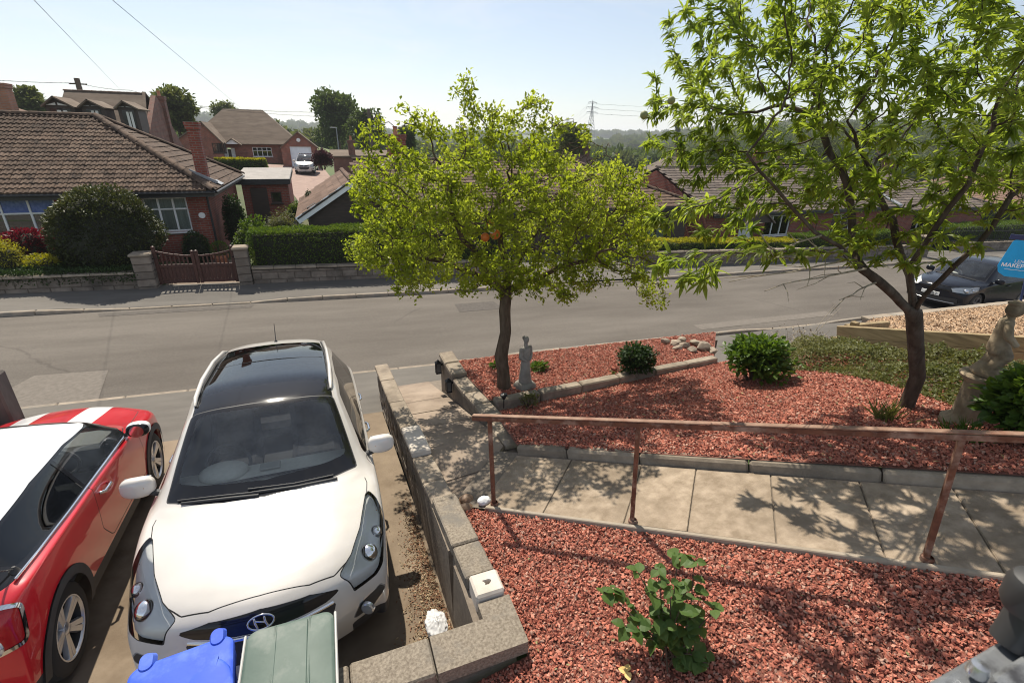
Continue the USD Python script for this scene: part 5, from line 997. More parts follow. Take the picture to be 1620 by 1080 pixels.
        c.add('mirror_back', (mv * [.05, .10, .07] + [1.505, sgn * .97, 1.048], mf), M['gloss_black'], True, under=mp); c.add('mirror_glass', lathe([(0, 0), (.062, 0)], 20, (1.557, sgn * .97, 1.05), (1, 0, 0)), M['mirror_red'], under=mp)
        c.add('mirror_foot', beam((1.46, sgn * .84, .99), (1.47, sgn * .90, 1.02), .05, .04, .01), M['gloss_black'], under=mp)
        for k in range(3): c.add('side_vent', box((1.02 + .035 * k, sgn * .885, .86), (.016, .02, .055), .003, ry(.5)), M['gloss_black'])
    c.gap('bonnet_gap', lambda V: sd(c.P('top', V), smoothpoly([(.20, 0), (.30, .50), (.50, .72), (1.02, .78), (1.12, .60), (1.04, 0)], .02, True)), lambda V: np.maximum(.75 - V[:, 2], V[:, 0] - 1.06), .0035)
    f = np.maximum(c.V[:, 2] - .47, 3.95 - c.V[:, 0]); i, _ = c.cut(f); c.emit('rear_valance', i, M['trim_black'])
    c.emit('body', (c.V, c.F), red)
    c.add('underbody', box2((.35, -.70, .24), (3.9, .70, .48)), M['gap']); c.add('cabin_floor', box2((1.3, -.70, .48), (3.7, .70, .58)), M['lining']); c.add('parcel_shelf', box2((2.75, -.72, 1.0), (3.75, .72, 1.03)), M['lining'])
    c.add('door_cards', J([box2((1.3, s * .80 - .02, .5), (3.7, s * .80 + .02, .97)) for s in (1, -1)]), M['lining']); c.add('dashboard', box2((1.2, -.74, .75), (1.62, .74, 1.0), .04), M['lining'])
    for sgn in (1, -1): c.add('front_seat', J([box((2.15, sgn * .37, .72), (.5, .48, .16), .06), box((2.42, sgn * .37, .95), (.15, .46, .5), .06, ry(.25)), box((2.52, sgn * .37, 1.19), (.1, .25, .14), .04)]), M['seat'])
    sp = [(1.75 + .05 * math.sin(a), .36 + .18 * math.cos(a), .92 + .16 * math.sin(a)) for a in np.linspace(0, 2 * np.pi, 25)]; c.add('steering_wheel', tube(sp, .016, 8, False), M['seat'], True)
    for s_ in WB:
        for sgn in (1, -1): c.add('arch_liner', box((s_, sgn * .54, .50), (.78, .04, .5)), M['gap']); wheel(c, s_, sgn, .33, .33, .21, .875, 5 if s_ < 2 else 5, M['alloy'], True)
    c.add('aerial', J([lathe([(.035, 0), (.025, .025), (.01, .05), (0, .052)], 12, (3.60, .80, 1.04)), cyl((3.60, .80, 1.07), (3.90, .80, 1.28), .006, .004, 6)]), M['trim_black'], 35)
    c.add('bonnet_badge', lathe([(0, .008), (.02, .006), (.024, 0)], 12, (.95, 0.05, 1.02)), M['gap'])
M['mirror_red'] = usdkit.material(stage, '/World/Looks/mirror_silver', {"p": ("principled_bsdf", {"metallic": 1.0, "roughness": 0.03, "base_color": (0.8, 0.8, 0.8)})}, [], surface="p.BSDF")
red_car()
# ------------------------------------------------------------------ houses
M['brick_red'] = brickmat('red_brick', (0.26, 0.062, 0.04), (0.20, 0.05, 0.034), (0.20, 0.15, 0.12))
M['brick_brown'] = brickmat('brown_brick', (0.19, 0.072, 0.05), (0.145, 0.055, 0.04), (0.17, 0.135, 0.11))
M['brick_far'] = brickmat('far_brick', (0.30, 0.095, 0.06), (0.235, 0.075, 0.05), (0.22, 0.16, 0.13))
M['brick_orange'] = brickmat('orange_brick', (0.36, 0.15, 0.09), (0.30, 0.12, 0.07), (0.25, 0.19, 0.15))
tilec = [((0.082, 0.052, 0.035), (0.142, 0.096, 0.068)), ((0.066, 0.042, 0.029), (0.118, 0.079, 0.056)), ((0.098, 0.064, 0.045), (0.16, 0.112, 0.081))]
tm_brown = [mat('brown_tile_%s' % 'abc'[i], a, b, scale=9, detail=8, rough=0.9, bump=0.3, bscale=40, bdist=0.006, spec=0.2, rnd=0.22, col3=(0.042, 0.030, 0.023), rscale=3.5) for i, (a, b) in enumerate(tilec)]
tm_grey = [mat('grey_brown_tile_%s' % 'ab'[i], a, b, scale=9, detail=8, rough=0.9, spec=0.2, rnd=0.15, col3=(0.10, 0.085, 0.075)) for i, (a, b) in enumerate([((0.125, 0.098, 0.08), (0.18, 0.145, 0.12)), ((0.108, 0.085, 0.07), (0.16, 0.128, 0.107))])]
tm_red = [mat('red_brown_tile_%s' % 'ab'[i], a, b, scale=9, detail=8, rough=0.9, spec=0.2, rnd=0.18) for i, (a, b) in enumerate([((0.125, 0.078, 0.056), (0.18, 0.118, 0.086)), ((0.105, 0.064, 0.046), (0.155, 0.10, 0.073))])]
M['roof_dark'] = plain('roof_underlay', (0.035, 0.026, 0.02), 0.9)
M['far_roof'] = mat('far_plain_tiles', (0.105, 0.076, 0.055), (0.15, 0.112, 0.083), scale=0.9, detail=9, rough=0.9, spec=0.2, bump=0.4, bscale=14, stretch=(1, 1, 5), col3=(0.175, 0.138, 0.105), rscale=0.35)
M['upvc'] = plain('white_frame', (0.74, 0.74, 0.72), 0.35)
M['woodbrown'] = mat('dark_brown_boards', (0.030, 0.019, 0.013), (0.05, 0.032, 0.022), scale=3, rough=0.6, stretch=(1, 1, 8))
M['gutter'] = plain('black_gutter', (0.012, 0.012, 0.013), 0.4)
M['pane'] = glassmat('window_pane', (0.80, 0.84, 0.84), 1.52, 0.0, 0.04)
M['room'] = plain('dim_room', (0.030, 0.028, 0.025), 0.9)
M['curtain'] = mat('net_curtain', (0.52, 0.51, 0.47), (0.72, 0.71, 0.66), scale=2.2, rough=0.9, stretch=(14, 14, 0.4))
M['lead'] = plain('lead_flashing', (0.30, 0.31, 0.32), 0.5, 0.3)
M['white_board'] = plain('white_painted_board', (0.74, 0.75, 0.74), 0.45)
M['stainblue'] = mat('blue_leaded_glass', (0.05, 0.09, 0.28), (0.12, 0.17, 0.40), scale=14, rough=0.15)
M['garage_door'] = plain('white_garage_door', (0.70, 0.73, 0.76), 0.4)
M['felt'] = mat('roof_felt', (0.23, 0.21, 0.19), (0.30, 0.275, 0.25), scale=2, rough=0.9, bump=0.2)
M['terracotta'] = mat('terracotta', (0.34, 0.13, 0.07), (0.42, 0.18, 0.10), scale=6, rough=0.85)

def poly_wall(t, name, pts, origin, du, th, mt, holes=(), under=None, dn=None):
    """A wall slab: polygon in (along, z) from origin along the unit du; holes (u0, z0, u1, z1) are real openings."""
    p = Polygon(pts)
    for h in holes: p = p.difference(sbox(*h))
    du = np.array([du[0], du[1], 0.0]); dn = np.array([-du[1], du[0], 0]) if dn is None else np.asarray(dn, float)
    return t.add(name, prism(p, th, (origin[0], origin[1], 0), np.stack([du, [0, 0, 1], dn], 1)), mt, under=under)
def window(t, O, du, u0, u1, z0, z1, cols=2, transom=None, fm='upvc', back='curtain', bar=0.055, top_mt=None, sill=True, dn=None):
    """A window in an opening: frame with bars as one part, every pane and the curtain its sub-parts."""
    du = np.array([du[0], du[1], 0.0]); dn = np.array([-du[1], du[0], 0]) if dn is None else np.asarray(dn, float); O = np.array([O[0], O[1], 0.0])
    ax = np.stack([du, dn, [0, 0, 1]], 1); W = lambda m: tf(m, None, O) if False else ((VF(m)[0] @ ax.T) + O, VF(m)[1])
    us = np.linspace(u0, u1, cols + 1); fr = []
    for u in us: fr.append(box(((u + (bar / 2 if u == u0 else -bar / 2 if u == u1 else 0)), 0.05, (z0 + z1) / 2), (bar, 0.06, z1 - z0), 0.006))
    for z in (z0 + bar / 2, z1 - bar / 2): fr.append(box(((u0 + u1) / 2, 0.052, z), (u1 - u0 - 0.004, 0.056, bar), 0.006))
    zs = [z0, z1] if transom is None else [z0, transom, z1]
    if transom is not None: fr.append(box(((u0 + u1) / 2, 0.051, transom), (u1 - u0 - 0.004, 0.058, bar * 0.9), 0.006))
    w = t.add('window', W(J(fr)), M[fm])
    for a, b in zip(us[:-1], us[1:]):
        for i, (c, d) in enumerate(zip(zs[:-1], zs[1:])): t.add('pane', W(box(((a + b) / 2, 0.055, (c + d) / 2), (b - a - bar * 0.9, 0.006, d - c - bar * 0.9))), M[top_mt] if (top_mt and i == len(zs) - 2) else M['pane'], under=w)
    t.add('curtain' if back == 'curtain' else 'room_shade', W(box(((u0 + u1) / 2, 0.11 if back == 'curtain' else 0.22, (z0 + z1) / 2), (u1 - u0 + 0.1, 0.01, z1 - z0 + 0.1))), M[back], under=w)
    if sill: t.add('sill', W(box(((u0 + u1) / 2, -0.03, z0 - 0.03), (u1 - u0 + 0.1, 0.14, 0.05), 0.008)), M['upvc'] if fm == 'upvc' else M['woodbrown'], under=w)
    return w
_tp = [(0.0, 0.004), (0.045, 0.0), (0.075, 0.024), (0.105, 0.034), (0.135, 0.024), (0.165, 0.0), (0.195, 0.0), (0.225, 0.024), (0.255, 0.034), (0.285, 0.022), (0.3, 0.004)]
def tile_shape(w, g, rolls=True, th=0.022):
    pr = _tp if rolls else [(0.0, 0.0), (0.15, 0.004), (0.294, 0.0)]; k = w / 0.3; n = len(pr)
    u = np.array([p[0] for p in pr]) * k; z = np.array([p[1] for p in pr])
    V = np.vstack([np.column_stack([u, np.full(n, -0.045), z + th + 0.012]), np.column_stack([u, np.full(n, g), z + 0.004]), np.column_stack([u, np.full(n, -0.045), np.full(n, -0.004)])]); F = []
    for a in range(n - 1): F += [[a, a + 1, n + a + 1], [a, n + a + 1, n + a], [2 * n + a, 2 * n + a + 1, a + 1], [2 * n + a, a + 1, a]]
    return V, np.array(F)
def tiled(t, O, ex, es, poly, w=0.30, g=0.255, mats=None, limit=300, rolls=True, seed=0, under=None, jit=0.004):
    """Covers a roof plane (polygon in along-eave, up-slope coordinates) with separate tiles."""
    O, ex, es = (np.asarray(a, float) for a in (O, ex, es)); es = es / np.linalg.norm(es); nn = np.cross(ex, es); A = np.stack([ex, es, nn], 1); P = Polygon(poly); rr = np.random.default_rng(seed)
    x0, y0, x1, y1 = P.bounds; tv, tfc = tile_shape(w, g, rolls); out = []; r = 0; v = y0
    while v < y1 - 0.02:
        off = 0 if rolls else (w / 2 if r % 2 else 0)
        for u in np.arange(x0 - off, x1, w):
            c = sbox(u, v, u + w, v + g)
            if P.intersection(c).area < 0.45 * w * g: continue
            q = tv.copy(); q[:, 0] = np.clip(q[:, 0] * (1 - 0.012) + u, None, None); q[:, 1] += v; q[:, 2] += rr.uniform(-jit, jit) + rr.uniform(-jit, jit) * (tv[:, 0] / w - 0.5) * 2
            out.append((q @ A.T + O, tfc))
        v += g; r += 1
    t.pieces('roof_tile', out, mats, limit, under=under, seed=seed)
def caps(t, p, q, mats, r=0.11, L=0.42, under=None, seed=0):
    p, q = np.asarray(p, float), np.asarray(q, float); D = np.linalg.norm(q - p); n = max(int(D / L), 1); fr = frame_of(q - p); a = np.linspace(0, np.pi, 8); out = []
    for i in range(n):
        s0, s1 = D * i / n - 0.03, D * (i + 1) / n - 0.004; V = []
        for s, k in ((s0, 1.06), (s1, 0.98)): V.append(np.column_stack([np.full(8, s), np.cos(a) * r * k, np.sin(a) * r * k * 0.8 - 0.015]))
        V.append(np.column_stack([np.full(8, s0), np.cos(a) * r * 0.8, np.sin(a) * r * 0.6 - 0.02])); V = np.vstack(V); F = []
        for j in range(7): F += [[j, 8 + j, 9 + j], [j, 9 + j, j + 1], [16 + j, j, j + 1], [16 + j, j + 1, 17 + j]]
        out.append((V @ fr.T + p, np.array(F)[:, ::-1]))
    t.pieces('ridge_tile', out, mats, 120, under=under, smooth=40, seed=seed)
def plane_sheet(pts, th=0.03):
    pts = np.asarray(pts, float); n = np.cross(pts[1] - pts[0], pts[2] - pts[0]); n /= np.linalg.norm(n); n = n if n[2] > 0 else -n; k = len(pts)
    V = np.vstack([pts, pts - n * th]); F = [[0, a, a + 1] for a in range(1, k - 1)] + [[k, k + a + 1, k + a] for a in range(1, k - 1)]
    for a in range(k): b = (a + 1) % k; F += [[a, k + a, k + b], [a, k + b, b]]
    return V, np.array(F)
def chimney(t, c, w, d, z0, z1, mt, pots=1, under=None, pot_mt='terracotta'):
    cp = t.add('chimney', J([box2((c[0] - w / 2, c[1] - d / 2, z0), (c[0] + w / 2, c[1] + d / 2, z1 - 0.22), 0.004), box2((c[0] - w / 2 - 0.035, c[1] - d / 2 - 0.035, z1 - 0.219), (c[0] + w / 2 + 0.035, c[1] + d / 2 + 0.035, z1 - 0.10), 0.006), box2((c[0] - w / 2 - 0.05, c[1] - d / 2 - 0.05, z1 - 0.099), (c[0] + w / 2 + 0.05, c[1] + d / 2 + 0.05, z1), 0.006)]), mt, under=under)
    for i in range(pots): t.add('chimney_pot', lathe([(.11, 0), (.10, .05), (.085, .28), (.105, .30), (.105, .34), (.08, .34), (.07, 0.1)], 14, (c[0] + (i - (pots - 1) / 2) * 0.34, c[1], z1 - 0.01)), M[pot_mt], 35)
    return cp

# --- the bungalow across the road on the left
b = Thing('bungalow', 'red brick bungalow with brown hipped tile roof, behind the wooden gates', 'bungalow', (-8, 19, -0.25))
gz = -0.35; FY = 19.0; EX, EZ = -3.17, 2.02; AP = np.array([-6.90, 22.33, 4.20]); xl = -15.5
zs_, zt_ = 0.70, 1.80
bw = poly_wall(b, 'front_wall', [(0, gz), (12.0, gz), (12.0, 1.98), (0, 1.98)], (-15.5, FY), (1, 0), 0.25, M['brick_red'], [(10.20, zs_, 11.43, zt_), (6.0, 0.42, 8.0, 1.86)])
poly_wall(b, 'side_wall', [(0.25, gz), (7.0, gz), (7.0, 1.98), (0.25, 1.98)], (-3.5, FY), (0, 1), 0.25, M['brick_red'])
window(b, (-15.5, FY + 0.04), (1, 0), 10.20, 11.43, zs_, zt_, 3, 1.42)
window(b, (-15.5, FY + 0.04), (1, 0), 6.0, 8.0, 0.42, 1.86, 3, 1.40, back='room', top_mt='stainblue')
rf = b.add('roof', J([plane_sheet([(xl, FY - .4, EZ), (EX, FY - .4, EZ), AP, (xl, AP[1], AP[2])]), plane_sheet([(EX, FY - .4, EZ), (EX, FY + 7.05, EZ), AP]), plane_sheet([(EX, FY + 7.05, EZ), (xl, FY + 7.05, EZ), (xl, AP[1], AP[2]), AP])]), M['roof_dark'])
sl_ = math.hypot(AP[1] - (FY - .4), AP[2] - EZ); wF = EX - xl
tiled(b, (-11.2, FY - .4, EZ + 0.012), (1, 0, 0), (0, AP[1] - FY + .4, AP[2] - EZ), [(0, 0), (EX + 11.2, 0), (AP[0] + 11.2, sl_), (0, sl_)], 0.28, 0.232, tm_brown, 300, True, 3, under=rf)
slx = math.hypot(EX - AP[0], AP[2] - EZ)
tiled(b, (EX, FY - .4, EZ + 0.012), (0, 1, 0), (AP[0] - EX, 0, AP[2] - EZ), [(0, 0), (7.45, 0), (3.73, slx)], 0.34, 0.30, tm_brown, 0, False, 4)
caps(b, (xl + 4.2, AP[1], AP[2] + .03), AP + [0.05, 0, .03], tm_brown, under=rf); caps(b, (EX + .02, FY - .42, EZ + .05), AP + [0, 0, .04], tm_brown, 0.12); caps(b, (EX + .02, FY + 7.07, EZ + .05), AP + [0, 0, .04], tm_brown, 0.12)
b.add('fascia', J([box2((xl, FY - .40, EZ - .2), (EX, FY - .375, EZ - .01)), box2((EX - .025, FY - .375, EZ - .2), (EX, FY + 7.05, EZ - .01)), box2((xl, FY - .374, EZ - .20), (EX - .03, FY, EZ - .18))]), M['gutter'])
b.add('gutter', J([beam((xl, FY - .46, EZ - .06), (EX + .05, FY - .46, EZ - .06), .11, .07, .02), beam((EX + .06, FY - .40, EZ - .06), (EX + .06, FY + 7, EZ - .06), .11, .07, .02)]), M['gutter'])
chimney(b, (-3.66, 20.25), 0.33, 0.36, 1.9, 4.05, M['brick_red'], 0); b.add('lead_flashing', beam((-3.22, 19.93, 2.16), (-3.99, 19.93, 2.56), 0.05, 0.1, 0.01), M['lead']); b.add('lead_apron', plane_sheet([(-3.12, 19.95, 2.09), (-3.12, 20.55, 2.09), (-3.33, 20.55, 2.22), (-3.33, 19.95, 2.22)], 0.01), M['lead'])
b.add('number_plate', lathe([(0, 0.012), (0.09, 0.012), (0.10, 0.0)], 18, (-3.72, FY - 0.012, 1.2), (0, -1, 0)), M['upvc'])
b.add('downpipe', cyl((-3.45, FY - .06, 1.85), (-3.45, FY - .06, gz), .035), M['gutter'])

# --- flat roofed brick garage behind it
fg = Thing('flat_garage', 'flat roofed brown brick outhouse between the two bungalows', 'outbuilding', (-2.3, 28, 0))
z0 = float(zfar(-2, 26)) - .3
poly_wall(fg, 'front_wall', [(0, z0), (1.95, z0), (1.95, 1.72), (0, 1.72)], (-3.27, 26.0), (1, 0), .22, M['brick_red'], [(1.15, .75, 1.6, 1.25)])
poly_wall(fg, 'side_wall', [(.22, z0), (4.2, z0), (4.2, 1.96), (.22, 1.73)], (-1.32, 26.0), (0, 1), .22, M['brick_red']); poly_wall(fg, 'side_wall', [(.22, z0), (4.2, z0), (4.2, 1.96), (.22, 1.73)], (-3.05, 26.0), (0, 1), .22, M['brick_red'])
window(fg, (-3.27, 26.03), (1, 0), 1.15, 1.6, .75, 1.25, 1, None, 'woodbrown', 'room')
fg.add('door', box2((-2.95, 25.97, z0 + .3), (-2.25, 26.02, 1.45), .01), M['woodbrown'])
fg.add('roof', plane_sheet([(-3.55, 25.8, 1.84), (-1.22, 25.8, 1.84), (-1.22, 30.3, 2.10), (-3.55, 30.3, 2.10)], .06), M['felt']); fg.add('fascia', J([box2((-3.55, 25.77, 1.60), (-1.22, 25.797, 1.83)), prism([(25.8, 1.62), (30.3, 1.88), (30.3, 2.09), (25.8, 1.83)], .025, (-1.219, 0, 0), YZ)]), M['gutter'])

# --- detached bungalow with a garage wing, up the drive
d = Thing('garage_bungalow', 'detached red bungalow with grey hipped roof and white garage door, up the long drive', 'bungalow', (-3, 50, 1.5))
Y1, Y2 = 53.0, 55.2
P_ = lambda u, v, y: at_y(u, v, y)
gL, gR, gA, gB = P_(441, 229, Y1), P_(505, 238, Y1), P_(470, 208, Y1), P_(460, 264, Y1); zb = min(gB[2], float(zfar(-1, 50))) - .3; ez = (gL[2] + gR[2]) / 2
dl, dr_ = P_(458, 232, Y1), P_(496, 265, Y1)
gx0, gx1 = gL[0] + .15, gR[0] - .15
poly_wall(d, 'garage_wall', [(gx0, zb), (gx1, zb), (gx1, ez), (gA[0], gA[2] - .1), (gx0, ez)], (0, Y1), (1, 0), .25, M['brick_far'], [(dl[0], zb - .1, dr_[0], dl[2])])
poly_wall(d, 'side_wall', [(.25, zb), (8, zb), (8, ez), (.25, ez)], (gx1, Y1), (0, 1), .25, M['brick_far'])
gd = d.add('garage_door', box2((dl[0], Y1 + .08, zb + .2), (dr_[0], Y1 + .12, dl[2])), M['garage_door'])
for k in range(5): d.add('door_rib', box(((dl[0] + dr_[0]) / 2, Y1 + .075, zb + .6 + k * .38), (dr_[0] - dl[0] - .1, .02, .03)), M['garage_door'], under=gd)
d.add('garage_roof', J([plane_sheet([(gL[0], Y1 - .15, ez - .05), (gA[0], Y1 - .15, gA[2]), (gA[0], Y1 + 8, gA[2]), (gL[0], Y1 + 8, ez - .05)], .08), plane_sheet([(gR[0], Y1 - .15, ez - .05), (gA[0], Y1 - .15, gA[2]), (gA[0], Y1 + 8, gA[2]), (gR[0], Y1 + 8, ez - .05)], .08)]), M['far_roof'])
d.add('alarm_box', lathe([(0, .05), (.15, .05), (.18, 0)], 12, (gA[0] + .0, Y1 - .01, gA[2] - .75), (0, -1, 0)), M['upvc'])
mL, mR, rL, rR = P_(290, 226, Y2), P_(448, 229, Y2), P_(353, 173, Y2 + 4.4), P_(415, 173, Y2 + 4.4); ez2 = (P_(365, 228, Y2)[2] + P_(440, 228, Y2)[2]) / 2; rz2 = (rL[2] + rR[2]) / 2
wx0, wx1 = P_(401, 248, Y2 + .4)[0], P_(429, 233, Y2 + .4)[0]; wz0, wz1 = P_(415, 248, Y2 + .4)[2], P_(415, 233, Y2 + .4)[2]; px0, px1 = P_(356, 250, Y2 + .4)[0], P_(374, 250, Y2 + .4)[0]
poly_wall(d, 'front_wall', [(mL[0] + .4, zb), (gx0 + .2, zb), (gx0 + .2, ez2), (mL[0] + .4, ez2)], (0, Y2 + .4), (1, 0), .25, M['brick_far'], [(wx0, wz0, wx1, wz1), (px0, zb - 1, px1, wz1 - .1)])
window(d, (0, Y2 + .44), (1, 0), wx0, wx1, wz0, wz1, 4, wz0 + (wz1 - wz0) * .65, back='room')
dp = d.add('door', box2((px0 + .35, Y2 + .5, zb), (px1 - .35, Y2 + .55, wz1 - .2)), M['woodbrown']); d.add('door_side_light', J([box2((px0, Y2 + .48, zb), (px0 + .34, Y2 + .53, wz1 - .1)), box2((px1 - .34, Y2 + .48, zb), (px1, Y2 + .53, wz1 - .1))]), M['upvc'], under=dp)
pa = P_(366, 219, Y2 - .6); pl_, pr__ = P_(352, 228, Y2 - .6), P_(382, 229, Y2 - .6)
d.add('porch_gable', prism([(pl_[0] + .1, pl_[2]), (pr__[0] - .1, pl_[2]), (pa[0], pa[2] - .1)], .06, (0, Y2 - .6, 0), XZ), M['white_board']); d.add('porch_roof', J([plane_sheet([(pl_[0], Y2 - .7, pl_[2] - .05), (pa[0], Y2 - .7, pa[2]), (pa[0], Y2 + 1.2, pa[2]), (pl_[0], Y2 + 1.2, pl_[2] - .05)], .07), plane_sheet([(pr__[0], Y2 - .7, pl_[2] - .05), (pa[0], Y2 - .7, pa[2]), (pa[0], Y2 + 1.2, pa[2]), (pr__[0], Y2 + 1.2, pl_[2] - .05)], .07)]), M['far_roof'])
d.add('roof', J([plane_sheet([(mL[0], Y2, ez2), (mR[0] + 1.6, Y2, ez2), (rR[0], Y2 + 4.4, rz2), (rL[0], Y2 + 4.4, rz2)], .08), plane_sheet([(mL[0], Y2, ez2), (rL[0], Y2 + 4.4, rz2), (mL[0], Y2 + 8.8, ez2)], .08), plane_sheet([(mR[0] + 1.6, Y2, ez2), (mR[0] + 1.6, Y2 + 8.8, ez2), (rR[0], Y2 + 4.4, rz2)], .08)]), M['far_roof'])
lgA, lgL, lgR = P_(318, 192, Y1), P_(272, 229, Y1), P_(354, 226, Y1)
poly_wall(d, 'wing_wall', [(lgL[0] + .2, zb), (lgR[0] - .2, zb), (lgR[0] - .2, lgR[2]), (lgA[0], lgA[2] - .15), (lgL[0] + .2, lgR[2])], (0, Y1), (1, 0), .25, M['brick_far'], [(P_(288, 0, Y1)[0], P_(0, 240, Y1)[2], P_(310, 0, Y1)[0], P_(0, 222, Y1)[2])])
window(d, (0, Y1 + .04), (1, 0), P_(288, 0, Y1)[0], P_(310, 0, Y1)[0], P_(0, 240, Y1)[2], P_(0, 222, Y1)[2], 2, None, 'woodbrown', 'room')
d.add('wing_roof', J([plane_sheet([(q[0], Y1 - .2, lgR[2] - .05), (lgA[0], Y1 - .2, lgA[2]), (lgA[0], Y1 + 6, lgA[2]), (q[0], Y1 + 6, lgR[2] - .05)], .08) for q in (lgL, lgR)]), M['far_roof'])

# --- chalet bungalow with three dormers, behind the left bungalow
h = Thing('dormer_house', 'brown chalet house with three dark dormers, rising behind the left bungalow', 'house', (-11, 36, 0))
Yf = 36.0; R0, R1 = P_(62, 140, Yf + 5.2), P_(207, 147, Yf + 5.2); rz3 = (R0[2] + R1[2]) / 2; K1 = P_(227, 158, Yf + 1.9); xr = P_(224, 215, Yf)[0]; xl3 = P_(52, 200, Yf)[0]; zl3 = 0.6; gz3 = 0.5
prof = [(Yf, gz3), (Yf + 10.4, gz3), (Yf + 10.4, 2.3), (Yf + 5.6, rz3 - .3), (Yf + 5.2, rz3 - .12), (Yf + .35, 2.75)]
h.add('gable_wall', prism(prof, .28, (xr - .28, 0, 0), YZ), M['brick_brown']); h.add('gable_wall', prism(prof, .28, (xl3 + .1, 0, 0), YZ), M['brick_brown'])
h.add('front_roof', plane_sheet([(xl3, Yf - .15, 2.15), (xr + .12, Yf - .15, 2.15), (xr - .6, Yf + 5.2, rz3), (xl3 + .12, Yf + 5.2, rz3)], .1), M['far_roof'])
h.add('back_roof', plane_sheet([(xl3, Yf + 10.5, 2.1), (xr + .12, Yf + 10.5, 2.1), (xr - .6, Yf + 5.2, rz3), (xl3 + .12, Yf + 5.2, rz3)], .1), M['far_roof'])
h.add('verge', J([beam((xr + .06, Yf - .2, 2.1), (xr - .6, Yf + 5.2, rz3 + .03), .16, .12), beam((xr + .06, Yf + 10.5, 2.12), (xr - .6, Yf + 5.2, rz3 + .03), .16, .12)]), M['far_roof'])
h.add('front_wall', box2((xl3 + .1, Yf, gz3), (xr, Yf + .25, 2.3)), M['brick_brown'])
caps(h, (xl3 + .1, Yf + 5.2, rz3 - .05), (xr - .6, Yf + 5.2, rz3 - .05), tm_brown, .12)
for (uL, uR, uA, vA, vE, vB) in ((66, 120, 85, 152, 168, 184), (124, 167, 138, 157, 169, 186), (181, 220, 194, 159, 171, 206)):
    yd = Yf + .55; L_, R_, A_ = P_(uL, vE, yd), P_(uR, vE, yd), P_(uA, vA, yd); A_[0] = (L_[0] + R_[0]) / 2 - .1; zB = P_(uA, vB, yd)[2]; zE = (L_[2] + R_[2]) / 2
    dm = h.add('dormer', prism([(L_[0] + .12, zB - .6), (R_[0] - .12, zB - .6), (R_[0] - .12, zE), (A_[0], A_[2] - .1), (L_[0] + .12, zE)], 1.6, (0, yd + .05, 0), XZ), M['woodbrown'])
    for s in (-1, 1):
        q = [(A_[0] + s * .05, zE + .04), (A_[0] + s * (R_[0] - L_[0]) * .33, zE + .04), (A_[0] + s * .05, A_[2] - .32)]; h.add('dormer_glass', prism(q, .03, (0, yd + .025, 0), XZ), M['white_board'], under=dm)
        h.add('dormer_roof', plane_sheet([(L_[0] if s < 0 else R_[0], yd - .25, zE - .03), (A_[0], yd - .25, A_[2]), (A_[0], yd + 2.2, A_[2]), (L_[0] if s < 0 else R_[0], yd + 2.2, zE - .03)], .07), M['far_roof'], under=dm)
    w0, w1 = L_[0] + .3, R_[0] - .3; h.add('dormer_window', box2((w0, yd + .02, zB - .35), (w1, yd + .045, zE - .12)), M['gloss_black'], under=dm)
    for k in (0.33, 0.62): h.add('curtain', box2((w0 + (w1 - w0) * k, yd + .005, zB - .1), (w0 + (w1 - w0) * (k + .2), yd + .018, zE - .2)), M['curtain'], under=dm)
chimney(h, (xr - .1, Yf + 6.6), .55, .6, 1.0, P_(240, 152, Yf + 6.6)[2], M['brick_brown'], 1)

# --- old house at the extreme left edge: chimney, tiled roof
o = Thing('edge_house', 'house at the left edge of the picture, only its chimney and tiled roof showing', 'house', (-17, 38, 2))
cL, cR = P_(-12, 160, 34), P_(20, 160, 34); chimney(o, ((cL[0] + cR[0]) / 2, 34), cR[0] - cL[0], .7, 2.0, P_(5, 132, 34)[2], M['brick_orange'], 1)
e_ = P_(0, 192, 35); r_ = P_(-20, 168, 38); e2 = P_(52, 192, 35)
o.add('roof', J([plane_sheet([(e_[0] - 4, 35, e_[2] - .2), (e2[0], 35, e2[2] - .2), (e2[0] - 1.8, 38, r_[2]), (e_[0] - 4, 38, r_[2])], .1), plane_sheet([(e2[0], 35, e2[2] - .2), (e2[0], 41, e2[2] - .2), (e2[0] - 1.8, 38, r_[2])], .1)]), tm_red[0]); o.add('wall', box2((e_[0] - 3.5, 35.3, .5), (e2[0] - .4, 40.5, e_[2] - .25)), M['brick_far'])

# --- middle bungalow: white barge boards on the gable towards the road
g = Thing('barge_bungalow', 'dark bungalow with white barge boards on its front gable, behind the clipped hedge', 'bungalow', (4, 19, -.8))
yg = 18.7; A_ = P_(556, 285, yg); L_ = P_(470, 345, yg); hw = A_[0] - L_[0]; ez_ = L_[2]; gx = A_[0]; zr0 = -1.2
poly_wall(g, 'gable_wall', [(gx - hw + .35, zr0), (gx + hw - .35, zr0), (gx + hw - .35, ez_ + .3), (gx, A_[2] - .12), (gx - hw + .35, ez_ + .3)], (0, yg + .25), (1, 0), .25, M['woodbrown'], [(P_(523, 0, yg)[0], -.2, P_(570, 0, yg)[0], .62)])
window(g, (0, yg + .29), (1, 0), P_(523, 0, yg)[0], P_(570, 0, yg)[0], -.2, .62, 2, None, back='curtain')
op = g.add('casement', box((P_(519, 0, yg)[0], yg + .1, .46), (.32, .045, .3), .01, rz(-.35)), M['upvc'], label='small top light standing open'); g.add('pane', box((P_(519, 0, yg)[0], yg + .095, .46), (.24, .05, .22), 0, rz(-.35)), M['room'], under=op)
tanp = (A_[2] - ez_) / hw; cs = math.hypot(hw, A_[2] - ez_)
for s in (-1, 1):
    g.add('barge_board', beam((gx + s * hw, yg - .02, ez_ - .10), (gx - s * .0, yg - .02 - .001 * (s > 0), A_[2] - .10), .03, .23, .004), M['white_board'])
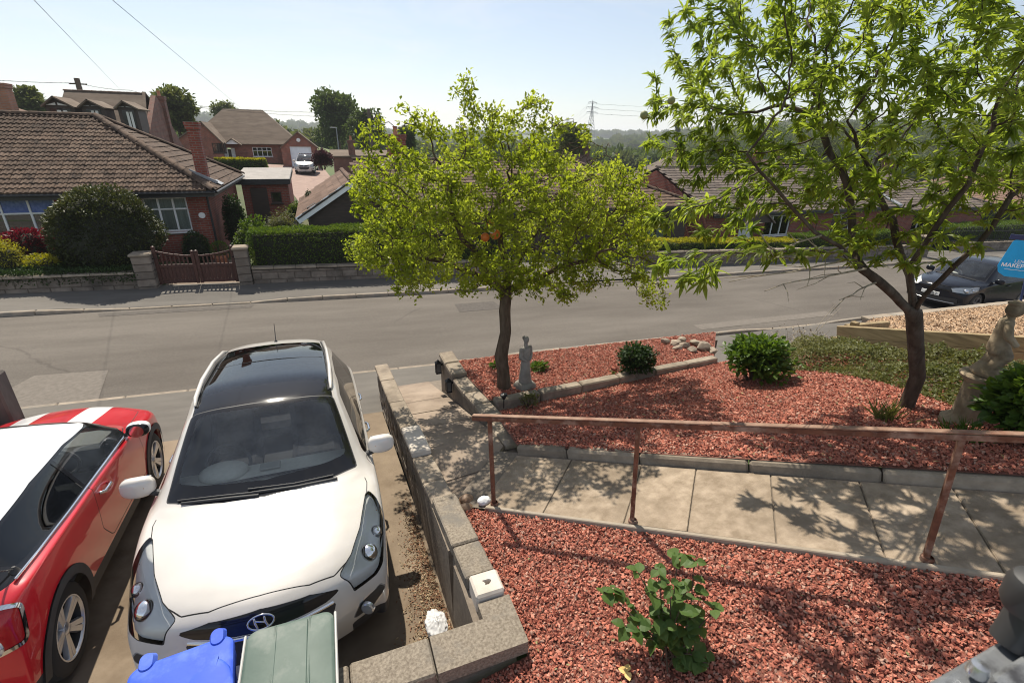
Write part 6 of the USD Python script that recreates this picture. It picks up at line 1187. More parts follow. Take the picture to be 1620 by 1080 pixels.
rfg = g.add('gable_roof', J([plane_sheet([(gx + s * hw, yg - .06, ez_), (gx, yg - .06, A_[2]), (gx, yg + 6.3, A_[2]), (gx + s * hw, yg + 6.3, ez_)], .05) for s in (-1, 1)]), M['roof_dark'])
tiled(g, (gx - hw, yg + 6.3, ez_ + .012), (0, -1, 0), (hw, 0, A_[2] - ez_), [(0, 0), (6.36, 0), (6.36, cs), (0, cs)], .33, .28, tm_red, 300, False, 7, under=rfg)
tiled(g, (gx + hw, yg - .06, ez_ + .012), (0, 1, 0), (-hw, 0, A_[2] - ez_), [(0, 0), (6.36, 0), (6.36, cs), (0, cs)], .33, .28, tm_red, 0, False, 8)
caps(g, (gx, yg - .08, A_[2] + .03), (gx, yg + 6.3, A_[2] + .03), tm_red, .10, under=rfg)
M['downpipe_white'] = M['upvc']; g.add('downpipe', cyl((P_(500, 0, yg)[0], yg + .15, .55), (P_(503, 0, yg)[0], yg + .15, -.6), .04), M['upvc'])
def long_house(t, x0, x1, ye, ez, yr, rz_, mats, hipL=False, hipR=False, wall_mt='brick_red', wins=(), g_=-1.6, limit=300, seed=0, tw=.34, gg=.30, back=True, dark=False):
    """A plain long bungalow whose ridge runs along the road."""
    hl, hr_ = (yr - ye if hipL else 0), (yr - ye if hipR else 0); sl = math.hypot(yr - ye, rz_ - ez)
    t_ = [plane_sheet([(x0, ye, ez), (x1, ye, ez), (x1 - hr_, yr, rz_), (x0 + hl, yr, rz_)], .05), plane_sheet([(x0, 2 * yr - ye, ez), (x1, 2 * yr - ye, ez), (x1 - hr_, yr, rz_), (x0 + hl, yr, rz_)], .05)]
    if hipR: t_.append(plane_sheet([(x1, ye, ez), (x1, 2 * yr - ye, ez), (x1 - hr_, yr, rz_)], .05))
    if hipL: t_.append(plane_sheet([(x0, ye, ez), (x0, 2 * yr - ye, ez), (x0 + hl, yr, rz_)], .05))
    rp = t.add('roof', J(t_), M['roof_dark'])
    tiled(t, (x0, ye, ez + .012), (1, 0, 0), (0, yr - ye, rz_ - ez), [(0, 0), (x1 - x0, 0), (x1 - x0 - hr_, sl), (hl, sl)], tw, gg, mats, limit, False, seed, under=rp)
    if hipR: tiled(t, (x1, ye, ez + .012), (0, 1, 0), (-(yr - ye), 0, rz_ - ez), [(0, 0), (2 * (yr - ye), 0), (yr - ye, sl)], tw, gg, mats, 0, False, seed + 1); caps(t, (x1, ye, ez + .05), (x1 - hr_, yr, rz_ + .04), mats, .11, under=rp)
    if hipL: tiled(t, (x0, 2 * yr - ye, ez + .012), (0, -1, 0), (yr - ye, 0, rz_ - ez), [(0, 0), (2 * (yr - ye), 0), (yr - ye, sl)], tw, gg, mats, 0, False, seed + 2); caps(t, (x0, ye, ez + .05), (x0 + hl, yr, rz_ + .04), mats, .11, under=rp)
    caps(t, (x0 + hl, yr, rz_ + .03), (x1 - hr_, yr, rz_ + .03), mats, .11, under=rp)
    wy = ye + .4; xa, xb = x0 + (.35 if hipL else 0), x1 - (.35 if hipR else 0)
    poly_wall(t, 'front_wall', [(xa, g_), (xb, g_), (xb, ez - .03), (xa, ez - .03)], (0, wy), (1, 0), .25, M[wall_mt], [w[:4] for w in wins])
    for w in wins: window(t, (0, wy + .04), (1, 0), w[0], w[2], w[1], w[3], w[4] if len(w) > 4 else 2, None, w[5] if len(w) > 5 else 'upvc', w[6] if len(w) > 6 else 'curtain')
    dpt = 2 * (yr - ye) - .8
    for xx in (xa, xb - .25): poly_wall(t, 'side_wall', [(.25, g_), (dpt, g_), (dpt, ez - .03), (yr - wy, ez - .03 + (0 if (hipL and xx == xa) or (hipR and xx != xa) else rz_ - ez - .12)), (.25, ez - .03)], (xx + .25, wy), (0, 1), .25, M[wall_mt])
    t.add('gutter', beam((x0, ye - .05, ez - .06), (x1, ye - .05, ez - .06), .11, .08, .02), M['gutter']); t.add('fascia', box2((x0, ye, ez - .2), (x1, ye + .02, ez - .03)), M['gutter'])
    return rp
long_house(g, gx + .4, 16.6, 18.6, 1.02, 23.2, 2.78, tm_brown, False, True, 'woodbrown', [(4.2, -.3, 6.0, .62, 3), (12.9, -.75, 15.2, .55, 4, 'woodbrown', 'curtain')], -1.8, 300, 17, .33, .29)
g.add('bay_base', box2((12.7, 18.5, -2.0), (15.4, 18.98, -.80), .02), M['wallstone'])
chimney(g, (3.45, 23.4), .75, .6, 1.5, P_(629, 213, 23.4)[2], M['brick_red'], 1); chimney(g, (9.6, 23.4), .6, .5, 1.5, 3.4, M['brick_brown'], 1)

# --- the bungalows further down the road
q1 = Thing('red_bungalow', 'red brick bungalow with greyish roof, behind the low hedge with a yellow top', 'bungalow', (24, 19, -1.4))
long_house(q1, 17.6, 31.0, 18.7, .55, 23.6, 2.42, tm_grey, False, False, 'brick_red', [(21.4, -.75, 23.2, .3, 3), (26.3, -.7, 27.9, .2, 2)], -2.2, 300, 27)
q1.add('entrance_gable', prism([(19.3, .1), (21.1, .1), (20.2, .75)], .05, (0, 18.35, 0), XZ), M['woodbrown']); q1.add('entrance_roof', J([plane_sheet([(20.2 + s * 1.0, 18.25, .08), (20.2, 18.25, .85), (20.2, 20.2, .85), (20.2 + s * 1.0, 20.2, .08)], .05) for s in (-1, 1)]), tm_grey[0]); q1.add('door', box2((19.7, 19.05, -1.9), (20.6, 19.09, .1), .01), M['upvc'])
q1.add('party_strip', beam((31.03, 18.66, .60), (31.03, 23.6, 2.52), .26, .12, .02), M['lead'], label='pale strip down the roof where two bungalows join')
q2 = Thing('grey_roof_bungalow', 'bungalow joined to the red one, with grey ridged roof right of the pale strip', 'bungalow', (35, 19, -1.8))
long_house(q2, 31.2, 40.5, 18.7, .30, 23.6, 2.2, tm_grey, False, True, 'brick_red', [(33.3, -1.0, 35.2, .05, 3)], -2.6, 300, 37)
q3 = Thing('brown_roof_bungalow', 'last bungalow at the right edge, brown roof with pale gutter above the hedges', 'bungalow', (50, 19, -2.2))
long_house(q3, 44.5, 60, 18.9, .1, 24.2, 2.3, tm_red, True, False, 'brick_red', [(47, -1.2, 49, -.2, 3)], -3.0, 200, 47)
for i, (x, y, z, w) in enumerate([(24.5, 23.6, 3.1, .6), (36.5, 23.6, 2.9, .6)]): chimney((q1, q2)[i], (x, y), w, .5, 1.2, z, M['brick_brown'], 1)
# roofs seen behind, further down the slope
lab_b = ['small far bungalow with brown roof, seen just right of the gnarled tree crown', 'far bungalow with pinkish hipped roof, behind the grey roofed one', 'far bungalow with hipped roof behind the red brick bungalow, left of its chimney']
for i, (x0, x1, y, ez, rz_) in enumerate([(17.5, 27.5, 38, .0, 2.6), (40, 52, 38, -1.0, 2.2), (29.5, 38.5, 39, -.5, 2.4)]):
    t = Thing('far_bungalow', lab_b[i], 'bungalow', ((x0 + x1) / 2, y, -3)); yr = y + 4.4
    t.add('roof', J([plane_sheet([(x0, y, ez), (x1, y, ez), (x1 - 4, yr, rz_), (x0 + 4, yr, rz_)]), plane_sheet([(x0, y, ez), (x0 + 4, yr, rz_), (x0, 2 * yr - y, ez)]), plane_sheet([(x1, y, ez), (x1 - 4, yr, rz_), (x1, 2 * yr - y, ez)])]), tm_red[i % 2] if i < 2 else tm_grey[0]); t.add('wall', box2((x0 + .4, y + .4, -4), (x1 - .4, 2 * yr - y - .4, ez)), M['brick_brown']); chimney(t, ((x0 + x1) / 2 + 1, yr), .6, .5, rz_ - .6, rz_ + .7, M['brick_brown'], 1)
ob = Thing('low_outbuilding', 'low grey roofed building with a dark chimney, below the big round tree', 'outbuilding', (3, 44, 0))
L_, R_ = P_(524, 247, 44), P_(575, 245, 44); T_ = P_(540, 237, 47); ob.add('roof', plane_sheet([(L_[0], 44, L_[2]), (R_[0] + 3, 44, R_[2]), (R_[0] + 3, 47, T_[2]), (L_[0], 47, T_[2])], .1), M['far_roof']); ob.add('wall', box2((L_[0] + .2, 44.2, -1), (R_[0] + 2.8, 47, L_[2] - .1)), M['brick_brown']); chimney(ob, (P_(556, 235, 44.6)[0], 44.6), .5, .4, L_[2] - .3, P_(556, 222, 44.6)[2], M['brick_brown'], 1)
lane = sheet(Polygon([(-1.0, 30.5), (1.2, 24.5), (2.2, 24.5), (1.9, 31), (0.8, 53), (-7.5, 55.4), (-7.3, 48), (-2.5, 43)]), zfar, 1.0, 0.045)
M['lane'] = mat('brick_drive', (0.22, 0.145, 0.115), (0.30, 0.205, 0.165), scale=3, detail=8, rough=0.9, bump=0.2)
struct('far_driveway', lane, M['lane'], True)
# ------------------------------------------------------------------ plants
def leaf_template(kind):
    """Vertices (length along x 0..1, width along y, normal z) and faces of one leaf."""
    if kind == 'tuft':      # small curled leaf
        V = [(0, 0, 0), (.5, -.30, .10), (.5, 0, -.02), (.5, .30, .10), (1, 0, -.10)]; F = [[0, 1, 2], [0, 2, 3], [1, 4, 2], [2, 4, 3]]
    elif kind == 'blade':
        V = [(0, -.03, 0), (0, .03, 0), (.5, .028, .16), (.5, -.028, .16), (1, 0, .10)]; F = [[0, 1, 2], [0, 2, 3], [3, 2, 4]]
    else:
        w, dr, cup = {'lance': (.125, -.38, .05), 'ovate': (.34, -.16, .09), 'broad': (.44, -.22, .10), 'oval': (.30, -.06, .06)}[kind]
        st = [(0.0, 0.02), (.28, .92), (.58, .88), (.82, .46), (1.0, 0.0)]; V, F = [], []
        for s, k in st: V += [(s, -w * k, cup * k + dr * s * s), (s, 0, dr * s * s), (s, w * k, cup * k + dr * s * s)]
        for a in range(4):
            for b in range(2): i = 3 * a + b; F += [[i, i + 3, i + 4], [i, i + 4, i + 1]]
    return np.array(V, float), np.array(F)
def leaves(P, D, size, kind, rr, up=0.6, roll=0.5):
    """One leaf at each point P growing along D (rows); returns per-leaf vertices (n, k, 3) and the template faces."""
    tv, tfc = leaf_template(kind); D = D / np.maximum(np.linalg.norm(D, axis=1, keepdims=True), 1e-9); n = len(P)
    N = np.array([0, 0, 1.0]) * up + rr.normal(size=(n, 3)) * roll; S = np.cross(N, D); S /= np.maximum(np.linalg.norm(S, axis=1, keepdims=True), 1e-9); N = np.cross(D, S)
    sz = np.broadcast_to(np.asarray(size, float), (n,))[:, None, None]
    return P[:, None] + sz * (tv[None, :, 0:1] * D[:, None] + tv[None, :, 1:2] * S[:, None] + tv[None, :, 2:3] * N[:, None]), tfc
def leafmesh(L):
    V, f = L; n, k = V.shape[:2]; return V.reshape(-1, 3), (f[None] + (np.arange(n) * k)[:, None, None]).reshape(-1, 3)
def put_leaves(t, name, L, mt, single_limit=0, under=None, rest=None, vis=None):
    """Leaves of a plant: the ones nearest the camera each a part, the others joined."""
    V, f = L
    if single_limit:
        c = V.mean(1); dist = np.linalg.norm(c - CAM, axis=1); uv, z = project(c); inn = (uv[:, 0] > 0) & (uv[:, 0] < 1620) & (uv[:, 1] > 0) & (uv[:, 1] < 1080) & ((c - CAM) @ CF > .1)
        o = np.argsort(np.where(inn, dist, dist + 1e3)); a, b = o[:single_limit], o[single_limit:]
        for i in a: t.add(name, (V[i], f), mt, under=under)
        V = V[b]
    if len(V): t.add(rest or 'foliage', leafmesh((V, f)), mt, under=under, kind='stuff')
def colonize(start, attr, step, infl, kill, iters=120, seed=0, jitter=0.15, grav=0.0):
    """Space colonisation: branches grow from the start nodes (points, parents) into the attractor cloud."""
    rr = np.random.default_rng(seed); P = [np.array(p, float) for p in start[0]]; par = list(start[1]); A = attr.copy()
    for _ in range(iters):
        if not len(A): break
        T = cKDTree(np.array(P)); d, i = T.query(A, distance_upper_bound=infl); ok = np.isfinite(d)
        if not ok.any(): break
        acc = {}
        for k, a in zip(i[ok], A[ok]):
            v = a - P[k]; acc.setdefault(k, np.zeros(3)); acc[k] += v / (np.linalg.norm(v) + 1e-9)
        new = 0
        for k, v in acc.items():
            v = v / (np.linalg.norm(v) + 1e-9) + rr.normal(size=3) * jitter + [0, 0, -grav]; v /= np.linalg.norm(v); q = P[k] + v * step
            P.append(q); par.append(k); new += 1
        T = cKDTree(np.array(P[-new:])); d, _ = T.query(A); A = A[d > kill]
        if len(P) > 14000: break
    return np.array(P), np.array(par)
def branch_mesh(P, par, rtip=0.004, expo=2.3, rmax=None, minr=0.0, n=6, kink=0.0):
    n_ = len(P); ch = [[] for _ in range(n_)]
    for i, p in enumerate(par):
        if p >= 0: ch[p].append(i)
    R = np.zeros(n_)
    order = range(n_ - 1, -1, -1)
    for i in order: R[i] = rtip if not ch[i] else (sum(R[c] ** expo for c in ch[i])) ** (1 / expo)
    if rmax: R *= 1; R = np.where(R > rtip, rtip + (R - rtip) * (rmax - rtip) / max(R.max() - rtip, 1e-9), R)
    out = []; stack = [(i, None) for i, p in enumerate(par) if p < 0]
    while stack:
        i, fr = stack.pop(); chain = ([fr] if fr is not None else []) + [i]
        while ch[chain[-1]]:
            c = sorted(ch[chain[-1]], key=lambda k: -R[k]); stack += [(k, chain[-1]) for k in c[1:]]; chain.append(c[0])
        if len(chain) < 2: continue
        r = R[chain].copy()
        if fr is not None: r[0] = min(r[0], r[1] * 1.25)
        if r.max() < minr: continue
        out.append(tube(P[chain], r, n if r.max() > 0.012 else 4 if r.max() > .006 else 3, False))
    return J(out), R, ch
M['bark'] = mat('gnarled_bark', (0.060, 0.042, 0.028), (0.125, 0.092, 0.064), scale=14, detail=9, rough=0.95, bump=0.9, bscale=30, bdist=0.012, spec=0.15, stretch=(1, 1, .35))
M['bark2'] = mat('reddish_bark', (0.042, 0.030, 0.022), (0.088, 0.066, 0.050), scale=14, detail=9, rough=0.9, bump=0.8, bscale=30, bdist=0.008, spec=0.2, stretch=(1, 1, .3), col3=(0.12, 0.098, 0.08), rscale=6)
M['leaf_haw'] = leafmat('yellow_green_leaf', (0.21, 0.285, 0.032), (0.35, 0.425, 0.072), 0.62, 0.45, 0.4, 0.38)
M['leaf_peach'] = leafmat('peach_leaf', (0.165, 0.245, 0.036), (0.29, 0.375, 0.07), 0.64, 0.33, 0.5, 0.36)
M['leaf_hydr'] = leafmat('glossy_green_leaf', (0.075, 0.15, 0.022), (0.14, 0.225, 0.035), 0.35, 0.32, 0.5, 0.35)
M['leaf_dark'] = leafmat('dark_green_leaf', (0.028, 0.062, 0.014), (0.055, 0.10, 0.022), 0.2, 0.35, 0.5, 0.35)
M['leaf_veined'] = leafmat('matt_veined_leaf', (0.085, 0.165, 0.035), (0.15, 0.24, 0.06), 0.35, 0.42, 0.45, 0.35)
M['leaf_hedge'] = leafmat('hedge_leaf', (0.085, 0.155, 0.02), (0.15, 0.225, 0.035), 0.28, 0.45, 0.4, 0.35)
M['leaf_round'] = leafmat('evergreen_leaf', (0.045, 0.064, 0.016), (0.11, 0.125, 0.032), 0.18, 0.35, 0.5, 0.4)
M['leaf_red'] = leafmat('red_leaf', (0.16, 0.018, 0.018), (0.26, 0.04, 0.035), 0.3, 0.35, 0.5, 0.4)
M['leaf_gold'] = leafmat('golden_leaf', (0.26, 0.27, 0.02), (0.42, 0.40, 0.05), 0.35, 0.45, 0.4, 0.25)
M['leaf_cover'] = leafmat('ground_cover_leaf', (0.13, 0.15, 0.035), (0.22, 0.225, 0.07), 0.3, 0.4, 0.5, 0.4)
M['leaf_purple'] = leafmat('purple_leaf', (0.07, 0.025, 0.03), (0.12, 0.05, 0.045), 0.2, 0.45, 0.4, 0.3)
M['leaf_far'] = leafmat('far_tree_leaf', (0.058, 0.095, 0.024), (0.105, 0.15, 0.04), 0.3, 0.5, 0.3, 0.3)
M['leaf_far2'] = leafmat('far_tree_leaf_olive', (0.09, 0.12, 0.032), (0.15, 0.175, 0.05), 0.3, 0.5, 0.3, 0.3)
M['dead'] = mat('dry_stalk', (0.26, 0.21, 0.14), (0.42, 0.36, 0.27), scale=9, rough=0.9, rnd=0.2, isl=True)
M['blossom'] = mat('white_blossom', (0.70, 0.66, 0.60), (0.80, 0.76, 0.72), scale=5, rough=0.7, trans=0.3)
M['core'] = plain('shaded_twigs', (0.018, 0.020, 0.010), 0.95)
def ellipsoid_pts(lumps, rr, wall=0.0):
    out = []
    for c, r, n in lumps:
        v = rr.normal(size=(n, 3)); v /= np.linalg.norm(v, axis=1, keepdims=True); k = rr.uniform(wall, 1, n) ** (1 / 3); out.append(np.asarray(c) + v * k[:, None] * np.asarray(r))
    return np.vstack(out)

# --- the gnarled tree with frilly leaves in the middle
TB = np.array([2.14, 5.78, 0.40]); rr = np.random.default_rng(101); LY = 5.85; S1 = 1 / 124.0
def lump(u, v, ru, rv, dep, n, dy=0.0, y0=None, s=None):
    c = at_y(u, v, (LY if y0 is None else y0) + dy); k = ((c - CAM) @ CF) / FPX; return (c, (ru * k, dep, rv * k / 0.95), n)
lumps = [lump(790, 290, 170, 85, 1.4, 420), lump(650, 320, 95, 75, 1.1, 190, .6), lump(600, 385, 58, 48, .9, 90, .8), lump(655, 430, 60, 38, .9, 60, .6), lump(690, 350, 80, 60, .7, 90, 1.5), lump(925, 310, 105, 80, 1.3, 210), lump(985, 390, 60, 65, .8, 110), lump(1030, 455, 36, 38, .4, 50),
         lump(870, 425, 110, 48, 1.0, 150), lump(760, 400, 130, 65, 1.0, 150), lump(600, 200, 42, 22, .3, 34), lump(655, 185, 34, 24, .3, 20), lump(700, 215, 24, 20, .3, 14), lump(737, 143, 19, 24, .25, 22), lump(733, 190, 9, 26, .15, 12), lump(845, 166, 26, 17, .25, 22), lump(812, 200, 22, 20, .25, 14), lump(580, 290, 30, 40, .5, 40), lump(770, 190, 60, 30, .6, 30), lump(890, 215, 40, 30, .6, 24)]
lumps = [(c, r, int(n * 1.7)) for c, r, n in lumps]; att = ellipsoid_pts(lumps, rr); att = att[(att[:, 2] > 1.35)]
fork = at_y(801, 462, 5.80); limbs = [fork]
st = [TB + [0, 0, -0.15], TB + [0.0, 0, .2], TB + [-.03, .01, .5], TB + [.02, 0, .85], TB + [.0, .02, 1.15], fork]; pa_ = [-1, 0, 1, 2, 3, 4]
for pts in ([(760, 410, 5.75), (735, 375, 5.7), (720, 345, 5.65)], [(800, 430, 5.9), (793, 370, 5.95), (800, 300, 6.0)], [(835, 440, 5.7), (880, 425, 5.6), (930, 410, 5.55)], [(815, 425, 6.1), (850, 370, 6.3)], [(770, 440, 6.1), (700, 410, 6.3), (640, 395, 6.4)]):
    prev = 5
    for (u, v, y) in pts:
        q = at_y(u, v, y); p = st[prev]; nseg = max(int(np.linalg.norm(q - p) / .16), 1)
        for k in range(1, nseg + 1): st.append(p + (q - p) * k / nseg + rr.normal(size=3) * .018); pa_.append(prev if k == 1 else len(st) - 2)
        prev = len(st) - 1
P1, par1 = colonize((st, pa_), att, 0.075, 0.75, 0.12, 160, 4, 0.34)
bm, R1, ch1 = branch_mesh(P1, par1, 0.0042, 1.75, 0.084, n=9)
t1 = Thing('gnarled_tree', 'small gnarled tree with frilly yellow-green leaves in the red bed by the statue', 'tree', TB)
bv, bf = bm; _n = meshkit.fbm(bv * 9, 3, 2); _ax = np.abs(bv[:, 2] - .9) < 1.0
bv = bv + (np.random.default_rng(3).normal(size=bv.shape) * 0.0); near_tr = (np.hypot(bv[:, 0] - TB[0], bv[:, 1] - TB[1]) < .2) & (bv[:, 2] < 1.8); d_ = bv - np.array([TB[0], TB[1], 0]); d_[:, 2] = 0; bv = bv + np.where(near_tr[:, None], d_ * ((_n - .5) * 0.7)[:, None], 0)
fl = np.clip((.65 - bv[:, 2]) / .3, 0, 1)[:, None] * np.where(near_tr, 1, 0)[:, None]; bv = bv + d_ * fl * .45
t1.add('trunk', (bv, bf), M['bark'], True)
tip = np.array([R1[i] < 0.0088 for i in range(len(P1))]); base_ = P1[tip]; dirs = base_ - P1[np.maximum(par1[tip], 0)]
clump = meshkit.fbm(base_ * 3.1, 3, 12); ok_ = clump > .43; base_, dirs = base_[ok_], dirs[ok_]
k = 19; Q = np.repeat(base_, k, 0) + rr.normal(size=(len(base_) * k, 3)) * 0.036; D = np.repeat(dirs, k, 0) / 0.075 * .4 + rr.normal(size=Q.shape) * .8 + [0, 0, .15]
put_leaves(t1, 'leaf', leaves(Q, D, rr.uniform(.036, .066, len(Q)), 'tuft', rr, 0.8, .55), M['leaf_haw'])
fl_ = base_[rr.choice(len(base_), 46, False)]; fl_ = fl_[np.argsort(project(fl_)[0][:, 0])[:40]]
fQ = np.repeat(fl_, 14, 0) + rr.normal(size=(len(fl_) * 14, 3)) * .022; t1.add('blossom', leafmesh(leaves(fQ, rr.normal(size=fQ.shape), .026, 'tuft', rr)), M['blossom'], kind='stuff')
c = at_y(776, 362, 5.70); M['orange'] = plain('orange_glaze', (0.62, 0.16, 0.03), 0.4)
orn = Thing('orange_ornament', 'small orange ornament of stacked round pieces hanging against the gnarled tree trunk', 'ornament', c)
for dx, dz, r in ((0, .06, .05), (-.07, -.10, .055), (.06, -.07, .065)): orn.add('round_piece', ball((dx, 0, dz), (r, r * .8, r), 2, .1, int(dz * 100) + 30), M['orange'], True, local=True)
orn.add('ring', tube([(.012 + .038 * math.cos(a), -.03, -.005 + .04 * math.sin(a)) for a in np.linspace(0, 2 * np.pi, 17)], .010, 6, False), M['upvc'], True, local=True); orn.add('string', cyl((0, 0, .09), (.03, .05, .32), .003, n=5), M['trim_black'], local=True)

# --- the peach tree with long leaves on the right
TP = np.array([5.41, 2.60, float(zb2(5.41, 2.6))]); rr = np.random.default_rng(202); LYp = 2.7
L2 = lambda u, v, ru, rv, dep, n, dy=0.0: lump(u, v, ru, rv, dep, n, dy, LYp)
lumps = [L2(1330, 150, 230, 150, 1.6, 330, .5), L2(1110, 120, 75, 95, .9, 80, 1.7), L2(1090, 215, 70, 60, .9, 70, 1.6), L2(1480, 60, 190, 120, 1.3, 200), L2(1590, 200, 130, 150, 1.2, 190), L2(1240, 285, 140, 60, 1.2, 100, .7), L2(1480, 300, 130, 60, 1.0, 110), L2(1300, -60, 260, 80, 1.6, 130, .5), L2(1220, 80, 150, 100, 1.0, 110, 1.8),
         L2(1085, 420, 50, 55, .35, 34, -.2), L2(1110, 340, 70, 40, .5, 30, .6), L2(1190, 385, 50, 40, .6, 24), L2(1400, 380, 90, 30, .7, 34), L2(1700, 60, 110, 160, 1.2, 110), L2(1690, 260, 90, 90, 1.0, 60)]
lumps = [(c, r, int(n * 1.5)) for c, r, n in lumps]; att = ellipsoid_pts(lumps, rr)
pth = lambda l: [at_y(u, v, y) for u, v, y in l]
fork2 = at_y(1446, 495, 2.58); st = [TP + [0, 0, -.15], TP + [0, 0, .1], TP + [-.005, 0, .35], (TP + [0, 0, .35] + fork2) / 2, fork2]; pa_ = [-1, 0, 1, 2, 3]
for pts in ([(1415, 468, 2.55), (1370, 425, 2.55), (1330, 392, 2.6), (1270, 350, 2.7), (1225, 300, 2.75), (1180, 245, 2.8)], [(1440, 440, 2.65), (1425, 400, 2.75), (1412, 350, 2.9), (1375, 270, 3.0), (1340, 190, 3.05)], [(1352, 400, 2.75), (1348, 350, 2.9), (1340, 290, 3.0), (1290, 190, 3.2)],
            [(1465, 465, 2.45), (1510, 420, 2.35), (1550, 385, 2.25), (1590, 330, 2.2)], [(1440, 420, 2.45), (1480, 360, 2.3), (1530, 290, 2.2), (1570, 200, 2.2)], [(1330, 400, 2.45), (1230, 395, 2.35), (1160, 400, 2.3), (1110, 400, 2.3)]):
    prev = 4 if pts[0][0] > 1360 else min(range(len(st)), key=lambda i: np.linalg.norm(st[i] - at_y(1365, 423, 2.56)))
    for (u, v, y) in pts:
        q = at_y(u, v, y); p = st[prev]; nseg = max(int(np.linalg.norm(q - p) / .13), 1)
        for k in range(1, nseg + 1): st.append(p + (q - p) * k / nseg + rr.normal(size=3) * .008); pa_.append(prev if k == 1 else len(st) - 2)
        prev = len(st) - 1
P2, par2 = colonize((st, pa_), att, 0.075, 0.65, 0.16, 150, 6, 0.16)
bm, R2, ch2 = branch_mesh(P2, par2, 0.0026, 1.55, 0.066, n=9)
t2 = Thing('peach_tree', 'peach tree with long narrow drooping leaves in front of the sleepers', 'tree', TP)
bv, bf = bm; near_tr = (np.hypot(bv[:, 0] - TP[0], bv[:, 1] - TP[1]) < .2) & (bv[:, 2] < 2.2); d_ = bv - np.array([TP[0], TP[1], 0]); d_[:, 2] = 0; bv = bv + np.where(near_tr[:, None], d_ * ((meshkit.fbm(bv * 10, 3, 5) - .5) * .45)[:, None], 0)
t2.add('trunk', (bv, bf), M['bark2'], True)
# dead bare twigs low on the left
tw = []
for (u, v, y, u2, v2, y2) in ((1335, 395, 2.6, 1200, 420, 2.3), (1370, 425, 2.55, 1215, 455, 2.2), (1350, 410, 2.6, 1160, 445, 2.25), (1335, 395, 2.6, 1260, 410, 2.35), (1390, 445, 2.55, 1330, 470, 2.3), (1300, 372, 2.65, 1190, 405, 2.4)):
    a, b = at_y(u, v, y), at_y(u2, v2, y2)
    s_ = np.linspace(0, 1, 8)[:, None]; pl = a + (b - a) * s_ + np.cumsum(rr.normal(size=(8, 3)) * .012, 0) * s_; tw.append(tube(pl, np.linspace(.009, .0025, 8), 5, False))
    for k in range(4):
        i = rr.integers(2, 7); e = pl[i] + (b - a) * rr.uniform(.15, .3) + rr.normal(size=3) * .08; tw.append(tube([pl[i], (pl[i] + e) / 2 + rr.normal(size=3) * .015, e], [.004, .003, .0015], 4, False))
t2.add('bare_twig', J(tw), M['dead'], True, kind='stuff')
tip = R2 < 0.0062; base_ = P2[tip]; dirs = base_ - P2[np.maximum(par2[tip], 0)]; k = 10
Q = np.repeat(base_, k, 0) + rr.normal(size=(len(base_) * k, 3)) * .015; D = np.repeat(dirs, k, 0) / .075 * .85 + rr.normal(size=Q.shape) * [.6, .6, .42] + [0, 0, -.10]
# rosettes of long leaves at the shoot ends
ends = np.array([i for i in range(len(P2)) if not ch2[i]]); eQ = np.repeat(P2[ends], 16, 0); eD = rr.normal(size=eQ.shape) * [.75, .75, .45] + [0, 0, -.15]
Q = np.vstack([Q, eQ]); D = np.vstack([D, eD])
put_leaves(t2, 'leaf', leaves(Q, D, rr.uniform(.060, .122, len(Q)) * rr.choice([.7, 1, 1, 1.1], len(Q)), 'lance', rr, .9, .35), M['leaf_peach'], 300)
for (u, v, y) in ((1019, 182, 2.5), (1062, 159, 2.5)): t2.add('peach', ball(at_y(u, v, y), .022, 2), plain('green_peach', (0.16, 0.17, 0.06), 0.6), True)

# --- bushes
def bush(name, label, c, r, n, size, kind, mt, seed, single_limit=0, cat='bush', group=None, stems=9, core=True, lumpy=.35, up=.7, shell=.55, flat=0.0, droop=0.0, tops=None, top_mt=None):
    """Leaves spread through the outer part of a lumpy volume on a set of stems, c at the foot."""
    rr = np.random.default_rng(seed); c = np.asarray(c, float); r = np.asarray(r, float); t = Thing(name, label, cat, c, group=group)
    v = rr.normal(size=(n, 3)); v /= np.linalg.norm(v, axis=1, keepdims=True); v[:, 2] = np.where(v[:, 2] < -.7, -v[:, 2] * .6, v[:, 2])
    R = (1 - lumpy / 2 + lumpy * 2 * (meshkit.fbm(v * 2.1 + seed, 3, seed) - .5)) * rr.uniform(shell, 1.03, n); mid = c + [0, 0, r[2] * .48]; rad = np.array([r[0], r[1], r[2] * .54])
    Q = mid + v * R[:, None] * rad; Q[:, 2] = np.maximum(Q[:, 2], c[2] + .01); D = v * [1, 1, .6] + rr.normal(size=(n, 3)) * .55 + [0, 0, .25 - droop]
    L = leaves(Q, D, rr.uniform(.65, 1.15, n) * size, kind, rr, up, .45)
    if tops is not None:
        hi = Q[:, 2] > np.quantile(Q[:, 2], 1 - tops); put_leaves(t, 'leaf', (L[0][hi], L[1]), top_mt, 0, rest='new_growth'); L = (L[0][~hi], L[1])
    put_leaves(t, 'leaf', L, mt, single_limit)
    sm = []
    for k in range(stems):
        a = rr.uniform(0, 6.28); e = mid + np.array([math.cos(a), math.sin(a), rr.uniform(-.1, .8)]) * rad * .8; b = c + np.array([math.cos(a), math.sin(a), 0]) * r * .12 - [0, 0, .04]; sm.append(tube([b, (b + e) / 2 + [0, 0, r[2] * .12], e], [size * .12 + .004, size * .09 + .003, .003], 5, False))
    t.add('stems', J(sm), M['bark'], True)
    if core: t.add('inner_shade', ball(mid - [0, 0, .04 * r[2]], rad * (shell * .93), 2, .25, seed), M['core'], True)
    return t
on_b1 = lambda u, v: (lambda p: [p[0], p[1], float(zb1(p[0], p[1]))])(at_z(u, v, .34)); on_b2 = lambda u, v, z: (lambda p: [p[0], p[1], float(zb2(p[0], p[1]))])(at_z(u, v, z))
